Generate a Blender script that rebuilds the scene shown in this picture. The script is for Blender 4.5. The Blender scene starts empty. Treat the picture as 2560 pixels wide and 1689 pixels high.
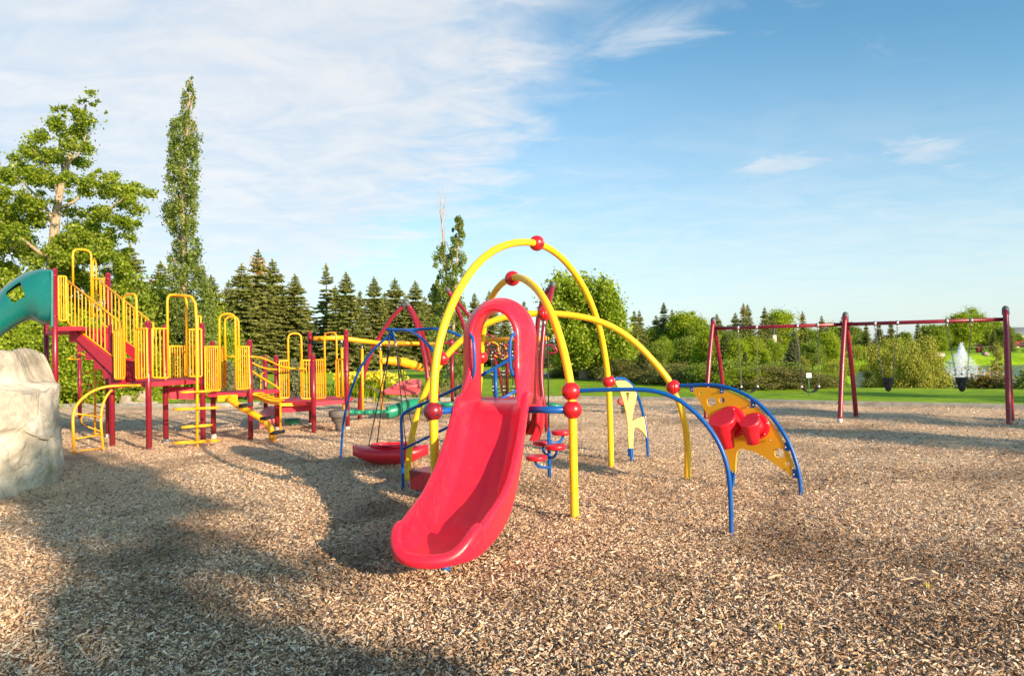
import bpy, math, random
import numpy as np
from mathutils import Vector, Matrix

# ---------------------------------------------------------------- camera, sky, sun, exposure
sc = bpy.context.scene
col = sc.collection
R = math.radians
CAM_Z, PITCH, ROLL, LENS = 1.7, 1.0, -1.2, 24.0
cam_data = bpy.data.cameras.new('camera'); cam_data.lens = LENS; cam_data.sensor_width = 36
cam_data.clip_end = 9000
cam_data.dof.use_dof = True; cam_data.dof.focus_distance = 6.6; cam_data.dof.aperture_fstop = 4.0
cam = bpy.data.objects.new('camera', cam_data); col.objects.link(cam)
CM = Matrix.Rotation(R(90 + PITCH), 3, 'X') @ Matrix.Rotation(R(ROLL), 3, 'Z')
cam.matrix_world = Matrix.Translation((0, 0, CAM_Z)) @ CM.to_4x4()
sc.camera = cam
sc.view_settings.view_transform = 'Standard'; sc.view_settings.look = 'None'
sc.view_settings.gamma = 1; sc.view_settings.use_curve_mapping = False
sc.view_settings.exposure = 0.80
SUN_XY = Vector((0.67, -0.74)).normalized(); SUN_EL = R(16.5)
SUN_DIR = Vector((SUN_XY.x*math.cos(SUN_EL), SUN_XY.y*math.cos(SUN_EL), math.sin(SUN_EL)))
sd = bpy.data.lights.new('sun', 'SUN'); sd.energy = 5.0; sd.angle = R(0.6); sd.color = (1.0, 0.80, 0.57)
so = bpy.data.objects.new('sun', sd); col.objects.link(so)
so.rotation_euler = (-SUN_DIR).to_track_quat('-Z', 'Y').to_euler()

class NT:
    """small helper to wire shader nodes"""
    def __init__(s, tree): s.t = tree; s.n = tree.nodes; s.l = tree.links
    def __call__(s, kind, ins=None, **kw):
        nd = s.n.new(kind)
        for k, v in kw.items(): setattr(nd, k, v)
        for k, v in (ins or {}).items():
            if isinstance(v, bpy.types.NodeSocket): s.l.new(v, nd.inputs[k])
            else: nd.inputs[k].default_value = v
        return nd
    def m(s, op, a, b=0.0, c=0.0, clamp=False):
        return s('ShaderNodeMath', {0: a, 1: b, 2: c}, operation=op, use_clamp=clamp).outputs[0]
    def noise(s, vec, scale, detail=4, rough=.5, dist=0.0):
        return s('ShaderNodeTexNoise', {'Vector': vec, 'Scale': scale, 'Detail': detail, 'Roughness': rough, 'Distortion': dist}).outputs[0]
    def ramp(s, fac, stops, interp='LINEAR'):
        nd = s('ShaderNodeValToRGB', {0: fac}); cr = nd.color_ramp; cr.interpolation = interp
        while len(cr.elements) < len(stops): cr.elements.new(0.5)
        for e, (p, c) in zip(cr.elements, stops):
            e.position = p; e.color = (c[0], c[1], c[2], 1) if len(c) == 3 else c
        return nd.outputs[0]
    def mix(s, fac, a, b, blend='MIX'):
        nd = s.n.new('ShaderNodeMix'); nd.data_type = 'RGBA'; nd.blend_type = blend
        for i, v in ((0, fac), (6, a), (7, b)):
            if isinstance(v, bpy.types.NodeSocket): s.l.new(v, nd.inputs[i])
            else: nd.inputs[i].default_value = v if i == 0 else (v[0], v[1], v[2], 1)
        return nd.outputs[2]

def make_world():
    w = bpy.data.worlds.new('World'); sc.world = w; w.use_nodes = True
    w.node_tree.nodes.clear(); N = NT(w.node_tree)
    sky = N('ShaderNodeTexSky', sky_type='NISHITA', sun_disc=False)
    sky.sun_elevation = SUN_EL; sky.sun_rotation = math.atan2(SUN_XY.x, SUN_XY.y)
    sky.air_density = 1.0; sky.dust_density = 1.2; sky.ozone_density = 2.0; sky.altitude = 600
    tc = N('ShaderNodeTexCoord').outputs['Generated']
    sp = N('ShaderNodeSeparateXYZ', {0: tc})
    x, y, z = sp.outputs
    zc = N.m('MAXIMUM', z, 0.02)
    den = N.m('ADD', zc, 0.10)
    px = N.m('DIVIDE', x, den); py = N.m('DIVIDE', y, den)
    cv = N('ShaderNodeCombineXYZ', {0: px, 1: py, 2: 0.0}).outputs[0]
    n1 = N.noise(cv, 1.35, 9, .58, .25)                       # broken sheet
    cv2 = N('ShaderNodeMapping', {'Vector': cv, 'Rotation': (0, 0, 0.5), 'Scale': (1.0, 1.5, 1)}).outputs[0]
    n2 = N.noise(cv2, 3.4, 8, .60, .7)                        # ripples
    az = N.m('DIVIDE', x, N.m('MAXIMUM', y, .05)); el = N.m('DIVIDE', z, N.m('MAXIMUM', y, .05))
    # big altocumulus sheet: everything to the left of a slanted edge
    edge = N.m('SUBTRACT', N.m('MULTIPLY', N.m('SUBTRACT', el, .25), 0.42), N.m('SUBTRACT', az, -.03))
    edge = N.m('MULTIPLY', edge, 4.5)
    edge = N.m('MINIMUM', N.m('MAXIMUM', edge, -1.0), 1.0)
    up = N.m('MULTIPLY', N.m('SUBTRACT', el, .17), 4.0); up = N.m('MINIMUM', N.m('MAXIMUM', up, -1.0), .35)
    sheet = N.m('ADD', N.m('MULTIPLY', edge, .34), N.m('MULTIPLY', up, .26))
    comb = N.m('ADD', N.m('MULTIPLY', n1, .45), N.m('MULTIPLY', n2, .55))
    s1 = N('ShaderNodeMapRange', {0: N.m('ADD', comb, sheet), 1: .30, 2: .84, 3: 0.0, 4: 1.0}, interpolation_type='SMOOTHSTEP').outputs[0]
    # isolated wisps upper right
    def blob(a0, e0, ra, re, rot=0.0):
        da = N.m('SUBTRACT', az, a0); de = N.m('SUBTRACT', el, e0)
        c, s_ = math.cos(rot), math.sin(rot)
        p = N.m('DIVIDE', N.m('ADD', N.m('MULTIPLY', da, c), N.m('MULTIPLY', de, s_)), ra)
        q = N.m('DIVIDE', N.m('SUBTRACT', N.m('MULTIPLY', de, c), N.m('MULTIPLY', da, s_)), re)
        d = N.m('SQRT', N.m('ADD', N.m('MULTIPLY', p, p), N.m('MULTIPLY', q, q)))
        return N.m('SUBTRACT', 1.0, d, clamp=True)
    b = N.m('MAXIMUM', blob(.22, .46, .17, .06, .35), blob(.60, .275, .17, .045, -.12))
    b = N.m('MAXIMUM', b, blob(.40, .26, .18, .035, .2))
    b = N.m('MAXIMUM', b, blob(-.08, .21, .30, .07, .12))
    s2 = N('ShaderNodeMapRange', {0: N.m('ADD', n2, N.m('MULTIPLY', b, .55)), 1: .56, 2: 1.05, 3: 0.0, 4: .62}, interpolation_type='SMOOTHSTEP').outputs[0]
    # thin veil low over the horizon
    veil = N('ShaderNodeMapRange', {0: el, 1: .50, 2: 0.0, 3: 0.0, 4: .78}, interpolation_type='SMOOTHSTEP').outputs[0]
    veil = N.m('MULTIPLY', veil, N.m('ADD', .78, N.m('MULTIPLY', n2, .2)))
    mask = N.m('MAXIMUM', N.m('MAXIMUM', N.m('MULTIPLY', s1, .86), s2), veil, clamp=True)
    cc = N.mix(N('ShaderNodeMapRange', {0: comb, 1: .40, 2: .60}).outputs[0], (6.2, 7.1, 8.1), (8.6, 8.4, 8.3))
    back = N('ShaderNodeMapRange', {0: y, 1: -.05, 2: .35, 3: 0.0, 4: 1.0}, interpolation_type='SMOOTHSTEP').outputs[0]
    zen = N('ShaderNodeMapRange', {0: z, 1: .80, 2: .55, 3: 0.0, 4: 1.0}, interpolation_type='SMOOTHSTEP').outputs[0]
    mask = N.m('MULTIPLY', mask, N.m('MULTIPLY', back, zen))
    skyc = N.mix(1.0, sky.outputs[0], (1.45, 2.12, 2.10), 'MULTIPLY')
    vm = N('ShaderNodeMapRange', {0: el, 1: .28, 2: .04, 3: 0.0, 4: .85}, interpolation_type='SMOOTHSTEP').outputs[0]
    cc = N.mix(vm, cc, (8.2, 8.35, 8.6))
    c = N.mix(mask, skyc, cc)
    bg = N('ShaderNodeBackground', {0: c, 1: 0.063})
    N('ShaderNodeOutputWorld', {0: bg.outputs[0]})
make_world()
try: sc.cycles.use_adaptive_sampling = True; sc.cycles.max_bounces = 6; sc.cycles.transparent_max_bounces = 12
except Exception: pass

# ---------------------------------------------------------------- photo ray -> world point helpers (used to measure real positions)
FPX = LENS/36*2560
def ray(u, v): return CM @ Vector(((u-1280)/FPX, -(v-844.5)/FPX, -1.0))
def P(u, v, Y):
    d = ray(u, v); t = Y/d.y; return Vector((d.x*t, Y, CAM_Z + d.z*t))
def G(u, v, z=0.0):
    d = ray(u, v); t = (z-CAM_Z)/d.z; return Vector((d.x*t, d.y*t, z))
def W(u, v, A, B):
    d = ray(u, v); ex, ey = B[0]-A[0], B[1]-A[1]
    t = (A[0]*ey - A[1]*ex)/(d.x*ey - d.y*ex); return Vector((d.x*t, d.y*t, CAM_Z + d.z*t))

# ---------------------------------------------------------------- object helpers
ORG = {}
def tag(o, label=None, cat=None, group=None, kind=None):
    if label: o['label'] = label
    if cat: o['category'] = cat
    if group: o['group'] = group
    if kind: o['kind'] = kind
    return o
def thing(name, label, cat, loc=(0, 0, 0), group=None, rz=0.0):
    o = bpy.data.objects.new(name, None); o.empty_display_size = .2; col.objects.link(o)
    o.location = loc; o.rotation_euler = (0, 0, rz); ORG[o.name] = Vector(loc); tag(o, label, cat, group); return o
def link(name, me, mat, parent=None, local=False):
    o = bpy.data.objects.new(name, me); col.objects.link(o)
    if mat is not None and not me.materials: me.materials.append(mat)
    if parent is not None:
        o.parent = parent
        if not local: me.transform(Matrix.Translation(-ORG.get(parent.name, Vector())))
        ORG[o.name] = ORG.get(parent.name, Vector())
    return o
def copy_tree(o, parent=None):
    c = o.copy(); col.objects.link(c); c.parent = parent
    for ch in list(o.children): copy_tree(ch, c)
    return c

def cr(pts, n=8, closed=False):
    """Catmull-Rom resample"""
    pts = [Vector(p) for p in pts]; out = []; m = len(pts)
    rng = range(m if closed else m-1)
    for i in rng:
        if closed: a, b, c, d = pts[(i-1) % m], pts[i], pts[(i+1) % m], pts[(i+2) % m]
        else: a, b, c, d = pts[max(i-1, 0)], pts[i], pts[i+1], pts[min(i+2, m-1)]
        for k in range(n):
            t = k/n
            out.append(0.5*((2*b) + (c-a)*t + (2*a-5*b+4*c-d)*t*t + (3*b-a-3*c+d)*t**3))
    if not closed: out.append(pts[-1])
    return out
def smooth_path(pts, it=10):
    pts = [Vector(p) for p in pts]
    for _ in range(it):
        q = [p.copy() for p in pts]
        for i in range(1, len(pts)-1): q[i] = pts[i]*.5 + (pts[i-1]+pts[i+1])*.25
        pts = q
    return pts

class MB:
    def __init__(s): s.v = []; s.f = []; s.flat = set()
    def tube(s, pts, r, seg=10, closed=False, caps=True, rx=None):
        pts = [Vector(p) for p in pts]; n = len(pts); base = len(s.v)
        tans = []
        for i in range(n):
            a = pts[(i-1) % n] if (closed or i > 0) else pts[i]; b = pts[(i+1) % n] if (closed or i < n-1) else pts[i]
            t = (b-a); tans.append(t.normalized() if t.length > 1e-9 else Vector((0, 0, 1)))
        up = Vector((0, 0, 1)) if abs(tans[0].z) < .9 else Vector((1, 0, 0))
        nrm = tans[0].cross(up).normalized()
        for i in range(n):
            t = tans[i]; nrm = (nrm - t*nrm.dot(t)).normalized(); bi = t.cross(nrm)
            rr = r[i] if isinstance(r, (list, tuple)) else r
            for k in range(seg):
                a = 2*math.pi*k/seg; s.v.append(pts[i] + nrm*math.cos(a)*rr + bi*math.sin(a)*(rr if rx is None else rx))
        m = n if closed else n-1
        for i in range(m):
            j = (i+1) % n
            for k in range(seg):
                k2 = (k+1) % seg
                s.f.append((base+i*seg+k, base+i*seg+k2, base+j*seg+k2, base+j*seg+k))
        if caps and not closed:
            s.flat.add(len(s.f)); s.f.append(tuple(base+k for k in reversed(range(seg))))
            s.flat.add(len(s.f)); s.f.append(tuple(base+(n-1)*seg+k for k in range(seg)))
        return s
    def lathe(s, prof, c, axis=(0, 0, 1), seg=16, caps=True):
        """prof = [(dist along axis, radius)]"""
        ax = Vector(axis).normalized(); c = Vector(c)
        up = Vector((0, 0, 1)) if abs(ax.z) < .9 else Vector((1, 0, 0)); n = ax.cross(up).normalized(); b = ax.cross(n)
        base = len(s.v); m = len(prof)
        for d, r in prof:
            for k in range(seg):
                a = 2*math.pi*k/seg; s.v.append(c + ax*d + (n*math.cos(a)+b*math.sin(a))*r)
        for i in range(m-1):
            for k in range(seg):
                k2 = (k+1) % seg
                s.f.append((base+i*seg+k, base+i*seg+k2, base+(i+1)*seg+k2, base+(i+1)*seg+k))
        if caps:
            s.f.append(tuple(base+k for k in reversed(range(seg)))); s.f.append(tuple(base+(m-1)*seg+k for k in range(seg)))
        return s
    def ball(s, c, r, seg=20, rings=12, sq=(1, 1, 1)):
        base = len(s.v); c = Vector(c)
        for i in range(1, rings):
            th = math.pi*i/rings
            for k in range(seg):
                a = 2*math.pi*k/seg
                s.v.append(c + Vector((math.sin(th)*math.cos(a)*r*sq[0], math.sin(th)*math.sin(a)*r*sq[1], math.cos(th)*r*sq[2])))
        t = len(s.v); s.v.append(c+Vector((0, 0, r*sq[2]))); s.v.append(c-Vector((0, 0, r*sq[2])))
        for i in range(rings-2):
            for k in range(seg):
                k2 = (k+1) % seg; s.f.append((base+i*seg+k, base+(i+1)*seg+k, base+(i+1)*seg+k2, base+i*seg+k2))
        for k in range(seg):
            k2 = (k+1) % seg; s.f.append((t, base+k, base+k2)); q = base+(rings-2)*seg; s.f.append((t+1, q+k2, q+k))
        return s
    def slab(s, poly, z0, z1):
        """vertical prism over a ground polygon (z0,z1 numbers)"""
        base = len(s.v); n = len(poly)
        a = sum(poly[i][0]*poly[(i+1) % n][1]-poly[(i+1) % n][0]*poly[i][1] for i in range(n))
        if a < 0: poly = list(reversed(poly))
        for p in poly: s.v.append(Vector((p[0], p[1], z0)))
        for p in poly: s.v.append(Vector((p[0], p[1], z1)))
        k0 = len(s.f)
        s.f.append(tuple(base+i for i in reversed(range(n)))); s.f.append(tuple(base+n+i for i in range(n)))
        for i in range(n):
            j = (i+1) % n; s.f.append((base+i, base+j, base+n+j, base+n+i))
        s.flat.update(range(k0, len(s.f))); return s
    def plate(s, q, t):
        """quad (4 world points) given thickness t along its normal"""
        q = [Vector(p) for p in q]; nrm = (q[1]-q[0]).cross(q[2]-q[1]).normalized()*t*.5
        base = len(s.v); n = len(q)
        for p in q: s.v.append(p-nrm)
        for p in q: s.v.append(p+nrm)
        k0 = len(s.f)
        s.f.append(tuple(base+i for i in reversed(range(n)))); s.f.append(tuple(base+n+i for i in range(n)))
        for i in range(n):
            j = (i+1) % n; s.f.append((base+i, base+j, base+n+j, base+n+i))
        s.flat.update(range(k0, len(s.f))); return s
    def box(s, c, dx, dy, dz, rz=0.0):
        c = Vector(c); ca, sa = math.cos(rz), math.sin(rz)
        poly = [(c.x + ca*a*dx/2 - sa*b*dy/2, c.y + sa*a*dx/2 + ca*b*dy/2) for a, b in ((-1, -1), (1, -1), (1, 1), (-1, 1))]
        return s.slab(poly, c.z-dz/2, c.z+dz/2)
    def mesh(s, name):
        me = bpy.data.meshes.new(name); me.from_pydata([tuple(v) for v in s.v], [], s.f)
        sm = np.ones(len(s.f), dtype=bool)
        if s.flat: sm[list(s.flat)] = False
        me.polygons.foreach_set('use_smooth', sm); me.update(); return me
    def build(s, name, mat, parent=None, local=False, bevel=0.0):
        o = link(name, s.mesh(name), mat, parent, local)
        if bevel:
            b = o.modifiers.new('bevel', 'BEVEL'); b.width = bevel; b.segments = 2; b.limit_method = 'ANGLE'; b.angle_limit = R(50)
        return o

def flat_panel(name, outline, holes, O, ex, thick, mat, parent):
    """panel with holes: outline in plane coordinates (a along ex, b up)"""
    cu = bpy.data.curves.new(name, 'CURVE'); cu.dimensions = '2D'; cu.fill_mode = 'BOTH'; cu.extrude = thick/2; cu.bevel_depth = .003; cu.bevel_resolution = 1
    for pts in [outline]+holes:
        sp = cu.splines.new('POLY'); sp.points.add(len(pts)-1)
        for i, p in enumerate(pts): sp.points[i].co = (p[0], p[1], 0, 1)
        sp.use_cyclic_u = True
    tmp = bpy.data.objects.new('tmp', cu); col.objects.link(tmp)
    dg = bpy.context.evaluated_depsgraph_get(); me = bpy.data.meshes.new_from_object(tmp.evaluated_get(dg))
    bpy.data.objects.remove(tmp)
    e1 = Vector((ex[0], ex[1], 0)).normalized(); e2 = Vector((0, 0, 1)); e3 = e1.cross(e2)
    M = Matrix(((e1.x, e2.x, e3.x, O[0]), (e1.y, e2.y, e3.y, O[1]), (e1.z, e2.z, e3.z, 0), (0, 0, 0, 1)))
    me.transform(M); me.materials.clear(); me.name = name
    return link(name, me, mat, parent)

# ---------------------------------------------------------------- materials
def new_mat(name):
    m = bpy.data.materials.new(name); m.use_nodes = True; m.node_tree.nodes.clear(); return m, NT(m.node_tree)
def finish(N, bsdf, disp=None):
    o = N('ShaderNodeOutputMaterial', {0: bsdf.outputs[0]})
    return o
def pos(N): return N('ShaderNodeNewGeometry').outputs['Position']
def paint(name, c, rough=.35, var=.12, bump=.02, coat=0.0, spec=.5, dirt=.25, dirt_col=(.25, .18, .12)):
    m, N = new_mat(name); p = pos(N)
    n1 = N.noise(p, 3.1, 5, .6); n2 = N.noise(p, 60, 3, .6); n3 = N.noise(p, 11, 6, .7, .6)
    fade = N.mix(N.m('MULTIPLY', n1, var*2), c, tuple(min(1, x*1.06+.012) for x in c))
    dm = N('ShaderNodeMapRange', {0: N.m('MULTIPLY', n3, N.m('ADD', .55, n2)), 1: .58, 2: .80, 3: 0.0, 4: dirt}).outputs[0]
    sp = N('ShaderNodeSeparateXYZ', {0: p})
    low = N('ShaderNodeMapRange', {0: sp.outputs[2], 1: .30, 2: 0.0, 3: 0.0, 4: .35}).outputs[0]
    dm = N.m('MAXIMUM', dm, N.m('MULTIPLY', low, n3))
    base = N.mix(dm, fade, dirt_col)
    spk = N('ShaderNodeMapRange', {0: N.m('MULTIPLY', N.noise(p, 95, 2, .5), N.m('ADD', .62, N.m('MULTIPLY', n1, .7))), 1: .66, 2: .70, 3: 0.0, 4: .6}).outputs[0]
    base = N.mix(spk, base, (.16, .12, .09))
    rg = N('ShaderNodeMapRange', {0: n3, 1: .3, 2: .7, 3: rough*.8, 4: min(1, rough*1.45)}).outputs[0]
    bp = N('ShaderNodeBump', {'Strength': bump*6, 'Distance': .01, 'Height': n2})
    b = N('ShaderNodeBsdfPrincipled', {'Base Color': base, 'Roughness': rg, 'Normal': bp.outputs[0], 'Coat Weight': coat, 'Coat Roughness': .15, 'Specular IOR Level': spec})
    finish(N, b); return m
def leafmat(name, cols, trans=.35, rough=.55):
    m, N = new_mat(name); g = N('ShaderNodeNewGeometry')
    ri = g.outputs['Random Per Island']
    n = N.noise(g.outputs['Position'], .9, 3, .6)
    f = N.m('ADD', N.m('MULTIPLY', ri, .55), N.m('MULTIPLY', n, .5), clamp=True)
    k = len(cols); c = N.ramp(f, [(.12+.76*i/(k-1), cc) for i, cc in enumerate(cols)])
    d = N('ShaderNodeBsdfPrincipled', {'Base Color': c, 'Roughness': rough, 'Specular IOR Level': .35})
    t = N('ShaderNodeBsdfTranslucent', {0: N.mix(.5, c, (.25, .42, .02))})
    mx = N('ShaderNodeMixShader', {0: trans, 1: d.outputs[0], 2: t.outputs[0]})
    finish(N, mx); return m
def barkmat(name, a, b, scale=9):
    m, N = new_mat(name); p = pos(N)
    mp = N('ShaderNodeMapping', {'Vector': p, 'Scale': (3, 3, .6)}).outputs[0]
    n = N.noise(mp, scale, 6, .65, .3); c = N.ramp(n, [(.3, a), (.68, b)])
    bp = N('ShaderNodeBump', {'Strength': .6, 'Distance': .03, 'Height': n})
    finish(N, N('ShaderNodeBsdfPrincipled', {'Base Color': c, 'Roughness': .9, 'Normal': bp.outputs[0]})); return m
M = {}
M['red'] = paint('red_plastic', (.70, .004, .020), .34, .35, .02, .1, .5, .12, (.45, .12, .10))
def slide_red():
    m, N = new_mat('scuffed_slide_plastic'); p = pos(N)
    n1 = N.noise(p, 2.2, 5, .6); n3 = N.noise(p, 9, 6, .7, .5)
    mp = N('ShaderNodeMapping', {'Vector': p, 'Rotation': (0, 0, -.22), 'Scale': (55, 2.2, 3.0)}).outputs[0]
    scr = N('ShaderNodeMapRange', {0: N.noise(mp, 1.6, 5, .75), 1: .58, 2: .72, 3: 0.0, 4: .26}).outputs[0]
    scr = N.m('MULTIPLY', scr, N('ShaderNodeMapRange', {0: n1, 1: .42, 2: .62}).outputs[0])
    mp2 = N('ShaderNodeMapping', {'Vector': p, 'Rotation': (0, 0, .9), 'Scale': (40, 3, 40)}).outputs[0]
    scr2 = N('ShaderNodeMapRange', {0: N.noise(mp2, 1.2, 4, .7), 1: .66, 2: .74, 3: 0.0, 4: .22}).outputs[0]
    base = N.mix(N.m('MULTIPLY', n1, .5), (.84, .012, .042), (.80, .030, .058))
    base = N.mix(N.m('MAXIMUM', scr, scr2), base, (.80, .22, .22))
    dm = N('ShaderNodeMapRange', {0: N.m('MULTIPLY', n3, N.m('ADD', .55, N.noise(p, 45, 3))), 1: .60, 2: .82, 3: 0.0, 4: .25}).outputs[0]
    base = N.mix(dm, base, (.32, .10, .08))
    rg = N('ShaderNodeMapRange', {0: N.m('ADD', n3, N.m('MULTIPLY', scr, .6)), 1: .3, 2: .9, 3: .24, 4: .55}).outputs[0]
    bp = N('ShaderNodeBump', {'Strength': .10, 'Distance': .004, 'Height': N.noise(p, 120, 3, .6)})
    finish(N, N('ShaderNodeBsdfPrincipled', {'Base Color': base, 'Roughness': rg, 'Normal': bp.outputs[0], 'Specular IOR Level': .5})); return m
M['slide'] = slide_red()
M['red2'] = paint('red_ball_plastic', (.56, .008, .014), .30, .2, .015, .15, .5, .12, (.35, .08, .05))
M['yellow'] = paint('yellow_powder_coat', (.88, .50, .008), .36, .15, .012, .0, .5, .28, (.45, .30, .10))
M['amber'] = paint('amber_powder_coat', (.90, .37, .002), .38, .1, .012, .0, .5, .28, (.45, .22, .05))
M['panel'] = paint('yellow_panel_plastic', (.87, .42, .012), .30, .15, .01, .0, .5, .10, (.5, .28, .08))
M['panel_pale'] = paint('pale_yellow_panel_plastic', (.90, .60, .16), .45, .15, .01, .0, .4, .12, (.5, .35, .15))
M['blue'] = paint('blue_powder_coat', (.0, .085, .36), .30, .15, .012, .0, .35, .12, (.10, .12, .18))
M['maroon'] = paint('maroon_powder_coat', (.23, .006, .022), .28, .2, .012, .0, .5, .12, (.20, .08, .06))
M['deck'] = paint('red_coated_deck', (.50, .022, .05), .55, .3, .03, .0, .4, .2, (.30, .16, .12))
M['teal'] = paint('teal_plastic', (.002, .145, .135), .22, .3, .02, .2, .5, .10, (.10, .25, .2))
M['green'] = paint('green_plastic', (.006, .22, .13), .30, .3, .02, .1, .5, .15, (.1, .2, .15))
M['pink'] = paint('faded_red_plastic', (.66, .09, .10), .45, .5, .02, .0, .5, .2, (.5, .25, .2))
M['black'] = paint('black_rubber', (.018, .018, .020), .6, .2, .03, .0, .4, .2, (.10, .09, .08))
M['rope'] = paint('dark_rope', (.035, .03, .028), .8, .2, .05, .0, .3, .2, (.15, .12, .1))
M['grey'] = paint('grey_cap_plastic', (.08, .09, .10), .5, .2, .02, .0, .5, .2, (.2, .18, .15))
M['drumgrey'] = paint('grey_brown_plastic', (.13, .11, .10), .6, .2, .02, .0, .4, .2, (.2, .16, .12))
M['concrete'] = paint('white_concrete_footing', (.55, .53, .50), .9, .3, .08, .0, .2, .3)
M['white'] = paint('white_paint', (.78, .78, .78), .5, .1, .01, .0, .4, .1)
def steel():
    m, N = new_mat('galvanised_steel'); n = N.noise(pos(N), 30, 4)
    finish(N, N('ShaderNodeBsdfPrincipled', {'Base Color': N.mix(n, (.42, .40, .37), (.62, .60, .57)), 'Metallic': .85, 'Roughness': .42})); return m
M['steel'] = steel()
M['chain'] = paint('weathered_chain_steel', (.16, .14, .12), .55, .2, .03, .0, .5, .2, (.2, .13, .08))
M['spruce'] = leafmat('spruce_needles', [(.075, .088, .024), (.17, .19, .045), (.28, .29, .07), (.42, .35, .10)], .22, .7)
M['spruce_blue'] = leafmat('blue_spruce_needles', [(.05, .07, .04), (.12, .15, .07), (.20, .22, .12), (.32, .24, .12)], .2, .7)
M['pine'] = leafmat('pine_needles', [(.05, .065, .02), (.11, .13, .035), (.19, .20, .055)], .25, .7)
M['poplar'] = leafmat('poplar_leaves', [(.06, .09, .015), (.14, .19, .03), (.23, .28, .05), (.38, .40, .13)], .4, .5)
M['bright'] = leafmat('bright_leaves', [(.09, .14, .008), (.20, .28, .012), (.32, .40, .02), (.46, .50, .06)], .4, .5)
M['lime'] = leafmat('lime_leaves', [(.10, .15, .006), (.25, .33, .008), (.38, .45, .012), (.50, .52, .04)], .42, .55)
M['mid'] = leafmat('mid_green_leaves', [(.065, .10, .012), (.16, .22, .022), (.26, .33, .035), (.37, .41, .06)], .35, .55)
M['willow'] = leafmat('yellow_green_leaves', [(.12, .125, .015), (.28, .27, .03), (.44, .40, .05), (.58, .50, .10)], .4, .55)
M['brownbush'] = leafmat('brownish_leaves', [(.08, .075, .025), (.17, .155, .045), (.26, .22, .06), (.34, .27, .09)], .3, .7)
M['orange'] = leafmat('orange_leaves', [(.12, .09, .02), (.28, .16, .03), (.40, .22, .05), (.30, .30, .05)], .35, .6)
M['reed'] = leafmat('reed_leaves', [(.10, .14, .015), (.24, .30, .02), (.42, .40, .03), (.55, .42, .06)], .4, .6)
M['petal'] = leafmat('yellow_petals', [(.65, .48, .01), (.80, .66, .03), (.85, .74, .10)], .3, .5)
M['dry'] = leafmat('dry_grass', [(.22, .17, .07), (.36, .30, .12), (.20, .24, .05)], .35, .7)
M['bark'] = barkmat('pale_bark', (.20, .13, .08), (.55, .42, .30))
M['bark_dark'] = barkmat('dark_bark', (.05, .035, .025), (.17, .12, .09))
M['bark_pink'] = barkmat('pinkish_bark', (.22, .14, .11), (.42, .30, .25))
M['cone'] = leafmat('brown_cones', [(.22, .10, .02), (.36, .19, .04), (.45, .27, .07)], .1, .7)
# ---------------------------------------------------------------- ground
# edge of the wood-chip pit (kerb line), measured on the ground
KERB = [G(161, 1017), G(400, 1017), G(560, 1015), G(700, 1010), G(870, 1004), G(1100, 1001), G(1350, 998.5), G(1440, 998), G(1700, 1002), G(2060, 1011), G(2300, 1016), G(2560, 1022)]
k0, k1 = KERB[0], KERB[-1]
KERB = [Vector((-60, k0.y+4, 0)), Vector((-28, k0.y+1.2, 0))] + KERB + [Vector((18, 12.8, 0)), Vector((26, 8, 0)), Vector((34, -4, 0))]
KERB = cr(KERB, 6)
kx = np.array([p.x for p in KERB]); ky = np.array([p.y for p in KERB])
def kerb_y(x): return np.interp(x, kx, ky)

POND = np.array([(12.4, 27), (13.5, 30), (20, 43), (27, 58), (36, 76), (50, 80), (66, 79), (84, 74), (110, 60), (110, 34), (60, 24), (34, 20.5), (24, 22.2), (17, 24.4)])
def inside_dist(x, y, poly):
    """signed distance to polygon (positive inside)"""
    n = len(poly); d2 = np.full(x.shape, 1e18); ins = np.zeros(x.shape, bool)
    for i in range(n):
        ax, ay = poly[i]; bx, by = poly[(i+1) % n]
        ex, ey = bx-ax, by-ay; t = np.clip(((x-ax)*ex+(y-ay)*ey)/(ex*ex+ey*ey), 0, 1)
        d2 = np.minimum(d2, (x-ax-t*ex)**2 + (y-ay-t*ey)**2)
        c = ((ay > y) != (by > y)) & (x < (bx-ax)*(y-ay)/((by-ay) if by != ay else 1e-9) + ax)
        ins ^= c
    d = np.sqrt(d2); return np.where(ins, d, -d)
def ss(a, b, x): t = np.clip((x-a)/(b-a), 0, 1); return t*t*(3-2*t)
def ground_h(x, y):
    x = np.asarray(x, float); y = np.asarray(y, float)
    d = inside_dist(x, y, POND)
    h = -2.1*ss(-.6, 3.2, d)
    far = np.hypot(x, y)
    h = h + (0.05*np.sin(x*.21+1.3)*np.sin(y*.17+.4))*ss(24, 32, y)
    # gentle rise behind the far pond bank and behind the tree line
    h = h + 1.3*ss(80, 130, y)*ss(-5, 30, x) + .9*ss(60, 90, y)*ss(10, 18, x)*(1-ss(30, 40, x))*0
    pit = (y < kerb_y(x)) & (x < 34)
    return np.where(pit, -0.10, h)
def grid_mesh(name, xs, ys, hf, keep=None):
    X, Y = np.meshgrid(xs, ys); Z = hf(X, Y); nx, ny = len(xs), len(ys)
    co = np.stack([X, Y, Z], -1).reshape(-1, 3)
    idx = np.arange(nx*ny).reshape(ny, nx)
    q = np.stack([idx[:-1, :-1], idx[:-1, 1:], idx[1:, 1:], idx[1:, :-1]], -1).reshape(-1, 4)
    if keep is not None:
        cx = co[q].mean(1); q = q[keep(cx[:, 0], cx[:, 1])]
    return np_mesh(name, co, q)
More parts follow.
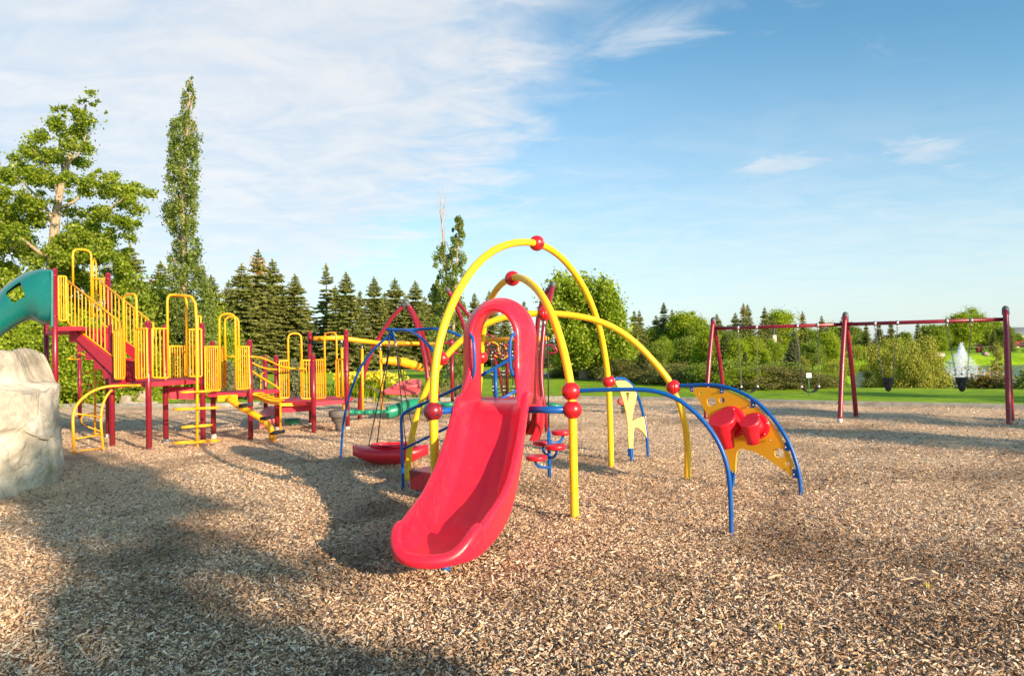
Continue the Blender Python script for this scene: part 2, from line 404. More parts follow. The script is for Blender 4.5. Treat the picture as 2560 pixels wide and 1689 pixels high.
def np_mesh(name, co, q, smooth=True):
    me = bpy.data.meshes.new(name); k = q.shape[1]
    me.vertices.add(len(co)); me.vertices.foreach_set('co', co.astype(np.float32).ravel())
    me.loops.add(q.size); me.loops.foreach_set('vertex_index', q.astype(np.int32).ravel())
    me.polygons.add(len(q)); me.polygons.foreach_set('loop_start', np.arange(0, q.size, k, dtype=np.int32))
    me.polygons.foreach_set('loop_total', np.full(len(q), k, dtype=np.int32))
    me.polygons.foreach_set('use_smooth', np.full(len(q), smooth)); me.update(calc_edges=True); me.validate(); return me

def grass_mat():
    m, N = new_mat('lawn_grass'); p = pos(N)
    n1 = N.noise(p, .12, 5, .6, .5); n2 = N.noise(p, 1.3, 6, .65); n3 = N.noise(p, 28, 5, .75)
    st = N('ShaderNodeMapping', {'Vector': p, 'Scale': (1.0, .35, 1)}).outputs[0]; n4 = N.noise(st, .45, 4, .6)
    f = N.m('ADD', N.m('ADD', N.m('MULTIPLY', n1, .30), N.m('MULTIPLY', n2, .35)), N.m('ADD', N.m('MULTIPLY', n3, .20), N.m('MULTIPLY', n4, .2)))
    c = N.ramp(f, [(.40, (.075, .16, .003)), (.50, (.17, .31, .004)), (.58, (.29, .43, .006)), (.70, (.42, .48, .05))])
    b = N('ShaderNodeBump', {'Strength': .9, 'Distance': .06, 'Height': N.noise(p, 18, 5, .8)})
    finish(N, N('ShaderNodeBsdfPrincipled', {'Base Color': c, 'Roughness': .85, 'Specular IOR Level': .2, 'Normal': b.outputs[0], 'Sheen Weight': .1, 'Sheen Tint': (.6, .9, .1, 1)})); return m
xs = np.concatenate([-np.geomspace(4000, 75, 16), np.arange(-70, 115.1, 1.0), np.geomspace(120, 4000, 16)])
ys = np.concatenate([-np.geomspace(3000, 45, 12), np.arange(-40, 15, 2.5), np.arange(15, 30, .35), np.arange(30, 100.1, 1.0), np.geomspace(105, 5000, 22)])
o = link('lawn', grid_mesh('lawn', xs, ys, ground_h), grass_mat()); tag(o, kind='structure')

CHIP_STOPS = [(0.0, (.10, .055, .028)), (.16, (.33, .18, .09)), (.30, (.70, .46, .28)), (.52, (.90, .63, .40)), (.78, (.95, .72, .51)), (1.0, (.96, .82, .64))]
def wet(N, p):
    """damp, darker, redder patches that lie in the chips themselves"""
    a = N.noise(p, .55, 5, .62, .6); return N('ShaderNodeMapRange', {0: a, 1: .47, 2: .66, 3: 0.0, 4: .75}, interpolation_type='SMOOTHSTEP').outputs[0]
def chip_ground_mat():
    m, N = new_mat('wood_chip_bed'); p = pos(N)
    wp = N('ShaderNodeVectorMath', {0: p, 1: N('ShaderNodeTexNoise', {'Vector': p, 'Scale': 9, 'Detail': 2}).outputs[1]}, operation='ADD').outputs[0]
    def cells(sx, sy, rot):
        q = N('ShaderNodeMapping', {'Vector': wp, 'Rotation': (0, 0, rot), 'Scale': (sx, sy, 1)}).outputs[0]
        v = N('ShaderNodeTexVoronoi', {'Vector': q, 'Scale': 1, 'Randomness': 1}, voronoi_dimensions='2D')
        r = N('ShaderNodeSeparateColor', {0: v.outputs['Color']}).outputs[0]
        return v.outputs['Distance'], r
    d1, r1 = cells(22, 62, .6); d2, r2 = cells(26, 70, -.5); d3, r3 = cells(58, 24, .2)
    sel = N.noise(p, 7, 2); s1 = N('ShaderNodeMapRange', {0: sel, 1: .47, 2: .49}).outputs[0]; s2 = N('ShaderNodeMapRange', {0: N.noise(p, 11, 2), 1: .54, 2: .56}).outputs[0]
    def sw(a, b, s): return N('ShaderNodeMix', {0: s, 2: a, 3: b}).outputs[0]
    r = sw(sw(r1, r2, s1), r3, s2); d = sw(sw(d1, d2, s1), d3, s2)
    lf = N.noise(p, 1.4, 5, .6)
    f = N.m('ADD', N.m('MULTIPLY', r, .78), N.m('MULTIPLY', lf, .22))
    c = N.ramp(f, CHIP_STOPS)
    gap = N('ShaderNodeMapRange', {0: d, 1: .52, 2: .9, 3: 0.0, 4: .45}).outputs[0]  # shade between the stacked chips, painted into the bed colour
    c = N.mix(gap, c, (.12, .065, .035)); c = N.mix(N.m('MULTIPLY', wet(N, p), .5), c, (.14, .075, .035))
    h = N.m('SUBTRACT', N.m('MULTIPLY', r, .5), d)
    h = N.m('ADD', h, N.m('MULTIPLY', N.noise(p, 3.5, 5, .6), 1.5))
    b = N('ShaderNodeBump', {'Strength': .8, 'Distance': .011, 'Height': h})
    finish(N, N('ShaderNodeBsdfPrincipled', {'Base Color': c, 'Roughness': .85, 'Specular IOR Level': .25, 'Normal': b.outputs[0]})); return m
rng0 = np.random.default_rng(5)
_ph = rng0.uniform(0, 6.28, (26, 3)); _fr = rng0.normal(0, 1, (26, 2)); _fr *= (rng0.uniform(.5, 4.2, 26)/np.linalg.norm(_fr, axis=1))[:, None]
TOE = (-.62, 4.85)
MOUNDS = [G(1437, 1307), G(1829, 1342), G(2003, 1240), G(1719, 1202), G(1528, 1168), G(1018, 1201), G(1008, 1229), Vector((-.745, 6.62, 0)), G(852, 1145), G(1374, 1196), G(281, 1116), G(373, 1125), G(508, 1100), G(627, 1097), G(493, 1116), G(1764, 1047), G(2100, 1057), G(2523, 1065)]
def chip_h(x, y):
    x = np.asarray(x, float); y = np.asarray(y, float); h = np.zeros(x.shape)
    for (a, b), (p0, p1, p2) in zip(_fr, _ph): h += np.sin(a*x+b*y+p0)/(1.2+np.hypot(a, b))
    h *= .014
    h -= .05*np.exp(-(((x-TOE[0]+.1)/.7)**2 + ((y-TOE[1]+.45)/.5)**2))          # hollow worn at the slide's exit
    h += .07*np.exp(-((np.hypot((x+7.72)/1.25, (y-9.1)/1.05)-1.0)/.16)**2)       # chips piled against the rock
    for m_ in MOUNDS:
        d_ = np.hypot(x-m_.x, y-m_.y); h += .030*np.exp(-(d_/.16)**2) - .012*np.exp(-((d_-.38)/.16)**2)
    h += .03*np.exp(-(((x-TOE[0]-.6)/.9)**2 + ((y-TOE[1]-.3)/.6)**2))
    return h
cx_ = np.concatenate([np.arange(-60, -14, 2.0), np.arange(-14, 20, .16), np.arange(20, 34.1, 2.0)])
cy_ = np.concatenate([np.arange(-40, -4, 2.5), np.arange(-4, 16, .16), np.arange(16, 28, .24)])
def chip_clip(xs_, ys_):
    X, Y = np.meshgrid(xs_, ys_); lim = kerb_y(X) - .06
    over = Y > lim; Yc = np.minimum(Y, lim)
    co = np.stack([X, Yc, chip_h(X, Yc)], -1).reshape(-1, 3); ny, nx = X.shape; idx = np.arange(nx*ny).reshape(ny, nx)
    q = np.stack([idx[:-1, :-1], idx[:-1, 1:], idx[1:, 1:], idx[1:, :-1]], -1).reshape(-1, 4)
    ar = (co[q][:, 2, 1]-co[q][:, 1, 1]) > 1e-4
    return np_mesh('wood_chip_ground', co, q[ar])
o = link('wood_chip_ground', chip_clip(cx_, cy_), chip_ground_mat()); tag(o, kind='structure')

# loose chips lying on the bed, as real little blocks of wood, denser towards the viewer
def loose_chips(n=450000):
    r = np.random.default_rng(11)
    rad = 3.0*(25/3.0)**(r.random(n)**1.22); ang = r.uniform(R(-62), R(58), n)
    x = rad*np.sin(ang); y = rad*np.cos(ang)
    ok = (y > -1) & (y < kerb_y(x)-.2); x, y, rad = x[ok], y[ok], rad[ok]; n = len(x)
    L = r.lognormal(math.log(.0195), .42, n).clip(.009, .075); Wd = (L*r.uniform(.22, .5, n)).clip(.004, .013); T = r.uniform(.002, .0055, n)
    yaw = r.uniform(0, 2*math.pi, n); pit = r.normal(0, .42, n); rol = r.normal(0, .7, n)
    z = chip_h(x, y) + .004 + r.random(n)**1.3*.032
    sx = np.array([-1, 1, 1, -1, -1, 1, 1, -1])*.5; sy = np.array([-1, -1, 1, 1, -1, -1, 1, 1])*.5; sz = np.array([-1, -1, -1, -1, 1, 1, 1, 1])*.5
    a = L[:, None]*sx*(1+.25*r.normal(0, 1, (n, 8))*.5); b = Wd[:, None]*sy*(1-.5*(sx > 0)*r.random(n)[:, None]); c = T[:, None]*sz + (L*.12)[:, None]*np.abs(sx)*0
    cp, sp = np.cos(pit)[:, None], np.sin(pit)[:, None]; crr, sr = np.cos(rol)[:, None], np.sin(rol)[:, None]; cy, sy_ = np.cos(yaw)[:, None], np.sin(yaw)[:, None]
    b, c = b*crr-c*sr, b*sr+c*crr; a, c = a*cp-c*sp, a*sp+c*cp; a, b = a*cy-b*sy_, a*sy_+b*cy
    co = np.stack([x[:, None]+a, y[:, None]+b, z[:, None]+c], -1).reshape(-1, 3)
    fq = np.array([[4, 5, 6, 7], [0, 1, 5, 4], [1, 2, 6, 5], [2, 3, 7, 6], [3, 0, 4, 7]])
    q = (fq[None]+(np.arange(n)*8)[:, None, None]).reshape(-1, 4)
    me = np_mesh('wood_chips', co, q, False)
    m, N = new_mat('loose_chip_wood'); g = N('ShaderNodeNewGeometry'); ri = g.outputs['Random Per Island']; p = g.outputs['Position']
    cc = N.ramp(ri, [(.0, (.08, .042, .022)), (.18, (.25, .14, .072)), (.34, (.52, .325, .19)), (.56, (.76, .505, .31)), (.80, (.90, .66, .45)), (1.0, (.95, .81, .64))])
    mp = N('ShaderNodeMapping', {'Vector': p, 'Scale': (60, 60, 60)}).outputs[0]
    cc = N.mix(N.m('MULTIPLY', N.noise(mp, 2, 3), .35), cc, (.20, .12, .07))
    cc = N.mix(N.m('MULTIPLY', wet(N, p), .85), cc, (.12, .06, .03))
    finish(N, N('ShaderNodeBsdfPrincipled', {'Base Color': cc, 'Roughness': .8, 'Specular IOR Level': .3}))
    o = link('wood_chips', me, m); tag(o, 'loose tan and brown wood chips covering the playground surface', 'wood chips', kind='stuff')
loose_chips()

# a few bigger sticks and slivers lying on the chips
def stick(pts, r, label):
    mb = MB(); q = cr(pts, 5); n = len(q); mb.tube([p+Vector((0, 0, .022)) for p in q], [r*(.45+.55*math.sin(math.pi*(i+.6)/(n+.2))) for i in range(n)], 6)
    m = bpy.data.materials.get('pale_stick_wood') or barkmat('pale_stick_wood', (.32, .22, .12), (.62, .48, .33), 14)
    o = mb.build('stick', m); tag(o, label, 'stick', 'dry sticks on the wood chips')
stick([G(1412, 1456), G(1455, 1446), G(1520, 1437)], .010, 'long thin pale stick lying on the chips in front of the yellow post')
stick([G(1918, 1452), G(1935, 1447), G(1953, 1444)], .013, 'short thick pale stick on the chips below the curved blue pipe')
stick([G(1963, 1664), G(2000, 1664), G(2060, 1670)], .008, 'thin yellowish stick at the bottom edge right of centre')
stick([G(2250, 1456), G(2275, 1452), G(2290, 1449)], .007, 'small light sliver of wood far right of the sticks')
stick([G(230, 1624), G(262, 1618), G(280, 1620)], .009, 'pale sliver of wood lying in the shade at lower left')

# kerb
def kerb():
    A = [p for p in KERB if -40 < p.x < 30]; mb = MB(); n = len(A)
    m, N = new_mat('kerb_concrete'); p = pos(N); nn = N.noise(p, 4, 6, .7)
    finish(N, N('ShaderNodeBsdfPrincipled', {'Base Color': N.ramp(nn, [(.3, (.20, .18, .155)), (.7, (.42, .39, .34))]), 'Roughness': .9}))
    for i, q in enumerate(A):
        t = (A[min(i+1, n-1)]-A[max(i-1, 0)]).normalized(); nr = Vector((-t.y, t.x, 0))
        for off, z in ((0, -.1), (0, .10), (.015, .115), (.085, .115), (.10, .10), (.10, -.1)): mb.v.append(q+nr*(off-.05)+Vector((0, 0, z)))
    for i in range(n-1):
        for k in range(5): mb.f.append((i*6+k, (i+1)*6+k, (i+1)*6+k+1, i*6+k+1)); mb.flat.add(len(mb.f)-1)
    o = mb.build('kerb', m); tag(o, kind='structure')
kerb()

# asphalt path across the lawn
def path():
    m, N = new_mat('path_asphalt'); nn = N.noise(pos(N), 3, 5, .7)
    finish(N, N('ShaderNodeBsdfPrincipled', {'Base Color': N.ramp(nn, [(.3, (.17, .16, .15)), (.7, (.30, .28, .25))]), 'Roughness': .9}))
    c = cr([(-30, 66, 0), (-14, 63, 0), (-3, 57, 0), (2.5, 44, 0), (5.5, 35.5, 0), (9.5, 32, 0), (11.0, 30.5, 0)], 10)
    mb = MB(); w = 1.1
    for i, q in enumerate(c):
        t = (c[min(i+1, len(c)-1)]-c[max(i-1, 0)]).normalized(); nr = Vector((-t.y, t.x, 0))
        for s in (-w, w):
            a = q+nr*s; mb.v.append(Vector((a.x, a.y, float(ground_h(a.x, a.y))+.035)))
    for i in range(len(c)-1): mb.f.append((2*i, 2*i+1, 2*i+3, 2*i+2))
    o = mb.build('path', m); tag(o, kind='structure')
path()

# pond
def pond():
    m, N = new_mat('pond_water'); p = pos(N)
    mp = N('ShaderNodeMapping', {'Vector': p, 'Scale': (1, 2.2, 1)}).outputs[0]
    b = N('ShaderNodeBump', {'Strength': 1.0, 'Distance': .30, 'Height': N.noise(mp, 3.2, 5, .65)})
    finish(N, N('ShaderNodeBsdfPrincipled', {'Base Color': (.09, .12, .12, 1), 'Roughness': .16, 'IOR': 1.33, 'Specular IOR Level': .9, 'Normal': b.outputs[0]}))
    ctr = POND.mean(0); mb = MB()
    for q in POND:
        d = (q-ctr); d /= np.linalg.norm(d); mb.v.append(Vector((q[0]-d[0]*.3, q[1]-d[1]*.3, -1.2)))
    mb.v.append(Vector((ctr[0], ctr[1], -1.2))); n = len(POND)
    for i in range(n): mb.f.append(((i+1) % n, i, n))
    # make faces point up
    mb.f = [tuple(reversed(f)) if (mb.v[f[1]]-mb.v[f[0]]).cross(mb.v[f[2]]-mb.v[f[0]]).z < 0 else f for f in mb.f]
    o = mb.build('water', m); tag(o, kind='structure')
pond()
# ---------------------------------------------------------------- trees and plants
def leaf_quads(C, size, rs, elong=1.7, up=.35, dirs=None, fold=True):
    """rhombic leaves at centres C (N,3)"""
    n = len(C); a = rs.normal(0, 1, (n, 3)) if dirs is None else dirs + rs.normal(0, .35, (n, 3))
    a /= np.linalg.norm(a, axis=1)[:, None]+1e-9
    nn = rs.normal(0, 1, (n, 3)); nn[:, 2] = np.abs(nn[:, 2])*.7+up*.3
    b = np.cross(nn, a); b /= np.linalg.norm(b, axis=1)[:, None]+1e-9
    s = (size*rs.uniform(.6, 1.3, n))[:, None] if np.isscalar(size) else (size*rs.uniform(.7, 1.25, n))[:, None]
    A = a*s*elong*.5; B = b*s*.5
    co = np.stack([C-A, C+B-A*.15, C+A, C-B-A*.15], 1).reshape(-1, 3)
    q = np.arange(4*n).reshape(-1, 4); return co, q
def join(parts):
    off = 0; cs = []; qs = []
    for co, q in parts: cs.append(co); qs.append(q+off); off += len(co)
    return np.concatenate(cs), np.concatenate(qs)
def limb(mb, a, b, r0, r1, rs, bend=.12, n=6, seg=6):
    a = Vector(a); b = Vector(b); L = (b-a).length; pts = []
    side = Vector(rs.normal(0, 1, 3)).normalized()*L*bend
    for i in range(n+1):
        t = i/n; pts.append(a.lerp(b, t) + side*math.sin(math.pi*t)*.6 + Vector((0, 0, -1))*L*.04*math.sin(math.pi*t))
    mb.tube(pts, [r0+(r1-r0)*i/n for i in range(n+1)], seg); return pts

PROTO = {}
def mk_decid(key, H, prof, nclump, nleaf, lsize, clump_r, mats, seed, base=.18, trunk_r=.16, lean=(0, 0), upright=.0, bare=0, flat=.8, twig=True, hollow=.35):
    """broadleaf tree: prof = [(height fraction, radius, offset x, offset y)]"""
    rs = np.random.default_rng(seed)
    ph = np.array([p[0] for p in prof]); pr = np.array([p[1] for p in prof]); ox = np.array([p[2] if len(p) > 2 else 0 for p in prof]); oy = np.array([p[3] if len(p) > 3 else 0 for p in prof])
    # sample clumps in the crown volume with probability ~ radius^1.4
    f = rs.uniform(ph[0], ph[-1], nclump*6); rr = np.interp(f, ph, pr); keep = rs.random(len(f)) < (rr/pr.max())**1.35; f = f[keep][:nclump]; n = len(f)
    rr = np.interp(f, ph, pr); a = rs.uniform(0, 2*math.pi, n); u = np.sqrt(rs.uniform(hollow**2, 1, n))
    cl = np.stack([np.interp(f, ph, ox)+rr*u*np.cos(a), np.interp(f, ph, oy)+rr*u*np.sin(a), f*H], 1)
    sz = clump_r*rs.uniform(.55, 1.35, n)
    if not key.startswith('shade'): nleaf = int(nleaf*1.6)
    w = rs.integers(0, n, nleaf); g = rs.normal(0, 1, (nleaf, 3)); g /= np.linalg.norm(g, axis=1)[:, None]; g *= (rs.random(nleaf)**.5)[:, None]
    g *= rs.choice([1.0, 1.7, 2.4], nleaf, p=[.55, .32, .13])[:, None]
    C = cl[w] + g*sz[w][:, None]*np.array([1, 1, flat])
    C[:, 2] = np.maximum(C[:, 2], .05)
    co, q = leaf_quads(C, lsize*(1 if key.startswith('shade') else .76), rs, 1.45, .3)
    crown = np_mesh(key+'_crown', co, q, False)
    mb = MB(); top = Vector((np.interp(1, ph, ox)+lean[0], np.interp(1, ph, oy)+lean[1], H*.97)); tp = []
    for i in range(11):
        t = i/10; tp.append(Vector((np.interp(t, ph, ox)*min(1, t*1.6)+.04*H*.15*math.sin(t*5+seed), np.interp(t, ph, oy)*min(1, t*1.6), t*H*.96)))
    if base >= 0: mb.tube(tp, [trunk_r*(1.25 if i == 0 else 1)*(1-.93*i/10)+.008 for i in range(11)], 9)
    nl = min(n, 44 if base >= 0 else 12)
    for k in rs.permutation(n)[:nl]:
        c = Vector(cl[k]); t0 = max(.06, min(.93, (c.z/H) - rs.uniform(.08, .24) - upright*.12)); i0 = t0*10; j = int(i0); s = tp[j].lerp(tp[min(j+1, 10)], i0-j)
        if base < 0: s = Vector((rs.normal(0, .15), rs.normal(0, .15), 0))
        limb(mb, s, c, max(.012, trunk_r*(1-t0)*.42), .008, rs, .14)
    for k in range(bare):
        z0 = H*rs.uniform(.72, .9); limb(mb, (rs.normal(0, .1), rs.normal(0, .1), z0), (rs.normal(0, .45), rs.normal(0, .2), H*(1.0+rs.uniform(.0, .16))), .03, .006, rs, .05)
    PROTO[key] = (crown, mb.mesh(key+'_trunk'), mats); return key
def mk_spruce(key, H, Rr, mats, seed, gap=0.0, dens=1.0, droop=.22, cones=0, base=.05, thin=0.0, spray=.36):
    rs = np.random.default_rng(seed); mb = MB(); mb.tube([(0, 0, H*i/8) for i in range(9)], [.19*H/13*(1-.95*i/8)+.01 for i in range(9)], 7)
    cs = []; ds = []; szs = []
    z = H*base
    while z < H*.985:
        t = z/H; r = Rr*(1-t)**.90*(1-.35*max(0, .12-t)/.12)+.12; nb = int(rs.integers(6, 10)*dens) if t < .9 else 5
        a0 = rs.uniform(0, 6.28)
        for k in range(max(nb, 4)):
            if rs.random() < gap: continue
            a = a0+6.283*k/nb+rs.normal(0, .18); L = r*rs.uniform(.68, 1.18)*(1-thin*rs.random()); dr = droop*rs.uniform(.6, 1.4) if t < .8 else -.35
            d = np.array([math.cos(a), math.sin(a), 0])
            if L > .5: mb.tube([(0, 0, z), tuple(d*L*.5+np.array([0, 0, z-dr*L*.32])), tuple(d*L*.96+np.array([0, 0, z-dr*L*.55]))], [.028*L/Rr+.01, .015, .006], 4, caps=False)
            m = max(3, int(L/.145*dens))
            for i in range(m):
                s = (i+.6)/m*L; sag = -dr*L*(s/L)*(1.0-.45*(s/L)); pz = np.array([d[0]*s, d[1]*s, z+sag])
                wid = (.50*(1-s/L)+.16)*min(1, L/1.2)
                for j in range(5):
                    side = (-1 if j % 2 else 1); tw = d*rs.uniform(.5, 1.0)+np.array([-d[1], d[0], 0])*side*rs.uniform(.5, 1.2)+np.array([0, 0, rs.uniform(-.65, .05)])
                    tw /= np.linalg.norm(tw); l = spray*wid/.5*rs.uniform(.7, 1.25)+.10
                    cs.append(pz+tw*l*.5+np.array([0, 0, rs.normal(0, .04)])); ds.append(tw); szs.append(l)
        z += H*.030*rs.uniform(.75, 1.25)*(1 if t < .8 else .75)
    for i in range(18): cs.append(np.array([rs.normal(0, .03), rs.normal(0, .03), H*(.95+.06*i/18)])); ds.append(np.array([rs.normal(0, .5), rs.normal(0, .5), 1.0])); szs.append(.28)
    C = np.array(cs); D = np.array(ds); S = np.array(szs)
    a = D+rs.normal(0, .12, D.shape); a /= np.linalg.norm(a, axis=1)[:, None]
    nn = rs.normal(0, 1, (len(C), 3)); nn[:, 2] = np.abs(nn[:, 2])*1.1; b = np.cross(nn, a); b /= np.linalg.norm(b, axis=1)[:, None]
    A = a*(S*.66)[:, None]; B = b*(S*.20+.03)[:, None]
    co = np.stack([C-A, C+B-A*.1, C+A, C-B-A*.1], 1).reshape(-1, 3); q = np.arange(len(co)).reshape(-1, 4)
    extra = None
    if cones:
        Cc = np.stack([rs.normal(0, .34, cones), rs.normal(0, .34, cones), H*rs.uniform(.80, .94, cones)], 1)
        dd = np.tile(np.array([[0, 0, -1.0]]), (cones, 1)); extra = leaf_quads(Cc, .12, rs, 2.2, .1, dd)
    crown = np_mesh(key+'_crown', co, q, False)
    PROTO[key] = (crown, mb.mesh(key+'_trunk'), mats, np_mesh(key+'_cones', *extra, False) if extra else None); return key
def plant_tree(key, name, label, cat, x, y, s=1.0, rz=0.0, group=None, z=None, sz=None, parts=('crown', 'trunk')):
    pr = PROTO[key]; gz = float(ground_h(x, y)) if z is None else z
    if y < kerb_y(x) and z is None: gz = 0.0
    t = thing(name, label, cat, (x, y, gz), group, rz); t.scale = (s, s, sz or s)
    c = link(parts[0], pr[0], M[pr[2][0]], t, True); k = link(parts[1], pr[1], M[pr[2][1]], t, True)
    if len(pr) > 3 and pr[3]: tag(link('cones', pr[3], M['cone'], t, True), kind='stuff')
    return t

# shared shapes
COL = [(.02, .75), (.12, 1.25), (.28, 1.35), (.42, 1.2), (.60, 1.0), (.78, .72), (.9, .4), (1.0, .08)]
mk_spruce('sprA', 13, 3.9, ('spruce', 'bark_dark'), 1)
mk_spruce('sprB', 13, 4.1, ('spruce', 'bark_dark'), 2, gap=.16, droop=.30)
mk_spruce('sprC', 13, 4.2, ('spruce', 'bark_dark'), 3, droop=.14, gap=.08)
mk_spruce('sprCone', 14, 3.7, ('spruce', 'bark_dark'), 4, cones=420, droop=.3)
mk_spruce('sprBlue', 12, 3.8, ('spruce_blue', 'bark_dark'), 6, droop=.18)
mk_spruce('sprThin', 13, 3.4, ('spruce', 'bark_dark'), 7, gap=.42, thin=.4, droop=.1)
mk_spruce('sprSmall', 6, 1.7, ('pine', 'bark_dark'), 8, gap=.15, droop=.02)
mk_decid('decA', 10, [(.22, 1.6), (.35, 3.0), (.55, 3.3), (.75, 2.6), (.9, 1.6), (1, .5)], 90, 15000, .26, .95, ('bright', 'bark_dark'), 21)
mk_decid('decB', 9, [(.15, 1.8), (.35, 2.7), (.6, 2.5), (.82, 1.6), (1, .3)], 80, 13000, .26, .85, ('mid', 'bark_dark'), 22)
mk_decid('decC', 11, [(.15, 1.4), (.35, 2.3), (.6, 2.2), (.82, 1.4), (1, .2)], 80, 13000, .24, .8, ('poplar', 'bark'), 23, upright=1)
mk_decid('decL', 8, [(.1, 1.5), (.3, 2.4), (.6, 2.3), (.85, 1.3), (1, .3)], 70, 12000, .22, .8, ('lime', 'bark_dark'), 24)
mk_decid('will', 6, [(.02, 2.2), (.25, 3.0), (.55, 2.7), (.8, 1.7), (1, .5)], 110, 17000, .17, .75, ('willow', 'bark_dark'), 25, base=-1)
mk_decid('willB', 6, [(.02, 1.8), (.3, 2.3), (.6, 2.1), (.85, 1.3), (1, .4)], 80, 13000, .16, .6, ('willow', 'bark_dark'), 26, base=-1)
mk_decid('bushG', 3, [(.02, 1.5), (.3, 1.9), (.6, 1.6), (.9, .8), (1, .3)], 60, 9000, .13, .5, ('mid', 'bark_dark'), 27, base=-1)
mk_decid('bushL', 3, [(.02, 1.4), (.3, 1.8), (.6, 1.6), (.9, .8), (1, .3)], 60, 9000, .13, .5, ('lime', 'bark_dark'), 28, base=-1)
mk_decid('bushB', 3, [(.02, 1.7), (.3, 2.1), (.6, 1.7), (.9, .9), (1, .3)], 60, 9000, .12, .5, ('brownbush', 'bark_dark'), 29, base=-1)
mk_decid('bushO', 2, [(.02, 1.1), (.3, 1.3), (.6, 1.1), (.9, .6), (1, .2)], 40, 6000, .10, .36, ('orange', 'bark_dark'), 30, base=-1)
mk_decid('bushY', 3, [(.02, 1.4), (.3, 1.8), (.6, 1.5), (.9, .8), (1, .3)], 60, 10000, .10, .45, ('bright', 'bark_dark'), 31, base=-1)

# --- left: big open-crowned poplar (trunk at about x=-20 m), built by itself
Y0 = 29.0
def hU(u, v, Y): p = P(u, v, Y); return p
def big_poplar():
    rs = np.random.default_rng(77)
    base = P(128, 930, Y0); bx = base.x
    def w(u, v, dy=0): p = P(u, v, Y0+dy); return (p.x-bx, dy, p.z)
    # clumps traced as (u,v,radius in metres)
    cl = [(215, 255, .35), (245, 262, .32), (190, 285, .6), (150, 270, .38), (135, 310, .55), (205, 325, .75), (175, 350, .8), (100, 350, .7), (75, 380, .85), (130, 390, .9), (195, 390, .7),
          (50, 420, .8), (20, 440, .9), (100, 440, 1.0), (160, 440, .85), (-20, 460, 1.0), (5, 500, .9), (55, 500, 1.0), (-40, 540, 1.1), (110, 500, .6), (185, 480, .5),
          (235, 440, .45), (262, 440, .55), (225, 480, .6), (270, 480, .7), (300, 460, .6), (335, 465, .6), (345, 490, .55), (310, 505, .8), (260, 530, .9), (215, 530, .7), (340, 540, .35),
          (300, 560, .85), (240, 580, 1.0), (180, 570, .8), (270, 600, .9), (330, 585, .5), (200, 620, .9), (150, 610, .8), (90, 560, 1.0), (40, 570, 1.1), (0, 600, 1.2), (60, 620, 1.2), (110, 640, 1.0),
          (170, 660, 1.0), (230, 650, .9), (280, 640, .9), (320, 640, .6), (270, 690, .8), (310, 680, .7), (210, 700, 1.1), (150, 710, 1.1), (90, 700, 1.1), (30, 690, 1.2), (-30, 680, 1.3), (-30, 620, 1.2), (300, 720, .7), (240, 740, .9)]
    pts = []; rad = []
    for u, v, r in cl:
        for k in range(4):
            dy = rs.uniform(-2.4, 2.4)*(.5 if v < 340 else 1); c = np.array(w(u+rs.normal(0, 14), v+rs.normal(0, 12), dy)); pts.append(c); rad.append(r*rs.uniform(.24, .55))
    pts = np.array(pts); rad = np.array(rad); wgt = rad**2.0; wgt /= wgt.sum()
    n = 62000; i = rs.choice(len(pts), n, p=wgt); g = rs.normal(0, 1, (n, 3)); g /= np.linalg.norm(g, axis=1)[:, None]; g *= (rs.random(n)**.45)[:, None]
    g *= rs.choice([1.0, 1.45, 2.1], n, p=[.72, .22, .06])[:, None]
    C = pts[i]+g*rad[i][:, None]*np.array([1, 1, .75]); co, q = leaf_quads(C, .088, rs, 1.4, .3)
    t = thing('poplar_tree', 'large open-crowned poplar with pale forked trunk behind the teal slide', 'tree', (bx, Y0, 0))
    link('crown', np_mesh('crown', co, q, False), M['bright2'], t, True)
    mb = MB(); T = [w(122, 960), w(126, 800), w(130, 660), w(138, 560), w(146, 500), w(160, 440), (w(178, 380)), w(200, 320), w(215, 262)]
    mb.tube(cr(T, 4), [.24*(1-.9*k/(len(T)*4-4))+.02 for k in range(len(T)*4-3)], 10)
    for a, b_, c_, r in (((140, 560), (100, 500), (30, 430), .08), ((146, 520), (190, 500), (235, 440), .08), ((134, 620), (210, 570), (330, 480), .10), ((128, 690), (200, 640), (300, 570), .1), ((138, 560), (110, 540), (60, 500), .08),
                         ((160, 440), (150, 380), (148, 280), .06), ((130, 650), (60, 600), (-20, 500), .09), ((128, 720), (210, 690), (300, 660), .07), ((170, 400), (200, 380), (225, 300), .05), ((146, 500), (128, 430), (80, 370), .06), ((126, 720), (60, 700), (-20, 640), .08)):
        d = rs.uniform(-1.2, 1.2); mb.tube(cr([w(*a), w(b_[0], b_[1], d*.5), w(c_[0], c_[1], d)], 5), [r*(1-.85*k/10)+.008 for k in range(11)], 7)
    mb.build('trunk', M['bark'], t, True)
M['bright2'] = leafmat('big_poplar_leaves', [(.06, .095, .006), (.15, .21, .012), (.27, .34, .018), (.44, .46, .06)], .42, .45)
big_poplar()

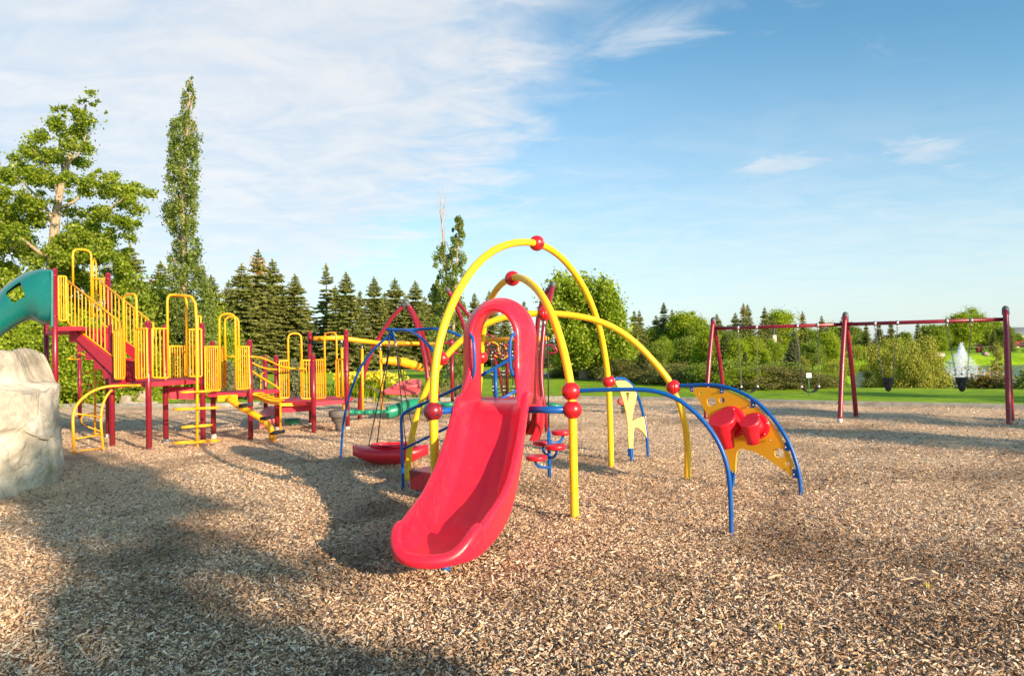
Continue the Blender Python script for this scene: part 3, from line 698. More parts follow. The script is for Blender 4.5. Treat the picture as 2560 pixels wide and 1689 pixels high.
# --- tall columnar poplar
def tall_poplar():
    Yp = 31.0; bx = P(462, 930, Yp).x; rs = np.random.default_rng(9)
    def w(u, v, dy=0): p = P(u, v, Yp+dy); return np.array((p.x-bx, dy, p.z))
    prof = [(185, 479, 3), (205, 474, 9), (240, 470, 17), (290, 468, 24), (310, 455, 38), (345, 462, 46), (385, 458, 42), (425, 458, 46), (470, 455, 48), (520, 452, 46), (560, 450, 42), (600, 462, 40), (640, 465, 46), (680, 468, 52), (720, 470, 56), (780, 475, 66), (840, 478, 76), (900, 478, 78), (925, 478, 60)]
    vs = np.array([p[0] for p in prof]); cu = np.array([p[1] for p in prof]); hw = np.array([p[2] for p in prof])
    pts = []; rad = []
    while len(pts) < 620:
        v = rs.uniform(188, 925); h = np.interp(v, vs, hw)
        if rs.random() > (h/92)**.6: continue
        u = np.interp(v, vs, cu)+h*rs.uniform(-1, 1)*.86; r = h*Yp/FPX; dy = rs.uniform(-1, 1)*r
        pts.append(w(u, v, dy)); rad.append(min(.26, .07+.16*r)*rs.uniform(.5, 1.2))
    pts = np.array(pts); rad = np.array(rad); n = 30000; wgt = rad**1.7; i = rs.choice(len(pts), n, p=wgt/wgt.sum()); g = rs.normal(0, 1, (n, 3)); g /= np.linalg.norm(g, axis=1)[:, None]; g *= (rs.random(n)**.5)[:, None]
    g *= rs.choice([1.0, 1.6, 2.3], n, p=[.6, .3, .1])[:, None]
    C = pts[i]+g*rad[i][:, None]*np.array([.8, .8, 1.35]); co, q = leaf_quads(C, .080, rs, 1.35, .2)
    t = thing('poplar_tree', 'tall narrow columnar poplar rising above the spruces', 'tree', (bx, Yp, 0))
    link('crown', np_mesh('crown', co, q, False), M['poplar'], t, True)
    mb = MB(); T = [w(470, 935), w(466, 800), w(462, 690), w(460, 590), w(455, 500), w(462, 400), w(470, 290), w(479, 190)]
    mb.tube(cr(T, 4), [.17*(1-.92*k/28)+.012 for k in range(29)], 9)
    for k in range(46):
        v = rs.uniform(240, 860); h = np.interp(v, vs, hw); s = 1 if rs.random() < .5 else -1; u = np.interp(v, vs, cu); dy = rs.normal(0, .25)
        limb(mb, w(u+4*(v-500)/400, v+rs.uniform(20, 60)), w(u+s*h*.7, v-40, dy), .03, .006, rs, .08)
    mb.build('trunk', M['bark'], t, True)
tall_poplar()

# --- slimmer poplar behind the climbing arches, with bare top twigs
def mid_poplar():
    Yp = 29.0; bx = P(1120, 985, Yp).x; rs = np.random.default_rng(19)
    def w(u, v, dy=0): p = P(u, v, Yp+dy); return np.array((p.x-bx, dy, p.z))
    prof = [(540, 1148, 8), (580, 1146, 16), (620, 1132, 32), (660, 1118, 42), (700, 1118, 44), (760, 1120, 42), (820, 1122, 44), (880, 1118, 48), (940, 1115, 46), (985, 1118, 34)]
    vs = np.array([p[0] for p in prof]); cu = np.array([p[1] for p in prof]); hw = np.array([p[2] for p in prof]); pts = []; rad = []
    while len(pts) < 300:
        v = rs.uniform(542, 990); h = np.interp(v, vs, hw)
        if rs.random() > (h/48)**.6: continue
        u = np.interp(v, vs, cu)+h*rs.uniform(-1, 1)
        if v < 640 and abs(u-1118) < 7: continue
        r = h*Yp/FPX; pts.append(w(u, v, rs.uniform(-1, 1)*r)); rad.append(min(.24, .07+.22*r)*rs.uniform(.4, 1.1))
    pts = np.array(pts); rad = np.array(rad); n = 20000; i = rs.integers(0, len(pts), n); g = rs.normal(0, 1, (n, 3)); g /= np.linalg.norm(g, axis=1)[:, None]; g *= (rs.random(n)**.5)[:, None]
    C = pts[i]+g*rad[i][:, None]*np.array([.8, .8, 1.4]); co, q = leaf_quads(C, .072, rs, 1.35, .2)
    t = thing('poplar_tree', 'slender double-stemmed poplar with bare twigs at the top, behind the arches', 'tree', (bx, Yp, 0))
    link('crown', np_mesh('crown', co, q, False), M['poplar'], t, True)
    mb = MB(); mb.tube(cr([w(1122, 1000), w(1120, 850), w(1116, 700), w(1108, 600), w(1103, 520), w(1098, 470)], 4), [.085*(1-.97*k/20)**1.3+.004 for k in range(21)], 8)
    mb.tube(cr([w(1122, 960), w(1135, 800), w(1140, 680), w(1150, 560)], 4), [.08*(1-.9*k/12)+.006 for k in range(13)], 8)
    for a, b_ in (((1108, 600), (1118, 500)), ((1112, 640), (1090, 560)), ((1106, 570), (1092, 480)), ((1115, 650), (1082, 600)), ((1105, 560), (1112, 480)), ((1104, 540), (1120, 478)), ((1102, 530), (1088, 500)), ((1110, 610), (1098, 520)), ((1101, 510), (1108, 462))): limb(mb, w(*a), w(*b_), .014, .003, rs, .05)
    for k in range(26):
        v = rs.uniform(600, 940); s = 1 if rs.random() < .5 else -1; h = np.interp(v, vs, hw); u = np.interp(v, vs, cu); limb(mb, w(u, v+25), w(u+s*h*.7, v-30), .02, .005, rs, .08)
    mb.build('trunk', M['bark'], t, True)
mid_poplar()

# --- broad green tree right of the arches
def round_tree():
    Yp = 37.5; bx = P(1460, 947, Yp).x; rs = np.random.default_rng(29)
    def w(u, v, dy=0): p = P(u, v, Yp+dy); return np.array((p.x-bx, dy, p.z))
    prof = [(684, 1400, 12), (700, 1425, 40), (730, 1450, 80), (780, 1455, 90), (830, 1462, 100), (870, 1472, 104), (895, 1475, 95), (915, 1480, 60)]
    vs = np.array([p[0] for p in prof]); cu = np.array([p[1] for p in prof]); hw = np.array([p[2] for p in prof]); pts = []; rad = []
    while len(pts) < 260:
        v = rs.uniform(690, 915); h = np.interp(v, vs, hw); u = np.interp(v, vs, cu)+h*rs.uniform(-1, 1)
        if rs.random() > (h/104): continue
        if 1405 < u < 1440 and v < 705: continue
        if 1462 < u < 1490 and v < 735: continue
        r = h*Yp/FPX; pts.append(w(u, v, rs.uniform(-1, 1)*r)); rad.append(rs.uniform(.25, .62))
    for (u, v) in ((1395, 690), (1402, 700), (1440, 700), (1500, 715), (1507, 700), (1525, 712), (1528, 735), (1390, 712)): pts.append(w(u, v)); rad.append(.34)
    pts = np.array(pts); rad = np.array(rad); n = 42000; wgt = rad**1.8; i = rs.choice(len(pts), n, p=wgt/wgt.sum()); g = rs.normal(0, 1, (n, 3)); g /= np.linalg.norm(g, axis=1)[:, None]; g *= (rs.random(n)**.5)[:, None]
    g *= rs.choice([.8, 1.3, 1.9], n, p=[.6, .3, .1])[:, None]
    C = pts[i]+g*rad[i][:, None]; co, q = leaf_quads(C, .115, rs, 1.4, .25)
    t = thing('broadleaf_tree', 'rounded bright green tree with short pinkish trunk beside the path', 'tree', (bx, Yp, 0))
    link('crown', np_mesh('crown', co, q, False), M['bright'], t, True)
    mb = MB(); mb.tube(cr([w(1461, 948), w(1460, 910), w(1459, 870), w(1457, 800), w(1455, 720)], 4), [.30*(1-.85*k/16)+.02 for k in range(17)], 9)
    for k in range(26): c = Vector(pts[rs.integers(0, len(pts))]); limb(mb, (0, 0, min(c.z-.6, rs.uniform(1.3, 4.0))), c, .09, .012, rs, .1)
    mb.build('trunk', M['bark_pink'], t, True)
round_tree()

def at(u, Y): return P(u, 880, Y)
def put(key, name, label, cat, u, vtop, Y, H, group=None, rz=None, wide=1.0, parts=('crown', 'trunk')):
    """place a tree so that its top stands at photo height vtop when standing at depth Y"""
    p = P(u, vtop, Y); gz = float(ground_h(p.x, Y)); s = (p.z-gz)/H; hs = s*wide
    if key.startswith('bush') and Y < 45: hs = max(s, .62 if u < 2000 else .34)*wide
    t = plant_tree(key, name, label, cat, p.x, Y, hs, rz if rz is not None else (u*1.7) % 6.28, group, sz=s, parts=parts); return t
GS = 'spruces in the row beyond the lawn'
SP = [('sprB', 325, 612, 44, 'ragged spruce with drooping limbs just right of the big poplar'), ('sprB', 402, 655, 46, 'spruce half hidden at the left edge of the columnar poplar'), ('sprC', 528, 690, 46, 'spruce reaching out from the right side of the columnar poplar'),
      ('sprB', 604, 661, 60, 'open-topped spruce, first one standing clear right of the columnar poplar'), ('sprCone', 645, 626, 62, 'tallest spruce of the row, its top hung with brown cones'), ('sprA', 681, 650, 64, 'dense spruce close against the right of the cone-laden one'), ('sprA', 737, 687, 64, 'compact dark spruce left of the gap of sky in the row'),
      ('sprThin', 815, 661, 66, 'thin spruce with bare trunk showing, just right of the sky gap'), ('sprC', 865, 682, 62, 'bushy spruce next to the thin bare-trunked one'), ('sprC', 935, 694, 66, 'spruce with level tiers left of the maroon tripod peak'), ('sprA', 987, 697, 68, 'spruce seen directly behind the peak of the maroon tripod'),
      ('sprC', 1038, 704, 68, 'neat conical spruce just right of the maroon tripod peak'), ('sprB', 1086, 714, 70, 'spruce half hidden by the slender poplar'), ('sprA', 1186, 733, 74, 'small spruce seen between the yellow arches above the red slide hood'), ('sprC', 1223, 728, 76, 'small spruce tip above the left of the red slide hood'), ('sprB', 1310, 752, 74, 'spruce tip just right of the slide hood')]
BK = [('sprB', 572, 702, 72, 'spruce in the back row showing left of the cone-laden one'), ('sprA', 706, 712, 74, 'spruce in the back row before the compact dark one'), ('sprC', 768, 772, 76, 'low spruce in the sky gap of the row'), ('sprA', 838, 716, 76, 'back-row spruce between the thin and the bushy spruce'),
      ('sprB', 900, 726, 78, 'back-row spruce right of the bushy one'), ('sprA', 961, 732, 78, 'back-row spruce left of the maroon tripod peak'), ('sprC', 1013, 738, 80, 'back-row spruce right of the maroon tripod peak'), ('sprB', 1062, 742, 80, 'back-row spruce left of the slender poplar'), ('sprB', 1140, 748, 82, 'back-row spruce right of the slender poplar'), ('sprA', 1262, 768, 82, 'back-row spruce behind the slide hood'), ('sprB', 545, 735, 72, 'back-row spruce right of the columnar poplar'), ('sprC', 360, 720, 60, 'back-row spruce between the big poplar and the columnar poplar')]
HH = dict(sprA=13, sprB=13, sprC=13, sprCone=14, sprBlue=12, sprThin=13, sprSmall=6, decA=10, decB=9, decC=11, decL=8, will=6, willB=6, bushG=3, bushL=3, bushB=3, bushO=2, bushY=3)
for key, u, v, Y, lab in SP+BK: put(key, 'spruce_tree', lab, 'tree', u, v, Y, HH[key], GS, wide=1.0+.42*((u*7) % 10)/10)

# understorey below the spruces on the left
GB = 'shrubs under the spruces'
for i, (key, u, v, Y, lab) in enumerate([
    ('bushY', 10, 720, 26, 'bright leafy shrub at the left edge under the teal slide'), ('bushY', 95, 770, 25, 'bright leafy shrub behind the grey climbing rock'), ('bushL', 170, 800, 26, 'sunlit leafy shrub below the teal slide mouth'), ('bushY', 235, 812, 25.6, 'bright shrub seen under the red stair side'),
    ('bushY', 300, 830, 26.5, 'bright shrub behind the foot of the red stairs'), ('bushG', 345, 700, 32, 'darker tall shrub behind the yellow stair rails'), ('bushG', 120, 700, 31, 'dark shrub under the big poplar'), ('bushG', 20, 680, 33, 'dark shrub at the left edge under the big poplar'), ('bushL', 400, 765, 33, 'light green shrub left of the columnar poplar foot'),
    ('bushY', 505, 770, 33, 'light green shrub right of the columnar poplar foot'), ('bushG', 560, 862, 50, 'green shrub under the open-topped spruce'), ('bushG', 790, 868, 52, 'green shrub under the sky gap'), ('bushG', 700, 866, 55, 'green shrub under the compact dark spruce'), ('bushL', 860, 868, 60, 'yellow-green shrub behind the overhead yellow beam'),
    ('bushG', 930, 872, 62, 'dark shrub under the level-tiered spruce'), ('bushG', 1000, 870, 62, 'dark shrub between the legs of the maroon tripod'), ('bushL', 1060, 874, 64, 'light shrub just left of the slender poplar'), ('bushG', 1190, 840, 62, 'dark shrub seen under the low yellow arch'), ('bushG', 1250, 845, 62, 'dark shrub seen through the slide hood'), ('bushB', 1330, 850, 58, 'brownish shrub right of the slide hood'), ('bushB', 1390, 870, 50, 'brownish shrub left of the rounded tree trunk')]):
    Y += 14 if Y >= 50 else 0
    put(key, 'shrub', lab, 'shrub', u, v, Y, HH[key], GB, wide=1.9 if Y > 40 else 1.0 if v > 790 else .75, parts=('foliage', 'stem'))
# three clipped young conifers behind the lower decks
mk_spruce('young', 2.6, .75, ('spruce_blue', 'bark_dark'), 41, dens=1.3, droop=.05, spray=.22)
for u, v, lab in ((572, 905, 'small pale green conifer behind the middle deck, left one'), (640, 905, 'small pale green conifer behind the curved yellow rails'), (735, 900, 'small pale green conifer seen through the low deck opening')):
    put('young', 'young_conifer', lab, 'tree', u, v, 26.5, 2.6, 'young conifers planted behind the decks')

# --- right: trees around and beyond the pond
GT = 'trees around the pond'
RT = [('sprB', 1585, 776, 62, 'left of two twin spruces right of the rounded tree'), ('sprA', 1598, 776, 63, 'right of two twin spruces right of the rounded tree'), ('sprA', 1554, 800, 66, 'short spruce just right of the rounded tree crown'), ('decB', 1630, 812, 70, 'hazy green tree behind the twin spruces'),
      ('sprBlue', 1659, 757, 70, 'tall spruce standing alone right of the twin spruces'), ('sprA', 1680, 773, 72, 'narrow spruce close right of the tall lone one'), ('decL', 1708, 782, 68, 'broadleaf tree with a yellow patch in its top'), ('decC', 1732, 780, 70, 'tall green broadleaf tree right of the yellow-topped one'), ('decA', 1752, 802, 66, 'broad green tree left of the swing frame'),
      ('decB', 1640, 850, 52, 'green tree above the little white building'), ('sprB', 1800, 800, 60, 'spruce just right of the left swing posts'), ('decC', 1822, 815, 56, 'yellow-green tree behind the left end of the swing beam'),
      ('sprCone', 1858, 758, 66, 'brown-topped spruce over the swing beam, tallest there'), ('sprA', 1869, 761, 68, 'green spruce paired with the brown-topped one'), ('sprA', 1911, 768, 66, 'slim spruce above the beam between the two belt swings'), ('decL', 1948, 777, 70, 'light green broadleaf tree over the swing beam'), ('sprBlue', 1985, 825, 52, 'blue-grey spruce behind the second belt swing'),
      ('sprCone', 2006, 778, 70, 'brown-tipped spruce above the second belt swing'), ('sprA', 2054, 789, 70, 'dark spruce left of the middle swing post'), ('decL', 2068, 830, 60, 'soft green tree right behind the second belt swing'), ('sprB', 2106, 789, 74, 'spruce directly behind the middle swing post'), ('decA', 2145, 822, 95, 'low dark green tree just right of the middle swing post'),
      ('sprA', 2165, 808, 90, 'small dark spruce tip right of the middle swing post'), ('sprBlue', 2197, 803, 88, 'dark spruce left of the first bucket swing'), ('sprB', 2227, 802, 90, 'wide dark spruce between the bucket swing chains'), ('sprA', 2294, 803, 96, 'dark pointed spruce left of the tall far tree'),
      ('decB', 2325, 806, 98, 'green round tree next to the pointed dark spruce'), ('decA', 2350, 815, 96, 'mid green tree between the pointed spruce and the tall far tree'), ('decB', 2372, 805, 99, 'dark green tree behind the second bucket swing'), ('decL', 2400, 785, 97, 'bright green tall tree behind the second bucket swing'), ('decA', 2428, 774, 98, 'highest bright green tree beyond the fountain'), ('decC', 2462, 795, 98, 'green tree right of the highest tree beyond the fountain'),
      ('decL', 2492, 803, 99, 'light green tree left of the right swing post'), ('sprB', 2484, 820, 92, 'dark small spruce left of the right swing post'), ('sprA', 2524, 814, 88, 'dark spruce seen beside the right swing post'), ('sprB', 2572, 822, 84, 'dark spruce at the right edge of the picture'), ('sprA', 1770, 812, 68, 'spruce behind the top of the left swing posts'), ('decB', 2260, 826, 94, 'low green tree right of the first bucket swing')]
for key, u, v, Y, lab in RT: put(key, ('spruce_tree' if key.startswith('spr') else 'broadleaf_tree'), lab, 'tree', u, v, Y, HH[key], GT, wide=1.15 if key.startswith('dec') else .95)
WT = [('will', 2240, 862, 33, 'large yellow-green willow shrub left of the first bucket swing'), ('will', 2275, 868, 31, 'spreading yellow-green willow shrub in front of the pond'), ('will', 2318, 852, 34, 'tall yellow-green willow shrub left of the fountain'), ('willB', 2338, 915, 31, 'lower yellow-green shrub beside the fountain water'),
      ('willB', 2205, 840, 38, 'willow shrub top rising behind the first bucket swing'), ('willB', 2288, 845, 39, 'willow shrub top behind the largest shrub'), ('willB', 2010, 885, 33, 'pale yellow-green shrub behind the white notice'), ('decL', 1845, 850, 38, 'sunlit yellow-green tree behind the first belt swing'), ('bushG', 1960, 905, 31, 'dark green shrub between the belt swings'),
      ('bushB', 1690, 912, 31, 'brown-green rounded shrub in the dip of the lawn'), ('bushB', 1640, 915, 33, 'brown-green shrub left of the rounded one'), ('bushB', 1920, 920, 26.5, 'dark brownish shrub behind the belt swing'), ('bushB', 1975, 925, 26.5, 'dark brownish shrub behind the notice post'), ('bushG', 2070, 935, 26.5, 'dark shrub left of the middle swing post'), ('bushL', 1870, 925, 27, 'light green shrub under the first belt swing'),
      ('bushG', 1790, 905, 29, 'green shrub between the left swing posts'), ('bushG', 1825, 900, 30, 'green shrub right of the left swing posts'), ('bushG', 1740, 915, 31, 'green shrub left of the left swing posts'), ('bushB', 1560, 900, 35, 'olive shrub behind the low yellow arch'), ('bushL', 1500, 880, 40, 'yellow-green shrub right of the pinkish trunk'), ('bushG', 1530, 910, 37, 'dark green shrub right of the pinkish trunk'), ('bushB', 1425, 905, 40, 'olive shrub left of the pinkish trunk'),
      ('bushL', 2120, 905, 58, 'bright green shrub on the far side of the pond'), ('bushL', 2165, 912, 70, 'bright green shrub left on the far shore'), ('bushO', 2470, 938, 26.5, 'orange-leaved shrub near the right swing post'), ('bushO', 2502, 955, 26, 'rusty low shrub beside the right swing post'), ('bushG', 2590, 925, 25, 'dark shrub at the right edge beside the pond')]
for key, u, v, Y, lab in WT: put(key, 'shrub', lab, 'shrub', u, v, Y, HH[key], 'shrubs on the pond bank', wide=(.50 if key == 'will' else .62) if key.startswith('will') else (1.15 if u < 2000 and Y < 34 else 1.0), parts=('foliage', 'stem'))
MID = [('sprB', 1640, 788, 74, 'spruce left of the tall lone one right of the twin spruces'), ('sprA', 1792, 785, 72, 'spruce tip above the left end of the swing beam'), ('sprA', 1838, 782, 74, 'spruce tip left of the brown-topped one over the beam'), ('sprB', 1930, 792, 68, 'spruce left of the light green tree over the beam'), ('decB', 2012, 812, 76, 'green tree below the brown-tipped spruce'),
       ('decA', 2082, 810, 82, 'green tree left of the middle post at beam height'), ('decC', 2128, 806, 90, 'green tree top right of the middle post at beam height'), ('decB', 2510, 812, 97, 'green tree filling the gap left of the right post'), ('decA', 2545, 834, 104, 'green tree right of the right swing post'),
       ('decL', 1775, 828, 42, 'yellow-green tree filling the space inside the left swing posts'), ('sprSmall', 1812, 835, 40, 'olive pine right of the left swing posts'), ('decL', 1880, 842, 44, 'yellow-green tree between the chains of the first belt swing'), ('sprB', 1900, 815, 50, 'wide dark spruce right of the first belt swing'),
       ('sprBlue', 1978, 850, 42, 'low blue-grey spruce left of the notice'), ('decB', 2030, 850, 46, 'green tree right above the notice'), ('decL', 2075, 845, 56, 'tall light green tree left of the middle swing post'), ('decB', 1722, 835, 48, 'dark green tree left of the left swing posts'), ('decL', 1560, 850, 46, 'pale green tree right of the rounded tree crown'),
       ('decL', 2145, 862, 86, 'light tree on the far shore right of the middle swing post'), ('decB', 2190, 850, 88, 'green tree on the far shore left of the first bucket swing'), ('decL', 2240, 845, 84, 'light green tree on the far shore between the bucket chains'), ('decA', 1930, 850, 58, 'broad green tree under the beam between the belt swings'), ('decB', 1840, 840, 58, 'green tree under the beam over the first belt swing'), ('decA', 1660, 845, 62, 'broad tree behind the little white shed'), ('decL', 2350, 840, 92, 'yellow-green tree left of the fountain on the far bank'), ('decB', 1520, 860, 52, 'green tree under the rounded tree crown at its right')]
for key, u, v, Y, lab in MID: put(key, ('spruce_tree' if key.startswith('sprB') else 'pine_tree' if key == 'sprSmall' else 'broadleaf_tree'), lab, 'tree', u, v, Y, HH[key], GT, wide=1.25)
for u, v, Y, lab in ((1607, 862, 34, 'small layered pine on the lawn edge below the twin spruces'), (1862, 880, 32, 'small layered pine behind the first belt swing')):
    put('sprSmall', 'pine_tree', lab, 'tree', u, v, Y, 6, 'small pines')
mk_decid('sapling', 4.2, [(.3, .35), (.5, .6), (.75, .45), (1, .12)], 26, 1500, .13, .32, ('willow', 'bark'), 61, trunk_r=.05)
put('sapling', 'sapling', 'thin yellow-leaved sapling on the far side beside the right swing post', 'tree', 2492, 862, 62, 4.2)

# trees standing behind and to the right of the viewer; their long shadows fall across the chips
def caster(key, u, v, dist, s, lab, H):
    p = G(u, v); q = p + Vector((SUN_XY.x, SUN_XY.y, 0))*dist; g = float(ground_h(q.x, q.y))
    t = thing('slender_tree', lab, 'tree', (q.x, q.y, -.02), 'trees standing behind the viewer'); t.scale = (s, s, s); t.rotation_euler.z = u
    pr = PROTO[key]; link('crown', pr[0], M[pr[2][0]], t, True); link('trunk', pr[1], M[pr[2][1]], t, True)
mk_decid('shadeA', 8, [(.14, .4), (.3, .75), (.5, .85), (.7, .75), (.86, .5), (1, .12)], 30, 4200, .16, .42, ('mid', 'bark'), 71, trunk_r=.10)
o1, o2 = .74, .67
mk_decid('shadeC', 8, [(.30, .35), (.50, .50), (.60, .60), (.72, .75, .4*o1, .4*o2), (.82, .9, .65*o1, .65*o2), (.92, .7, .8*o1, .8*o2), (1, .3, .8*o1, .8*o2)], 90, 4600, .15, .33, ('mid', 'bark'), 75, trunk_r=.07, hollow=.1)
mk_decid('shadeB', 8, [(.2, .5), (.4, 1.0), (.6, 1.2), (.8, .9), (1, .2)], 34, 2600, .17, .40, ('mid', 'bark'), 72, trunk_r=.09)
# ---------------------------------------------------------------- central climbing frame with arches and slide
CF = thing('arch_climber', 'central climber of yellow arches with red joint balls, red slide and drum panel', 'climbing frame', (0, 7.8, 0))
RT_ = .0415
def traced(pts, A, B, n=6, it=6):
    q = [W(u, v, A, B) for u, v in pts]; return smooth_path(cr(q, n), it)
A0, A1 = Vector((-.745, 6.62, 0)), G(1528, 1168)          # tall arch feet
B0, B1 = G(1437, 1307), Vector((-.50, 9.9, 0))            # middle arch feet
C0, C1 = G(1018, 1201), G(1719, 1202)                     # low arch feet
archA = traced([(1090, 1300), (1087, 1150), (1084, 1060), (1084, 1000), (1087, 930), (1097, 860), (1118, 790), (1150, 720), (1192, 660), (1240, 622), (1290, 606), (1335, 607), (1375, 622), (1415, 655), (1455, 710), (1485, 775), (1505, 845), (1515, 905), (1521, 955), (1525, 1040), (1528, 1168)], A0, A1)
archB = traced([(1437, 1307), (1434, 1180), (1431, 1024), (1428, 978), (1420, 925), (1402, 850), (1377, 780), (1345, 725), (1308, 696), (1282, 694), (1252, 710), (1228, 745), (1214, 790), (1207, 840), (1203, 892), (1199, 950), (1195, 1010), (1193, 1100), (1192, 1166)], B0, B1)
archC = traced([(1018, 1201), (1022, 1140), (1032, 1080), (1048, 1020), (1070, 963), (1100, 910), (1140, 862), (1190, 822), (1245, 797), (1300, 786), (1360, 783), (1425, 787), (1490, 800), (1545, 824), (1595, 862), (1640, 910), (1675, 955), (1700, 1010), (1714, 1070), (1719, 1130), (1719, 1202)], C0, C1)
for nm, a, lab in (('arch', archA, 'tallest yellow arch'), ('arch', archB, 'middle yellow arch over the slide'), ('arch', archC, 'low wide yellow arch')):
    a = list(a); a[0] = a[0]-Vector((0, 0, .08)); a[-1] = a[-1]-Vector((0, 0, .08))
    tag(MB().tube(a, RT_, 20).build(nm, M['yellow'], CF), lab)
def jball(u, v, A, B, mat='red2', lab=None):
    c = W(u, v, A, B); mb = MB(); rr_ = .093; pf = [(-rr_*math.cos(math.pi*k/22), rr_*math.sin(math.pi*k/22)) for k in range(1, 22)]; pf[10:11] = [(-.004, .0929), (-.0035, .0895), (.0035, .0895), (.004, .0929)]
    mb.lathe(pf, c, (B.x-A.x, B.y-A.y, .35), 28)
    o = mb.build('joint_ball', M[mat], CF)
    for k in range(4):
        a = k*math.pi/2+.6; d = Vector((math.cos(a), math.sin(a)*.9, -.35)).normalized()
        if k == 0: b2 = MB()
        b2.lathe([(0, .016), (.004, .016), (.004, .010), (.001, .009)], c+d*.0915, d, 8)
    b2.build('bolt', M['black'], o)
    if lab: tag(o, lab)
    return c
jA0 = jball(1083, 1027, A0, A1, 'maroon', 'dark maroon ball'); jA1 = jball(1522, 953, A0, A1); jAt = jball(1342, 608, A0, A1)
jB0 = jball(1428, 978, B0, B1); jB0b = jball(1431, 1024, B0, B1); jBt = jball(1281, 696, B0, B1); jB1 = jball(1203, 893, B0, B1)
jC0 = jball(1105, 896, C0, C1); jC1 = jball(1683, 967, C0, C1); jCt = jball(1361, 784, C0, C1)

# curved blue pipes
def pipe(name, pts, r, mat='blue', parent=CF, seg=12, n=6, it=4, closed=False):
    return MB().tube(smooth_path(cr(pts, n), it) if not closed else cr(pts, n, True), r, seg, closed=closed).build(name, M[mat], parent)
E = G(1829, 1342); S = jB0
pipe('curved_pipe', [W(u, v, (S.x, S.y), (E.x, E.y)) for u, v in ((1432, 977), (1500, 974), (1590, 973), (1640, 978), (1690, 995), (1735, 1028), (1775, 1072), (1803, 1120), (1820, 1175), (1826, 1240), (1829, 1348))], .0205)
# drum panel
E2 = G(2003, 1240); S2 = jC1; PL = ((S2.x, S2.y), (E2.x, E2.y))
top = [(1687, 964), (1740, 962), (1780, 962), (1820, 968), (1868, 988), (1910, 1020), (1948, 1065), (1975, 1112), (1992, 1160), (2000, 1200), (2003, 1246)]
pipe('curved_pipe', [W(u, v, *PL) for u, v in top], .0225)
def z6(x, y): return (1440+x/3.135, 880+y/3.135)
def to2(pl, uv):
    O = Vector((pl[0][0], pl[0][1], 0)); e = Vector((pl[1][0]-pl[0][0], pl[1][1]-pl[0][1], 0)).normalized(); w = W(uv[0], uv[1], *pl); return ((w-O).dot(e), w.z)
def circ(pl, x, y, r, n=20):
    c = to2(pl, z6(x, y)); e = to2(pl, z6(x, y+r)); rr = abs(e[1]-c[1]); return [(c[0]+rr*math.cos(2*math.pi*k/n), c[1]+rr*math.sin(2*math.pi*k/n)) for k in range(n)]
def cr2(pts, n=5, closed=True): return [(p.x, p.y) for p in cr([Vector((a, b, 0)) for a, b in pts], n, closed)]
up_edge = [(890, 284), (960, 276), (1060, 280), (1150, 296), (1225, 318), (1300, 350), (1380, 402), (1450, 462), (1520, 540), (1580, 626), (1635, 720), (1680, 825), (1712, 920), (1728, 988)]
lo_edge = [(1690, 964), (1600, 900), (1500, 830), (1440, 797), (1380, 772), (1310, 757), (1280, 762), (1262, 785), (1255, 840), (1250, 950)]
st_edge = [(1165, 945), (1166, 880), (1160, 800), (1140, 720), (1105, 640), (1060, 550), (1005, 440), (950, 350), (890, 292)]
ol = [(p.x, p.y) for seg_ in (up_edge, lo_edge, st_edge) for p in cr([Vector((*to2(PL, z6(*q)), 0)) for q in seg_], 4)]
holes = [circ(PL, 980, 323, 12), circ(PL, 1063, 388, 37), circ(PL, 1146, 375, 24), circ(PL, 1596, 790, 40), circ(PL, 1659, 872, 17)]
e2 = Vector((PL[1][0]-PL[0][0], PL[1][1]-PL[0][1], 0)).normalized(); nrm2 = Vector((e2.y, -e2.x, 0))   # towards the viewer
if nrm2.y > 0: nrm2 = -nrm2
pan = flat_panel('drum_panel', ol, holes, (S2.x, S2.y), (e2.x, e2.y), .018, M['panel'], CF)
tag(pan, 'orange-yellow curved panel with round holes')
mb = MB()
for x, y in ((910, 278), (1146, 292), (1388, 405), (1655, 740), (1718, 952)):
    c = W(*z6(x, y), *PL); mb.plate([c+e2*a+Vector((0, 0, b)) for a, b in ((-.025, -.045), (.025, -.045), (.025, .05), (-.025, .05))], .034)
mb.build('clip', M['blue'], CF, bevel=.005)
mb = MB()
for x, y in ((912, 292), (1146, 306), (1180, 447), (1348, 433), (1525, 686), (1392, 412), (1232, 934), (1645, 742), (1710, 955), (1700, 905)):
    c = W(*z6(x, y), *PL)+nrm2*.02; mb.lathe([(0, .011), (.006, .010), (.009, .006)], c, nrm2, 8)
mb.build('bolt', M['steel'], pan)
# stem foot
a, b = W(*z6(1180, 950), *PL), W(*z6(1250, 950), *PL); f0 = W(*z6(1213, 1060), *PL); base = Vector((f0.x, f0.y, -.05))
MB().plate([a+Vector((0, 0, .03)), b+Vector((0, 0, .03)), f0+e2*.03, f0-e2*.03], .05).tube([f0+Vector((0, 0, .06)), base], .028, 12).build('panel_foot', M['blue'], CF)
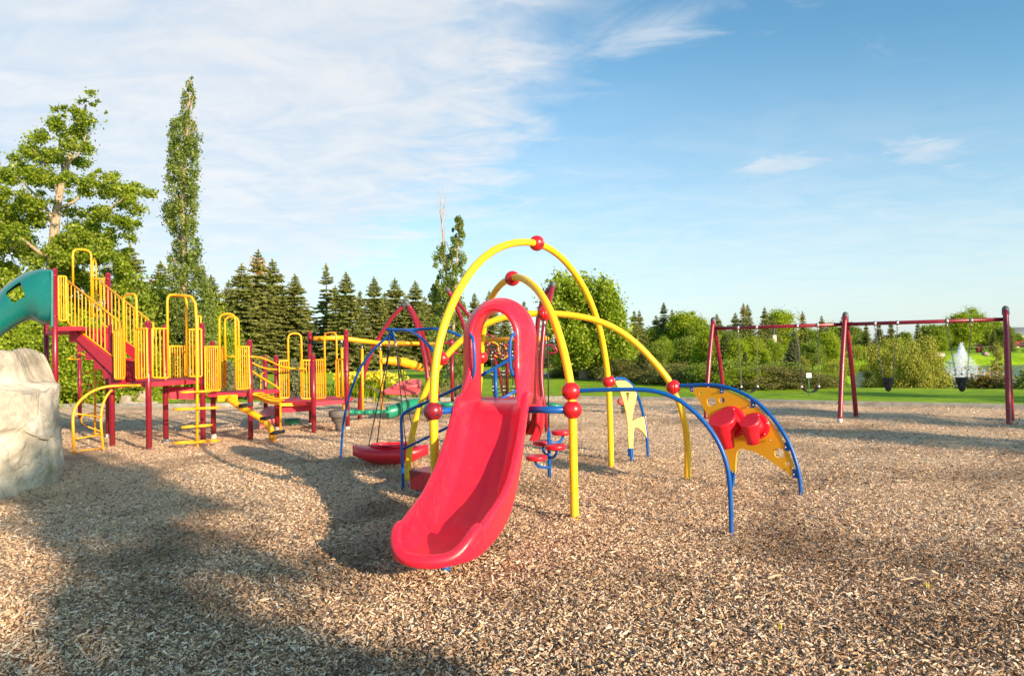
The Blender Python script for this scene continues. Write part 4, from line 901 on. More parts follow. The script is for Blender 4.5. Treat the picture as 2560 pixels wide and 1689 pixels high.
# bongo drums
def off(px, k):
    """point on the ray through px lying k metres in front of the panel"""
    A_ = (PL[0][0]+nrm2.x*k, PL[0][1]+nrm2.y*k); B_ = (PL[1][0]+nrm2.x*k, PL[1][1]+nrm2.y*k); return W(*z6(*px), A_, B_)
def drum(head, hr, foot, fr, flange, fl_r, lab):
    """tapered pot with a slanted lid, held out from the panel by an elbow"""
    k1, k2 = .16+hr*.5, .10+hr*.5; Hc = off(head, k1); Fc = off(foot, k2)
    ax = (Fc-Hc).normalized(); L = (Fc-Hc).length; tilt = (Vector((0, 0, 1))*.80+nrm2*.55-e2*.12).normalized()
    mb = MB(); seg = 32; rings = []
    # lid rim plane is tilted, foot plane horizontal-ish
    def ring(c, ax_, r):
        ax_ = ax_.normalized(); x = ax_.cross(e2).normalized(); y = ax_.cross(x); return [c+(x*math.cos(6.2832*k/seg)+y*math.sin(6.2832*k/seg))*r for k in range(seg)]
    prof = [(0.0, hr*.90, .014), (0.0, hr*1.0, .010), (0.0, hr*1.0, -.012), (.05, hr*.955, -.02), (.28, hr*.87, 0), (.42, hr*.76, 0), (.50, (hr+fr)*.5*.96, 0), (.62, fr*1.16, 0), (1.0, fr, 0), (1.0, fr*.80, 0), (.85, fr*.74, 0)]
    for t, r, dz in prof:
        axx = tilt.lerp(-ax, min(1, t*1.7)); rings.append(ring(Hc.lerp(Fc, t)+tilt*dz*(1-min(1, t*2)), axx, r))
    b0 = len(mb.v)
    for rg in rings: mb.v += rg
    for i in range(len(rings)-1):
        for k in range(seg): k2 = (k+1) % seg; mb.f.append((b0+i*seg+k, b0+(i+1)*seg+k, b0+(i+1)*seg+k2, b0+i*seg+k2))
    x = tilt.cross(e2).normalized(); y = tilt.cross(x); b1 = len(mb.v)
    mb.v += [Hc+tilt*.014+(x*math.cos(6.2832*k/seg)+y*math.sin(6.2832*k/seg))*hr*1.0 for k in range(seg)]+[Hc+tilt*.022+(x*math.cos(6.2832*k/seg)+y*math.sin(6.2832*k/seg))*hr*.95 for k in range(seg)]
    for k in range(seg): k2 = (k+1) % seg; mb.f.append((b1+k, b1+seg+k, b1+seg+k2, b1+k2)); mb.flat.add(len(mb.f)-1)
    mb.flat.add(len(mb.f)); mb.f.append(tuple(b1+seg+k for k in range(seg)))
    o = mb.build('drum', M['red'], pan); tag(o, lab)
    FL = W(*z6(*flange), *PL)+nrm2*.012
    m2 = MB().lathe([(0, fl_r*1.0), (.012, fl_r*1.0), (.02, fl_r*.92), (.022, fl_r*.72)], FL, nrm2, 28)
    m2.tube([FL, FL+nrm2*.05, Hc.lerp(Fc, .34)], [fl_r*.66, fl_r*.62, hr*.52], 20)
    m2.build('flange', M['red'], pan)
    m3 = MB()
    for k in range(6):
        a_ = 6.283*k/6+.3; m3.lathe([(0, .010), (.005, .009), (.008, .005)], FL+nrm2*.02+(e2*math.cos(a_)+Vector((0, 0, math.sin(a_))))*fl_r*.84, nrm2, 8)
    m3.build('bolt', M['steel'], pan)
drum((1148, 520), .165, (1185, 745), .085, (1225, 545), .19, 'larger red drum')
drum((1362, 545), .118, (1388, 712), .072, (1420, 575), .155, 'smaller red drum')

# pale panel on the far side
E3 = G(1620, 1136); S3 = jA1; PL3 = ((S3.x, S3.y), (E3.x, E3.y)); e3 = Vector((PL3[1][0]-PL3[0][0], PL3[1][1]-PL3[0][1], 0)).normalized()
pipe('curved_pipe', [W(u, v, *PL3) for u, v in ((1524, 948), (1545, 946), (1560, 947), (1575, 957), (1588, 975), (1600, 1005), (1610, 1045), (1617, 1090), (1620, 1142))], .0225)
ol3 = [(308, 228), (345, 222), (385, 226), (420, 243), (450, 272), (475, 318), (462, 380), (448, 440), (438, 500), (432, 545), (480, 520), (540, 500), (548, 560), (556, 620), (562, 692), (545, 655), (515, 615), (485, 590), (455, 580), (448, 610), (444, 680), (443, 750), (412, 750), (409, 660), (405, 560), (392, 470), (372, 390), (345, 310)]
h3 = [[to2(PL3, z6(x, y)) for x, y in ((384, 312), (417, 312), (410, 370), (402, 408), (392, 370))], [to2(PL3, z6(x, y)) for x, y in ((414, 425), (424, 425), (424, 462), (416, 462))]]
pan3 = flat_panel('side_panel', [to2(PL3, z6(*q)) for q in ol3], h3, (S3.x, S3.y), (e3.x, e3.y), .018, M['panel_pale'], CF); tag(pan3, 'pale yellow cut-out panel')
q = W(*z6(427, 752), *PL3); q2 = G(1582, 1151)
MB().plate([q-e3*.045, q+e3*.045, Vector((q.x, q.y, q.z-.12))+e3*.04, Vector((q.x, q.y, q.z-.12))-e3*.04], .05).tube([Vector((q.x+.01, q.y, q.z-.1)), Vector((q.x+.03, q.y, -.05))], .026, 10).build('panel_foot', M['blue'], CF)

# blue leg and beams on the left that carry the boat swing
EL = G(852, 1145); apex = P(981, 832, 10.1)
pipe('curved_pipe', [Vector((EL.x, EL.y, -.06)), P(856, 1080, 10.9), P(865, 1020, 10.8), P(882, 962, 10.65), P(905, 912, 10.5), P(935, 872, 10.3), P(965, 845, 10.15), apex+Vector((0, 0, .02))], .019)
pipe('curved_pipe', [apex+Vector((-.09, 0, .055)), P(985, 825, 10.0), P(1010, 825, 9.85), P(1035, 832, 9.6), P(1060, 851, 9.35), P(1082, 876, 9.1), jC0], .021)
pipe('curved_pipe', [apex+Vector((-.09, .02, .06)), P(1020, 825, 10.15), P(1060, 822, 10.1), P(1095, 822, 10.0), P(1125, 829, 9.9), P(1160, 845, 9.8), jB1+Vector((-.02, 0, .02))], .021)
MB().tube([apex+Vector((-.0, 0, .07)), apex-Vector((.0, 0, .09))], .03, 12).tube([apex-Vector((.03, 0, .06)), apex-Vector((.06, 0, .14))], .012, 8).tube([apex-Vector((-.02, 0, .06)), apex-Vector((-.05, 0, .14))], .012, 8).build('hanger_bracket', M['blue'], CF)

# ---- slide
SZ = 1.16
SA = Vector((-.185, 7.02)); SB = Vector((-.655, 4.84)); dirS = (SB-SA).normalized(); SL = (SB-SA).length
rgt = Vector((-dirS.y, dirS.x))
if rgt.x < 0: rgt = -rgt
def slide_frame(s):
    """s metres along the ground track from the hood; returns centre xy, floor height"""
    t = max(0, s)/SL; bow = .045*math.sin(math.pi*min(1, t))
    c = SA + dirS*s + rgt*bow
    pts = [(-.45, SZ), (0, SZ), (.10, SZ-.02), (.28, SZ-.15), (.60, SZ-.46), (1.0, SZ-.74), (1.4, SZ-.90), (1.75, SZ-.94), (2.0, SZ-.95), (SL, SZ-.95)]
    xs_ = [p[0] for p in pts]; return c, float(np.interp(s, xs_, [p[1] for p in pts]))
def build_slide():
    mb = MB(); OW = .38; ns = 64
    S_ = [(-.42+(SL+.42)*i/ns) for i in range(ns+1)]; zz = [slide_frame(s)[1] for s in S_]
    for _ in range(14): zz = [zz[0]]+[(zz[i-1]+2*zz[i]+zz[i+1])/4 for i in range(1, ns)]+[zz[-1]]
    rows = []
    for i, s in enumerate(S_):
        OW = float(np.interp(s, [0, 1.2, SL], [.38, .38, .335])); c, _z = slide_frame(s); z = zz[i]; t = (s+.42)/(SL+.42)
        e = max(0.0, (s-(SL-.34))/.34); shrink = math.sqrt(max(0.0, 1-(e**2.2)))*.55+.45 if e > 0 else 1
        w = OW*(shrink if e > 0 else 1.0)
        h = np.interp(s, [-.42, 0, .25, .9, 1.5, SL-.50, SL-.30, SL-.12, SL], [.06, .10, .20, .25, .235, .21, .17, .08, .04])
        lip = .070; ub = float(np.interp(s, [0, SL-.6, SL], [.075, .07, .03]))
        sec = [(-w, h-.02), (-w+.012, h+.008), (-w+lip*.5, h+.022), (-w+lip, h+.004), (-w+lip+.016, h*.62), (-w+lip+.045, .07*min(1, h/.2)), (-w*.55, .022*min(1, h/.2)), (-w*.25, .004), (w*.25, .004), (w*.55, .022*min(1, h/.2)), (w-lip-.045, .07*min(1, h/.2)), (w-lip-.016, h*.62), (w-lip, h+.004), (w-lip*.5, h+.022), (w-.012, h+.008), (w, h-.02),
               (w-.004, h*.4), (w-.02, -.015), (w-.075, -ub*.8), (w*.3, -ub), (-w*.3, -ub), (-w+.075, -ub*.8), (-w+.02, -.015), (-w+.004, h*.4)]
        rows.append([Vector((c.x+rgt.x*a, c.y+rgt.y*a, z+b)) for a, b in sec])
    # rounded lip across the toe
    k = len(rows[0]); b0 = len(mb.v)
    for r_ in rows: mb.v += r_
    for i in range(len(rows)-1):
        for j in range(k): j2 = (j+1) % k; mb.f.append((b0+i*k+j, b0+i*k+j2, b0+(i+1)*k+j2, b0+(i+1)*k+j))
    mb.f.append(tuple(b0+j for j in range(k))); mb.f.append(tuple(b0+(len(rows)-1)*k+j for j in reversed(range(k))))
    # toe lip: a fat bead following the rounded end
    bead = []
    for i in range(25):
        a = math.pi*(i/24); x = math.cos(a); s = SL-.30+.30*math.sin(a)**.8
        c, z = slide_frame(min(s, SL)); c = SA+dirS*s+rgt*(.045*math.sin(math.pi*min(1, s/SL)))
        bead.append(Vector((c.x+rgt.x*x*(OW-.032), c.y+rgt.y*x*(OW-.032), zz[-1]+.012+.155*abs(x)**5+.02*abs(x)**2)))
    mb.tube(bead, [.040+.012*math.sin(math.pi*i/24) for i in range(25)], 14)
    # hood: arch of a broad rounded band, flaring and leaning back
    prof = []
    hi, ho = .210, .395; z0 = SZ-.03; zs, ztop_i, ztop_o = 1.82, 2.105, 2.262
    for i in range(49):
        t = i/48
        if t < .26: q = t/.26; ai = (-1, z0+(zs-z0)*q, 0)
        elif t > .74: q = (1-t)/.26; ai = (1, z0+(zs-z0)*q, 0)
        else: a = math.pi*(1-(t-.26)/.48); ai = (math.cos(a), zs, math.sin(a))
        prof.append(ai)
    rings = []
    for i, (cx, zb0, sn) in enumerate(prof):
        ring = []
        for d, f, in ((.02, .0), (.055, .06), (.070, .16), (.065, .28), (.03, .46), (-.06, .74), (-.15, .92), (-.24, 1.0), (-.30, .98), (-.315, .80), (-.31, .40), (-.30, .05), (-.20, -.03), (-.08, -.03)):
            wx = (hi+(ho-hi)*f)*cx; zt = zb0+((ztop_i-zs)+((ztop_o-zs)-(ztop_i-zs))*f)*sn
            low = min(1.0, max(0.0, (1.56-zt)/.40))**1.6 if sn == 0 else 0.0
            if d > -.10: wx = wx*(1-low)+math.copysign(.305+.07*f, cx)*low; d = d+low*.30*(1-.6*f)
            d2 = d-(zt-1.5)*.06
            c = SA-dirS*(-d2); ring.append(Vector((c.x+rgt.x*wx, c.y+rgt.y*wx, zt)))
        rings.append(ring)
    b0 = len(mb.v); k = len(rings[0])
    for r_ in rings: mb.v += r_
    for i in range(len(rings)-1):
        for j in range(k): j2 = (j+1) % k; mb.f.append((b0+i*k+j, b0+(i+1)*k+j, b0+(i+1)*k+j2, b0+i*k+j2))
    mb.f.append(tuple(b0+j for j in range(k))); mb.f.append(tuple(b0+(len(rings)-1)*k+j for j in reversed(range(k))))
    o = mb.build('slide', M['slide'], CF); tag(o, 'red moulded plastic slide with arched hood')
    rm = o.modifiers.new('remesh', 'REMESH'); rm.mode = 'VOXEL'; rm.voxel_size = .0085; rm.use_smooth_shade = True
    sm = o.modifiers.new('smooth', 'SMOOTH'); sm.factor = .5; sm.iterations = 14
    return o
SLIDE = build_slide()
# grab handles inside the hood
for sgn, in ((-1,), (1,)):
    def hp(x, d, z): c = SA-dirS*(-d)+rgt*x*sgn; return Vector((c.x, c.y, z))
    mb = MB(); mb.tube(smooth_path([hp(.23, .05, 1.86), hp(.205, .09, 1.85), hp(.19, .10, 1.80), hp(.18, .10, 1.66), hp(.185, .10, 1.50), hp(.20, .09, 1.45), hp(.23, .05, 1.43)], 1), .017, 10)
    mb.lathe([(0, .03), (.012, .03)], hp(.235, .05, 1.86), (rgt.x*-sgn, rgt.y*-sgn, 0), 12); mb.lathe([(0, .03), (.012, .03)], hp(.235, .05, 1.43), (rgt.x*-sgn, rgt.y*-sgn, 0), 12)
    mb.build('handle', M['blue'], SLIDE)
# slide bearers and feet
def xy3(v2, z): return Vector((v2.x, v2.y, z))
MB().tube([jB0b-Vector((.08, 0, 0)), xy3(SA+dirS*.10+rgt*.36, 1.10)], .036, 14).tube([jB0b-Vector((.12, 0, 0)), jB0b-Vector((.02, 0, 0))], .018, 8).build('cross_beam', M['blue'], CF)
MB().tube([jA0+Vector((.085, 0, 0)), xy3(SA+dirS*.10-rgt*.36, 1.10)], .034, 14).tube([jA0+Vector((.12, 0, 0)), jA0], .018, 8).build('cross_beam', M['blue'], CF)
f = G(1114, 1437); MB().tube([Vector((f.x, f.y, -.05)), Vector((f.x-.0, f.y+.03, .17))], .034, 14).build('slide_foot', M['blue'], CF)
f = G(1263, 1288); MB().tube([Vector((f.x, f.y, -.05)), Vector((f.x-.10, f.y+.02, .52))], .020, 12).build('slide_foot', M['blue'], CF)

# landing and stepped ramp behind the slide
pr = MB(); c0 = SA-dirS*.36
pr.slab([(c0.x-.42, c0.y-.02), (c0.x+.40, c0.y-.1), (c0.x+.46, c0.y+.72), (c0.x-.38, c0.y+.82)], SZ-.08, SZ-.012)
pr.build('landing', M['deck'], CF, bevel=.01)
def tread(q, lab=None):
    mb = MB(); z = [p.z for p in q]; mb.plate(q, .04); return mb
# lowest step: tray with a raised back, traced from its corners
def stepbox(corner, ex_, L, D, z, h, back):
    ex_ = Vector((ex_[0], ex_[1], 0)).normalized(); ey = Vector((-ex_.y, ex_.x, 0)); c = Vector((corner[0], corner[1], 0)); mb = MB()
    def q(a, b, zz): return c+ex_*a+ey*b+Vector((0, 0, zz))
    b0 = len(mb.v)
    mb.v += [q(0, 0, z-h), q(L, 0, z-h), q(L, D, z-h), q(0, D, z-h), q(-.02, -.0, z), q(L+.02, 0, z), q(L+.02, D, z), q(-.02, D, z)]
    fs = [(0, 3, 2, 1), (4, 5, 6, 7), (0, 1, 5, 4), (1, 2, 6, 5), (2, 3, 7, 6), (3, 0, 4, 7)]; k = len(mb.f); mb.f += [tuple(b0+i for i in f_) for f_ in fs]; mb.flat.update(range(k, k+6))
    mb.plate([q(-.02, D, z-.02), q(L, D, z-.02), q(L, D+.03, z+back), q(-.02, D+.03, z+back*.35)], .025)
    return mb
exs = (.78, -.62)
stepbox((-1.21, 7.90), exs, .70, .52, .34, .22, .36).build('step', M['maroon'], CF, bevel=.012)
stepbox((-.80, 8.05), exs, .60, .45, .60, .16, .26).build('step', M['maroon'], CF, bevel=.012)
stepbox((-.52, 8.02), exs, .55, .45, .88, .16, .20).build('step', M['maroon'], CF, bevel=.012)
f = G(1046, 1227); MB().tube([Vector((f.x, f.y, -.05)), Vector((f.x, f.y, .20))], .034, 10).build('step_foot', M['blue'], CF)
# guard rail beside the ramp
g0 = G(1008, 1229)
pipe('handrail', [Vector((g0.x, g0.y, -.06)), P(1006, 1150, 8.25), P(1004, 1080, 8.25), P(1003, 1048, 8.25), P(1009, 1034, 8.24), P(1022, 1025, 8.22), P(1048, 1013, 8.15), P(1100, 990, 8.02), P(1146, 968, 7.9), P(1200, 940, 7.9), P(1250, 912, 7.9), P(1295, 886, 7.9)], .0185, it=2)
MB().tube([P(1009, 1121, 8.24), P(1080, 1087, 8.1), P(1127, 1064, 8.0), P(1240, 1003, 7.9), P(1292, 975, 7.9)], .017, 10).tube([P(1238, 920, 7.9), P(1241, 1020, 7.9)], .022, 10).build('handrail', M['blue'], CF)
MB().lathe([(0, .024), (.05, .024)], P(1045, 1015, 8.15), (P(1055, 1010, 8.13)-P(1045, 1015, 8.15)), 12).build('rail_collar', M['blue'], CF)
# rounded red climbing shell hanging off the right of the landing
def shell():
    mb = MB(); rows = []; seg = 14
    path = [P(1330, 996, 7.55), P(1338, 1015, 7.55), P(1339, 1045, 7.58), P(1334, 1072, 7.62), P(1322, 1096, 7.66)]
    for i, c in enumerate(cr(path, 4)):
        r = .05+.012*i*.3; ring = []
        for k in range(seg+1):
            a = -math.pi*.5+math.pi*1.1*k/seg; ring.append(c+Vector((math.cos(a)*r*1.0, math.sin(a)*r*2.4+.10, 0)))
        rows.append(ring)
    for r_ in rows: mb.v += r_
    k = seg+1
    for i in range(len(rows)-1):
        for j in range(seg): mb.f.append((i*k+j, i*k+j+1, (i+1)*k+j+1, (i+1)*k+j))
    o = mb.build('climbing_shell', M['red'], CF); s = o.modifiers.new('solid', 'SOLIDIFY'); s.thickness = .025; return o
shell()
# stepping-pod pole, held by a cable under the low arch
g = G(1374, 1196); Yp = g.y; pl = Vector((g.x, g.y, -.06))
MB().tube([pl, P(1372, 1080, Yp)], .024, 12).tube([P(1372, 1082, Yp), P(1372, 1068, Yp)], .012, 8).build('pod_pole', M['blue'], CF)
MB().tube([P(1372, 1068, Yp), P(1371, 960, Yp-.05), P(1369, 838, Yp-.1), jCt-Vector((0, 0, .11))], .0095, 8).build('cable', M['rope'], CF)
MB().tube([jCt-Vector((0, 0, .09)), jCt-Vector((0, 0, .15))], .016, 8).build('cable_clamp', M['steel'], CF)
def pod(u, v, dy, pts):
    c = P(u, v, Yp+dy); r = .138; mb = MB()
    mb.lathe([(-.055, r*.78), (-.05, r*.93), (-.035, r), (-.01, r), (.0, r*.97), (.006, r*.9), (.003, r*.6), (.003, .01)], c, (0, 0, 1), 28)
    o = mb.build('stepping_pod', M['red'], CF)
    MB().tube(smooth_path(cr([P(a, b, Yp+d_) for a, b, d_ in pts], 5), 4), .019, 10).build('pod_arm', M['blue'], o)
pod(1341, 1139, -.25, [(1374, 1167, 0), (1362, 1168, -.04), (1347, 1165, -.12), (1339, 1157, -.2), (1338, 1146, -.25)])
pod(1357, 1102, .25, [(1374, 1136, 0), (1366, 1136, .06), (1359, 1128, .15), (1357, 1112, .25)])
pod(1389, 1112, -.22, [(1374, 1143, 0), (1384, 1142, -.06), (1391, 1133, -.16), (1392, 1120, -.22)])
pod(1404, 1076, .12, [(1374, 1104, 0), (1392, 1107, .03), (1405, 1098, .08), (1409, 1084, .12)])

# ---- boat swing
bc = P(976, 1140, 10.15)
BS = thing('boat_swing', 'red boat-shaped swing seat hanging low on black cables under the blue pipes', 'swing', (bc.x, bc.y, 0))
def boat():
    mb = MB(); n = 40; seg = 28; L = .575; rows = []; rz = -.10
    ca, sa = math.cos(rz), math.sin(rz)
    for i in range(n+1):
        t = -1+2*i/n; x = L*t; w = .30*(1-abs(t)**2.6)**.75+.004; zt = .315+.018*t*t; zb = .035+.17*abs(t)**2.4
        ring = []
        for k in range(seg):
            a = 2*math.pi*k/seg; yy = math.cos(a); z = math.sin(a)
            ring.append((x, yy*w*(1 if z > -.2 else (1+z*.45)), (zt-(zt-.19)*(1-max(z, 0)**.45)) if z > 0 else (.19+(z*(.19-zb)))))
        rows.append(ring)
    for ring in rows:
        for (x, y, z) in ring:
            mb.v.append(Vector((bc.x+ca*x-sa*y, bc.y+sa*x+ca*y, z)))
    for i in range(n):
        for k in range(seg): k2 = (k+1) % seg; mb.f.append((i*seg+k, (i+1)*seg+k, (i+1)*seg+k2, i*seg+k2))
    mb.f.append(tuple(range(seg))); mb.f.append(tuple(n*seg+k for k in reversed(range(seg))))
    o = mb.build('hull', M['red'], BS)
    # raised rim round the cockpit and a maroon disc coloured as the shade in its well
    m2 = MB(); pts = []
    for k in range(36):
        a = 2*math.pi*k/36; x = .02+.30*math.cos(a); y = .17*math.sin(a); pts.append(Vector((bc.x+ca*x-sa*y, bc.y+sa*x+ca*y, .325)))
    m2.tube(pts, .028, 10, closed=True); m2.build('cockpit_rim', M['red'], BS)
    m3 = MB()
    m3.lathe([(0, .02), (0, .2), (.02, .22)], (bc.x, bc.y, .318), (0, 0, 1), 24, caps=False); m3.build('seat_well_shade', M['maroon'], BS)
    m4 = MB()
    ap = apex-Vector((0, 0, .14))
    def q(x, y, z): return Vector((bc.x+ca*x-sa*y, bc.y+sa*x+ca*y, z))
    for (x, y), dx in (((-.29, -.12), -.05), ((-.25, .16), -.05), ((.28, -.15), .05), ((.34, .17), .05)):
        m4.tube([ap+Vector((dx, 0, -.09)), q(x, y, .33)], .0085, 8)
    m4.build('cable', M['rope'], BS)
    m5 = MB()
    for dx in (-.05, .05): m5.tube([ap+Vector((dx, 0, .02)), ap+Vector((dx, 0, -.11))], .013, 8)
    m5.build('cable_clamp', M['steel'], BS)
boat()
# ---------------------------------------------------------------- left play structure with decks, stairs and teal slide
PS = thing('play_structure', 'large maroon-posted play structure with yellow rails, red decks, stairs and teal slide on the left', 'play structure', (-6.5, 13.5, 0))
PR = .051
def post(u, v, vt, ball=False, foot=True, r=PR, lab=None, Y=None):
    g = G(u, v) if Y is None else P(u, v, Y); g = Vector((g.x, g.y, 0)); tp = P(u, vt, g.y); mb = MB()
    mb.tube([Vector((g.x, g.y, .05 if foot else -.06)), Vector((g.x, g.y, tp.z-.03))], r, 16)
    mb.lathe([(0, r), (.012, r*1.03), (.03, r*.85), (.042, r*.45), (.046, .004)], (g.x, g.y, tp.z-.035), (0, 0, 1), 16)
    for dz in (.16, .95): mb.lathe([(0, r*.9), (0, r*1.10), (.045, r*1.10), (.045, r*.9)], (g.x, g.y, tp.z-dz), (0, 0, 1), 16, caps=False)
    if ball: mb.ball((g.x, g.y, tp.z), .085, 16, 10)
    o = mb.build('post', M['maroon'], PS)
    if foot: MB().tube([Vector((g.x, g.y, -.06)), Vector((g.x, g.y, .07))], r*1.06, 14).build('footing', M['concrete'], o)
    return g
p1 = post(281, 1116, 812, foot=False); p2 = post(373, 1125, 803, foot=False); p3 = post(508, 1100, 808, foot=False); p4 = post(415, 1105, 812); p1b = post(271, 1092, 840)
p5 = post(534, 1092, 853); p7 = post(627, 1097, 849, foot=False); p8 = post(693, 1073, 888); p8b = post(665, 1060, 889); p9 = post(785, 1081, 886, foot=False); p9b = post(778, 1064, 829); p10 = post(869, 1073, 824)
p6 = post(200, 1047, 868, ball=True, foot=False)
p0 = post(140, 1118, 671, foot=False, Y=13.2); pc = post(274, 1075, 682, Y=15.3); pd = post(118, 1080, 720, Y=15.4)
Z1, Z2, Z3, ZU = 1.24, .95, .66, 2.33
def XY(p): return (p.x, p.y)
def deck(poly, z, lab=None, t=.085):
    c = (sum(p[0] for p in poly)/len(poly), sum(p[1] for p in poly)/len(poly)); q = [(p[0]+(c[0]-p[0])*.02, p[1]+(c[1]-p[1])*.02) for p in poly]
    o = MB().slab(q, z-t, z).build('deck', M['deck'], PS, bevel=.012); return o
p45 = Vector((p4.x+.05, p4.y+1.6, 0))
deck([XY(p1), XY(p2), XY(p3), (p3.x+.05, p3.y+.9), (p3.x-.9, p3.y+1.7), (p1b.x+.3, p1b.y+.2)], Z1)
deck([(p3.x+.06, p3.y+.02), (p7.x-.02, p7.y), (p7.x+.25, p7.y+1.2), (p3.x+.15, p3.y+1.45)], Z2)
deck([(p8.x, p8.y-.1), XY(p9), XY(p10), (p10.x-.1, p10.y+1.1), (p9b.x+.05, p9b.y+.8), (p8b.x+.2, p8b.y+.2)], Z3)
deck([(p0.x+.02, p0.y), (p0.x+.55, p0.y-.05), (pc.x, pc.y-.05), (pd.x, pd.y)], ZU)
# braces under the decks (dark red panels)
MB().plate([P(417, 966, 13.7), P(495, 966, 14.2), P(495, 997, 14.2), P(425, 997, 13.7)], .03).build('riser_panel', M['deck'], PS)
MB().plate([P(700, 1013, 15.3), P(778, 1013, 15.4), P(778, 1027, 15.4), P(700, 1031, 15.3)], .03).build('riser_panel', M['deck'], PS)
# yellow guard panel: corners (u, vtop, vbottom, Y) left and right
def guard(a, b, n, r=.018, br=.0115, hoop=None, mat='amber', tall=None, openside=False, name='guard_panel'):
    (u0, t0, b0, Y0_), (u1, t1, b1, Y1_) = a, b
    TL, BL, TR, BR = P(u0, t0, Y0_), P(u0, b0, Y0_), P(u1, t1, Y1_), P(u1, b1, Y1_)
    BL.x, BL.y = TL.x, TL.y; BR.x, BR.y = TR.x, TR.y
    k = .035; ex_ = (TR-TL).normalized(); eb = (BR-BL).normalized(); up = Vector((0, 0, 1)); pts = []
    def corner(c, d1, d2): return [c+d1*k, c+d1*k*.3+d2*k*.3, c+d2*k]
    loop = corner(BL, eb, up)+[TL-up*.008, TL+ex_*.008, TR-ex_*.008, TR-up*.008]+corner(BR, up, -eb)
    mb = MB(); mb.tube(loop, r, 8, closed=True)
    for i in range(n):
        t = (i+1)/(n+1); mb.tube([BL.lerp(BR, t), TL.lerp(TR, t)], br, 6, caps=False)
    return mb.build(name, M[mat], PS)
def hoop(u0, u1, vt, v0, v1, Y, Y1=None, r=.022, name='entry_hoop'):
    Y1 = Y1 or Y; a, b = P(u0, vt, Y), P(u1, vt, Y1); z = max(a.z, b.z); a.z = b.z = z; ex_ = (b-a).normalized(); k = .13; up = Vector((0, 0, 1))
    A_, B_ = P(u0, v0, Y), P(u1, v1, Y1); A_.x, A_.y = a.x, a.y; B_.x, B_.y = b.x, b.y
    pts = [A_, a-up*k, a-up*k*.45+ex_*k*.1, a-up*k*.1+ex_*k*.45, a+ex_*k, b-ex_*k, b-up*k*.1-ex_*k*.45, b-up*k*.45-ex_*k*.1, b-up*k, B_]
    return MB().tube(pts, r, 10).build(name, M['amber'], PS)
# deck 1 front opening (p1-p2)
guard((286, 826, 947, 12.95), (309, 824, 947, 12.85), 4); guard((339, 823, 947, 12.65), (367, 820, 944, 12.5), 3)
hoop(309, 341, 737, 940, 940, 12.85, 12.65)
# p2-p3 side
guard((380, 821, 943, 12.6), (419, 821, 945, 12.9), 3); guard((466, 824, 940, 13.3), (503, 822, 941, 13.6), 4); hoop(418, 466, 739, 940, 935, 12.9, 13.3)
guard((489, 790, 912, 14.9), (502, 790, 912, 15.0), 1)
# back of deck 1
guard((424, 865, 948, 15.3), (462, 865, 948, 15.6), 5); guard((463, 866, 948, 15.6), (500, 866, 946, 15.0), 5)
# deck 2
guard((512, 866, 975, 13.75), (549, 866, 976, 13.78), 6); guard((589, 866, 973, 13.8), (622, 866, 971, 13.8), 5); hoop(548, 588, 785, 970, 970, 13.78, 13.8)
hoop(562, 596, 792, 960, 955, 15.0, 15.0); guard((551, 868, 968, 15.1), (563, 868, 968, 15.0), 2)
MB().tube([P(563, 891, 15.0), P(590, 891, 15.0)], .018, 8).build('rail', M['amber'], PS)
# deck 3
guard((698, 901, 995, 15.5), (721, 901, 994, 15.6), 3); guard((752, 900, 996, 15.7), (779, 900, 996, 15.8), 3); hoop(720, 753, 833, 990, 990, 15.6, 15.7)
guard((786, 899, 996, 15.8), (812, 899, 994, 15.75), 4); guard((840, 898, 992, 15.5), (865, 898, 993, 15.3), 3); hoop(811, 841, 832, 990, 990, 15.75, 15.5)
# upper deck
guard((146, 690, 800, 13.3), (165, 691, 802, 13.4), 2); hoop(182, 228, 626, 715, 790, 14.9, 15.2); hoop(232, 240, 650, 800, 790, 15.25, 15.4, .018)
guard((231, 698, 790, 15.25), (268, 697, 790, 15.3), 3); MB().tube([P(226, 697, 15.2), P(271, 697, 15.3)], .018, 8).build('rail', M['amber'], PS)
# stairs
guard((169, 701, 806, 13.8), (301, 806, 905, 12.98), 13, name='stair_rail'); guard((252, 704, 806, 14.9), (383, 808, 905, 14.1), 13, name='stair_rail')
def stringer(a0, a1, Y0_, Y1_):
    q = [P(a0[0], a0[1], Y0_), P(a1[0], a1[1], Y1_)]; d0 = .22; d1 = .30
    MB().plate([q[0], q[1], q[1]-Vector((0, 0, d1)), q[0]-Vector((0, 0, .12)), ], .03).build('stringer', M['deck'], PS)
stringer((170, 812), (283, 897), 13.7, 13.05); stringer((252, 812), (372, 893), 14.8, 14.15)
sA0, sA1, sB0, sB1 = P(172, 812, 13.72), P(300, 905, 13.0), P(252, 812, 14.8), P(375, 902, 14.15)
mb = MB(); ns = 6
for i in range(ns):
    t0, t1 = i/ns, (i+1)/ns; za = ZU-(ZU-Z1)*(i+1)/(ns+0.0); a, b = sA0.lerp(sA1, t0), sA0.lerp(sA1, t1); c, d = sB0.lerp(sB1, t1), sB0.lerp(sB1, t0)
    zt = ZU-(ZU-Z1)*(i+.5)/ns
    mb.slab([(a.x, a.y), (b.x, b.y), (c.x, c.y), (d.x, d.y)], zt-.20, zt)
mb.build('stairs', M['deck'], PS)
# ribbed red risers seen between the front guard panels
mb = MB(); q = [P(309, 930, 13.6), P(338, 930, 13.5), P(338, 903, 13.6), P(309, 903, 13.7)]; mb.plate(q, .03)
mb.plate([P(309, 952, 13.3), P(338, 952, 13.2), P(338, 929, 13.3), P(309, 929, 13.4)], .03)
for k in range(5): mb.tube([P(314+k*5, 952, 13.18), P(314+k*5, 905, 13.45)], .008, 5)
mb.build('riser_panel', M['deck'], PS)
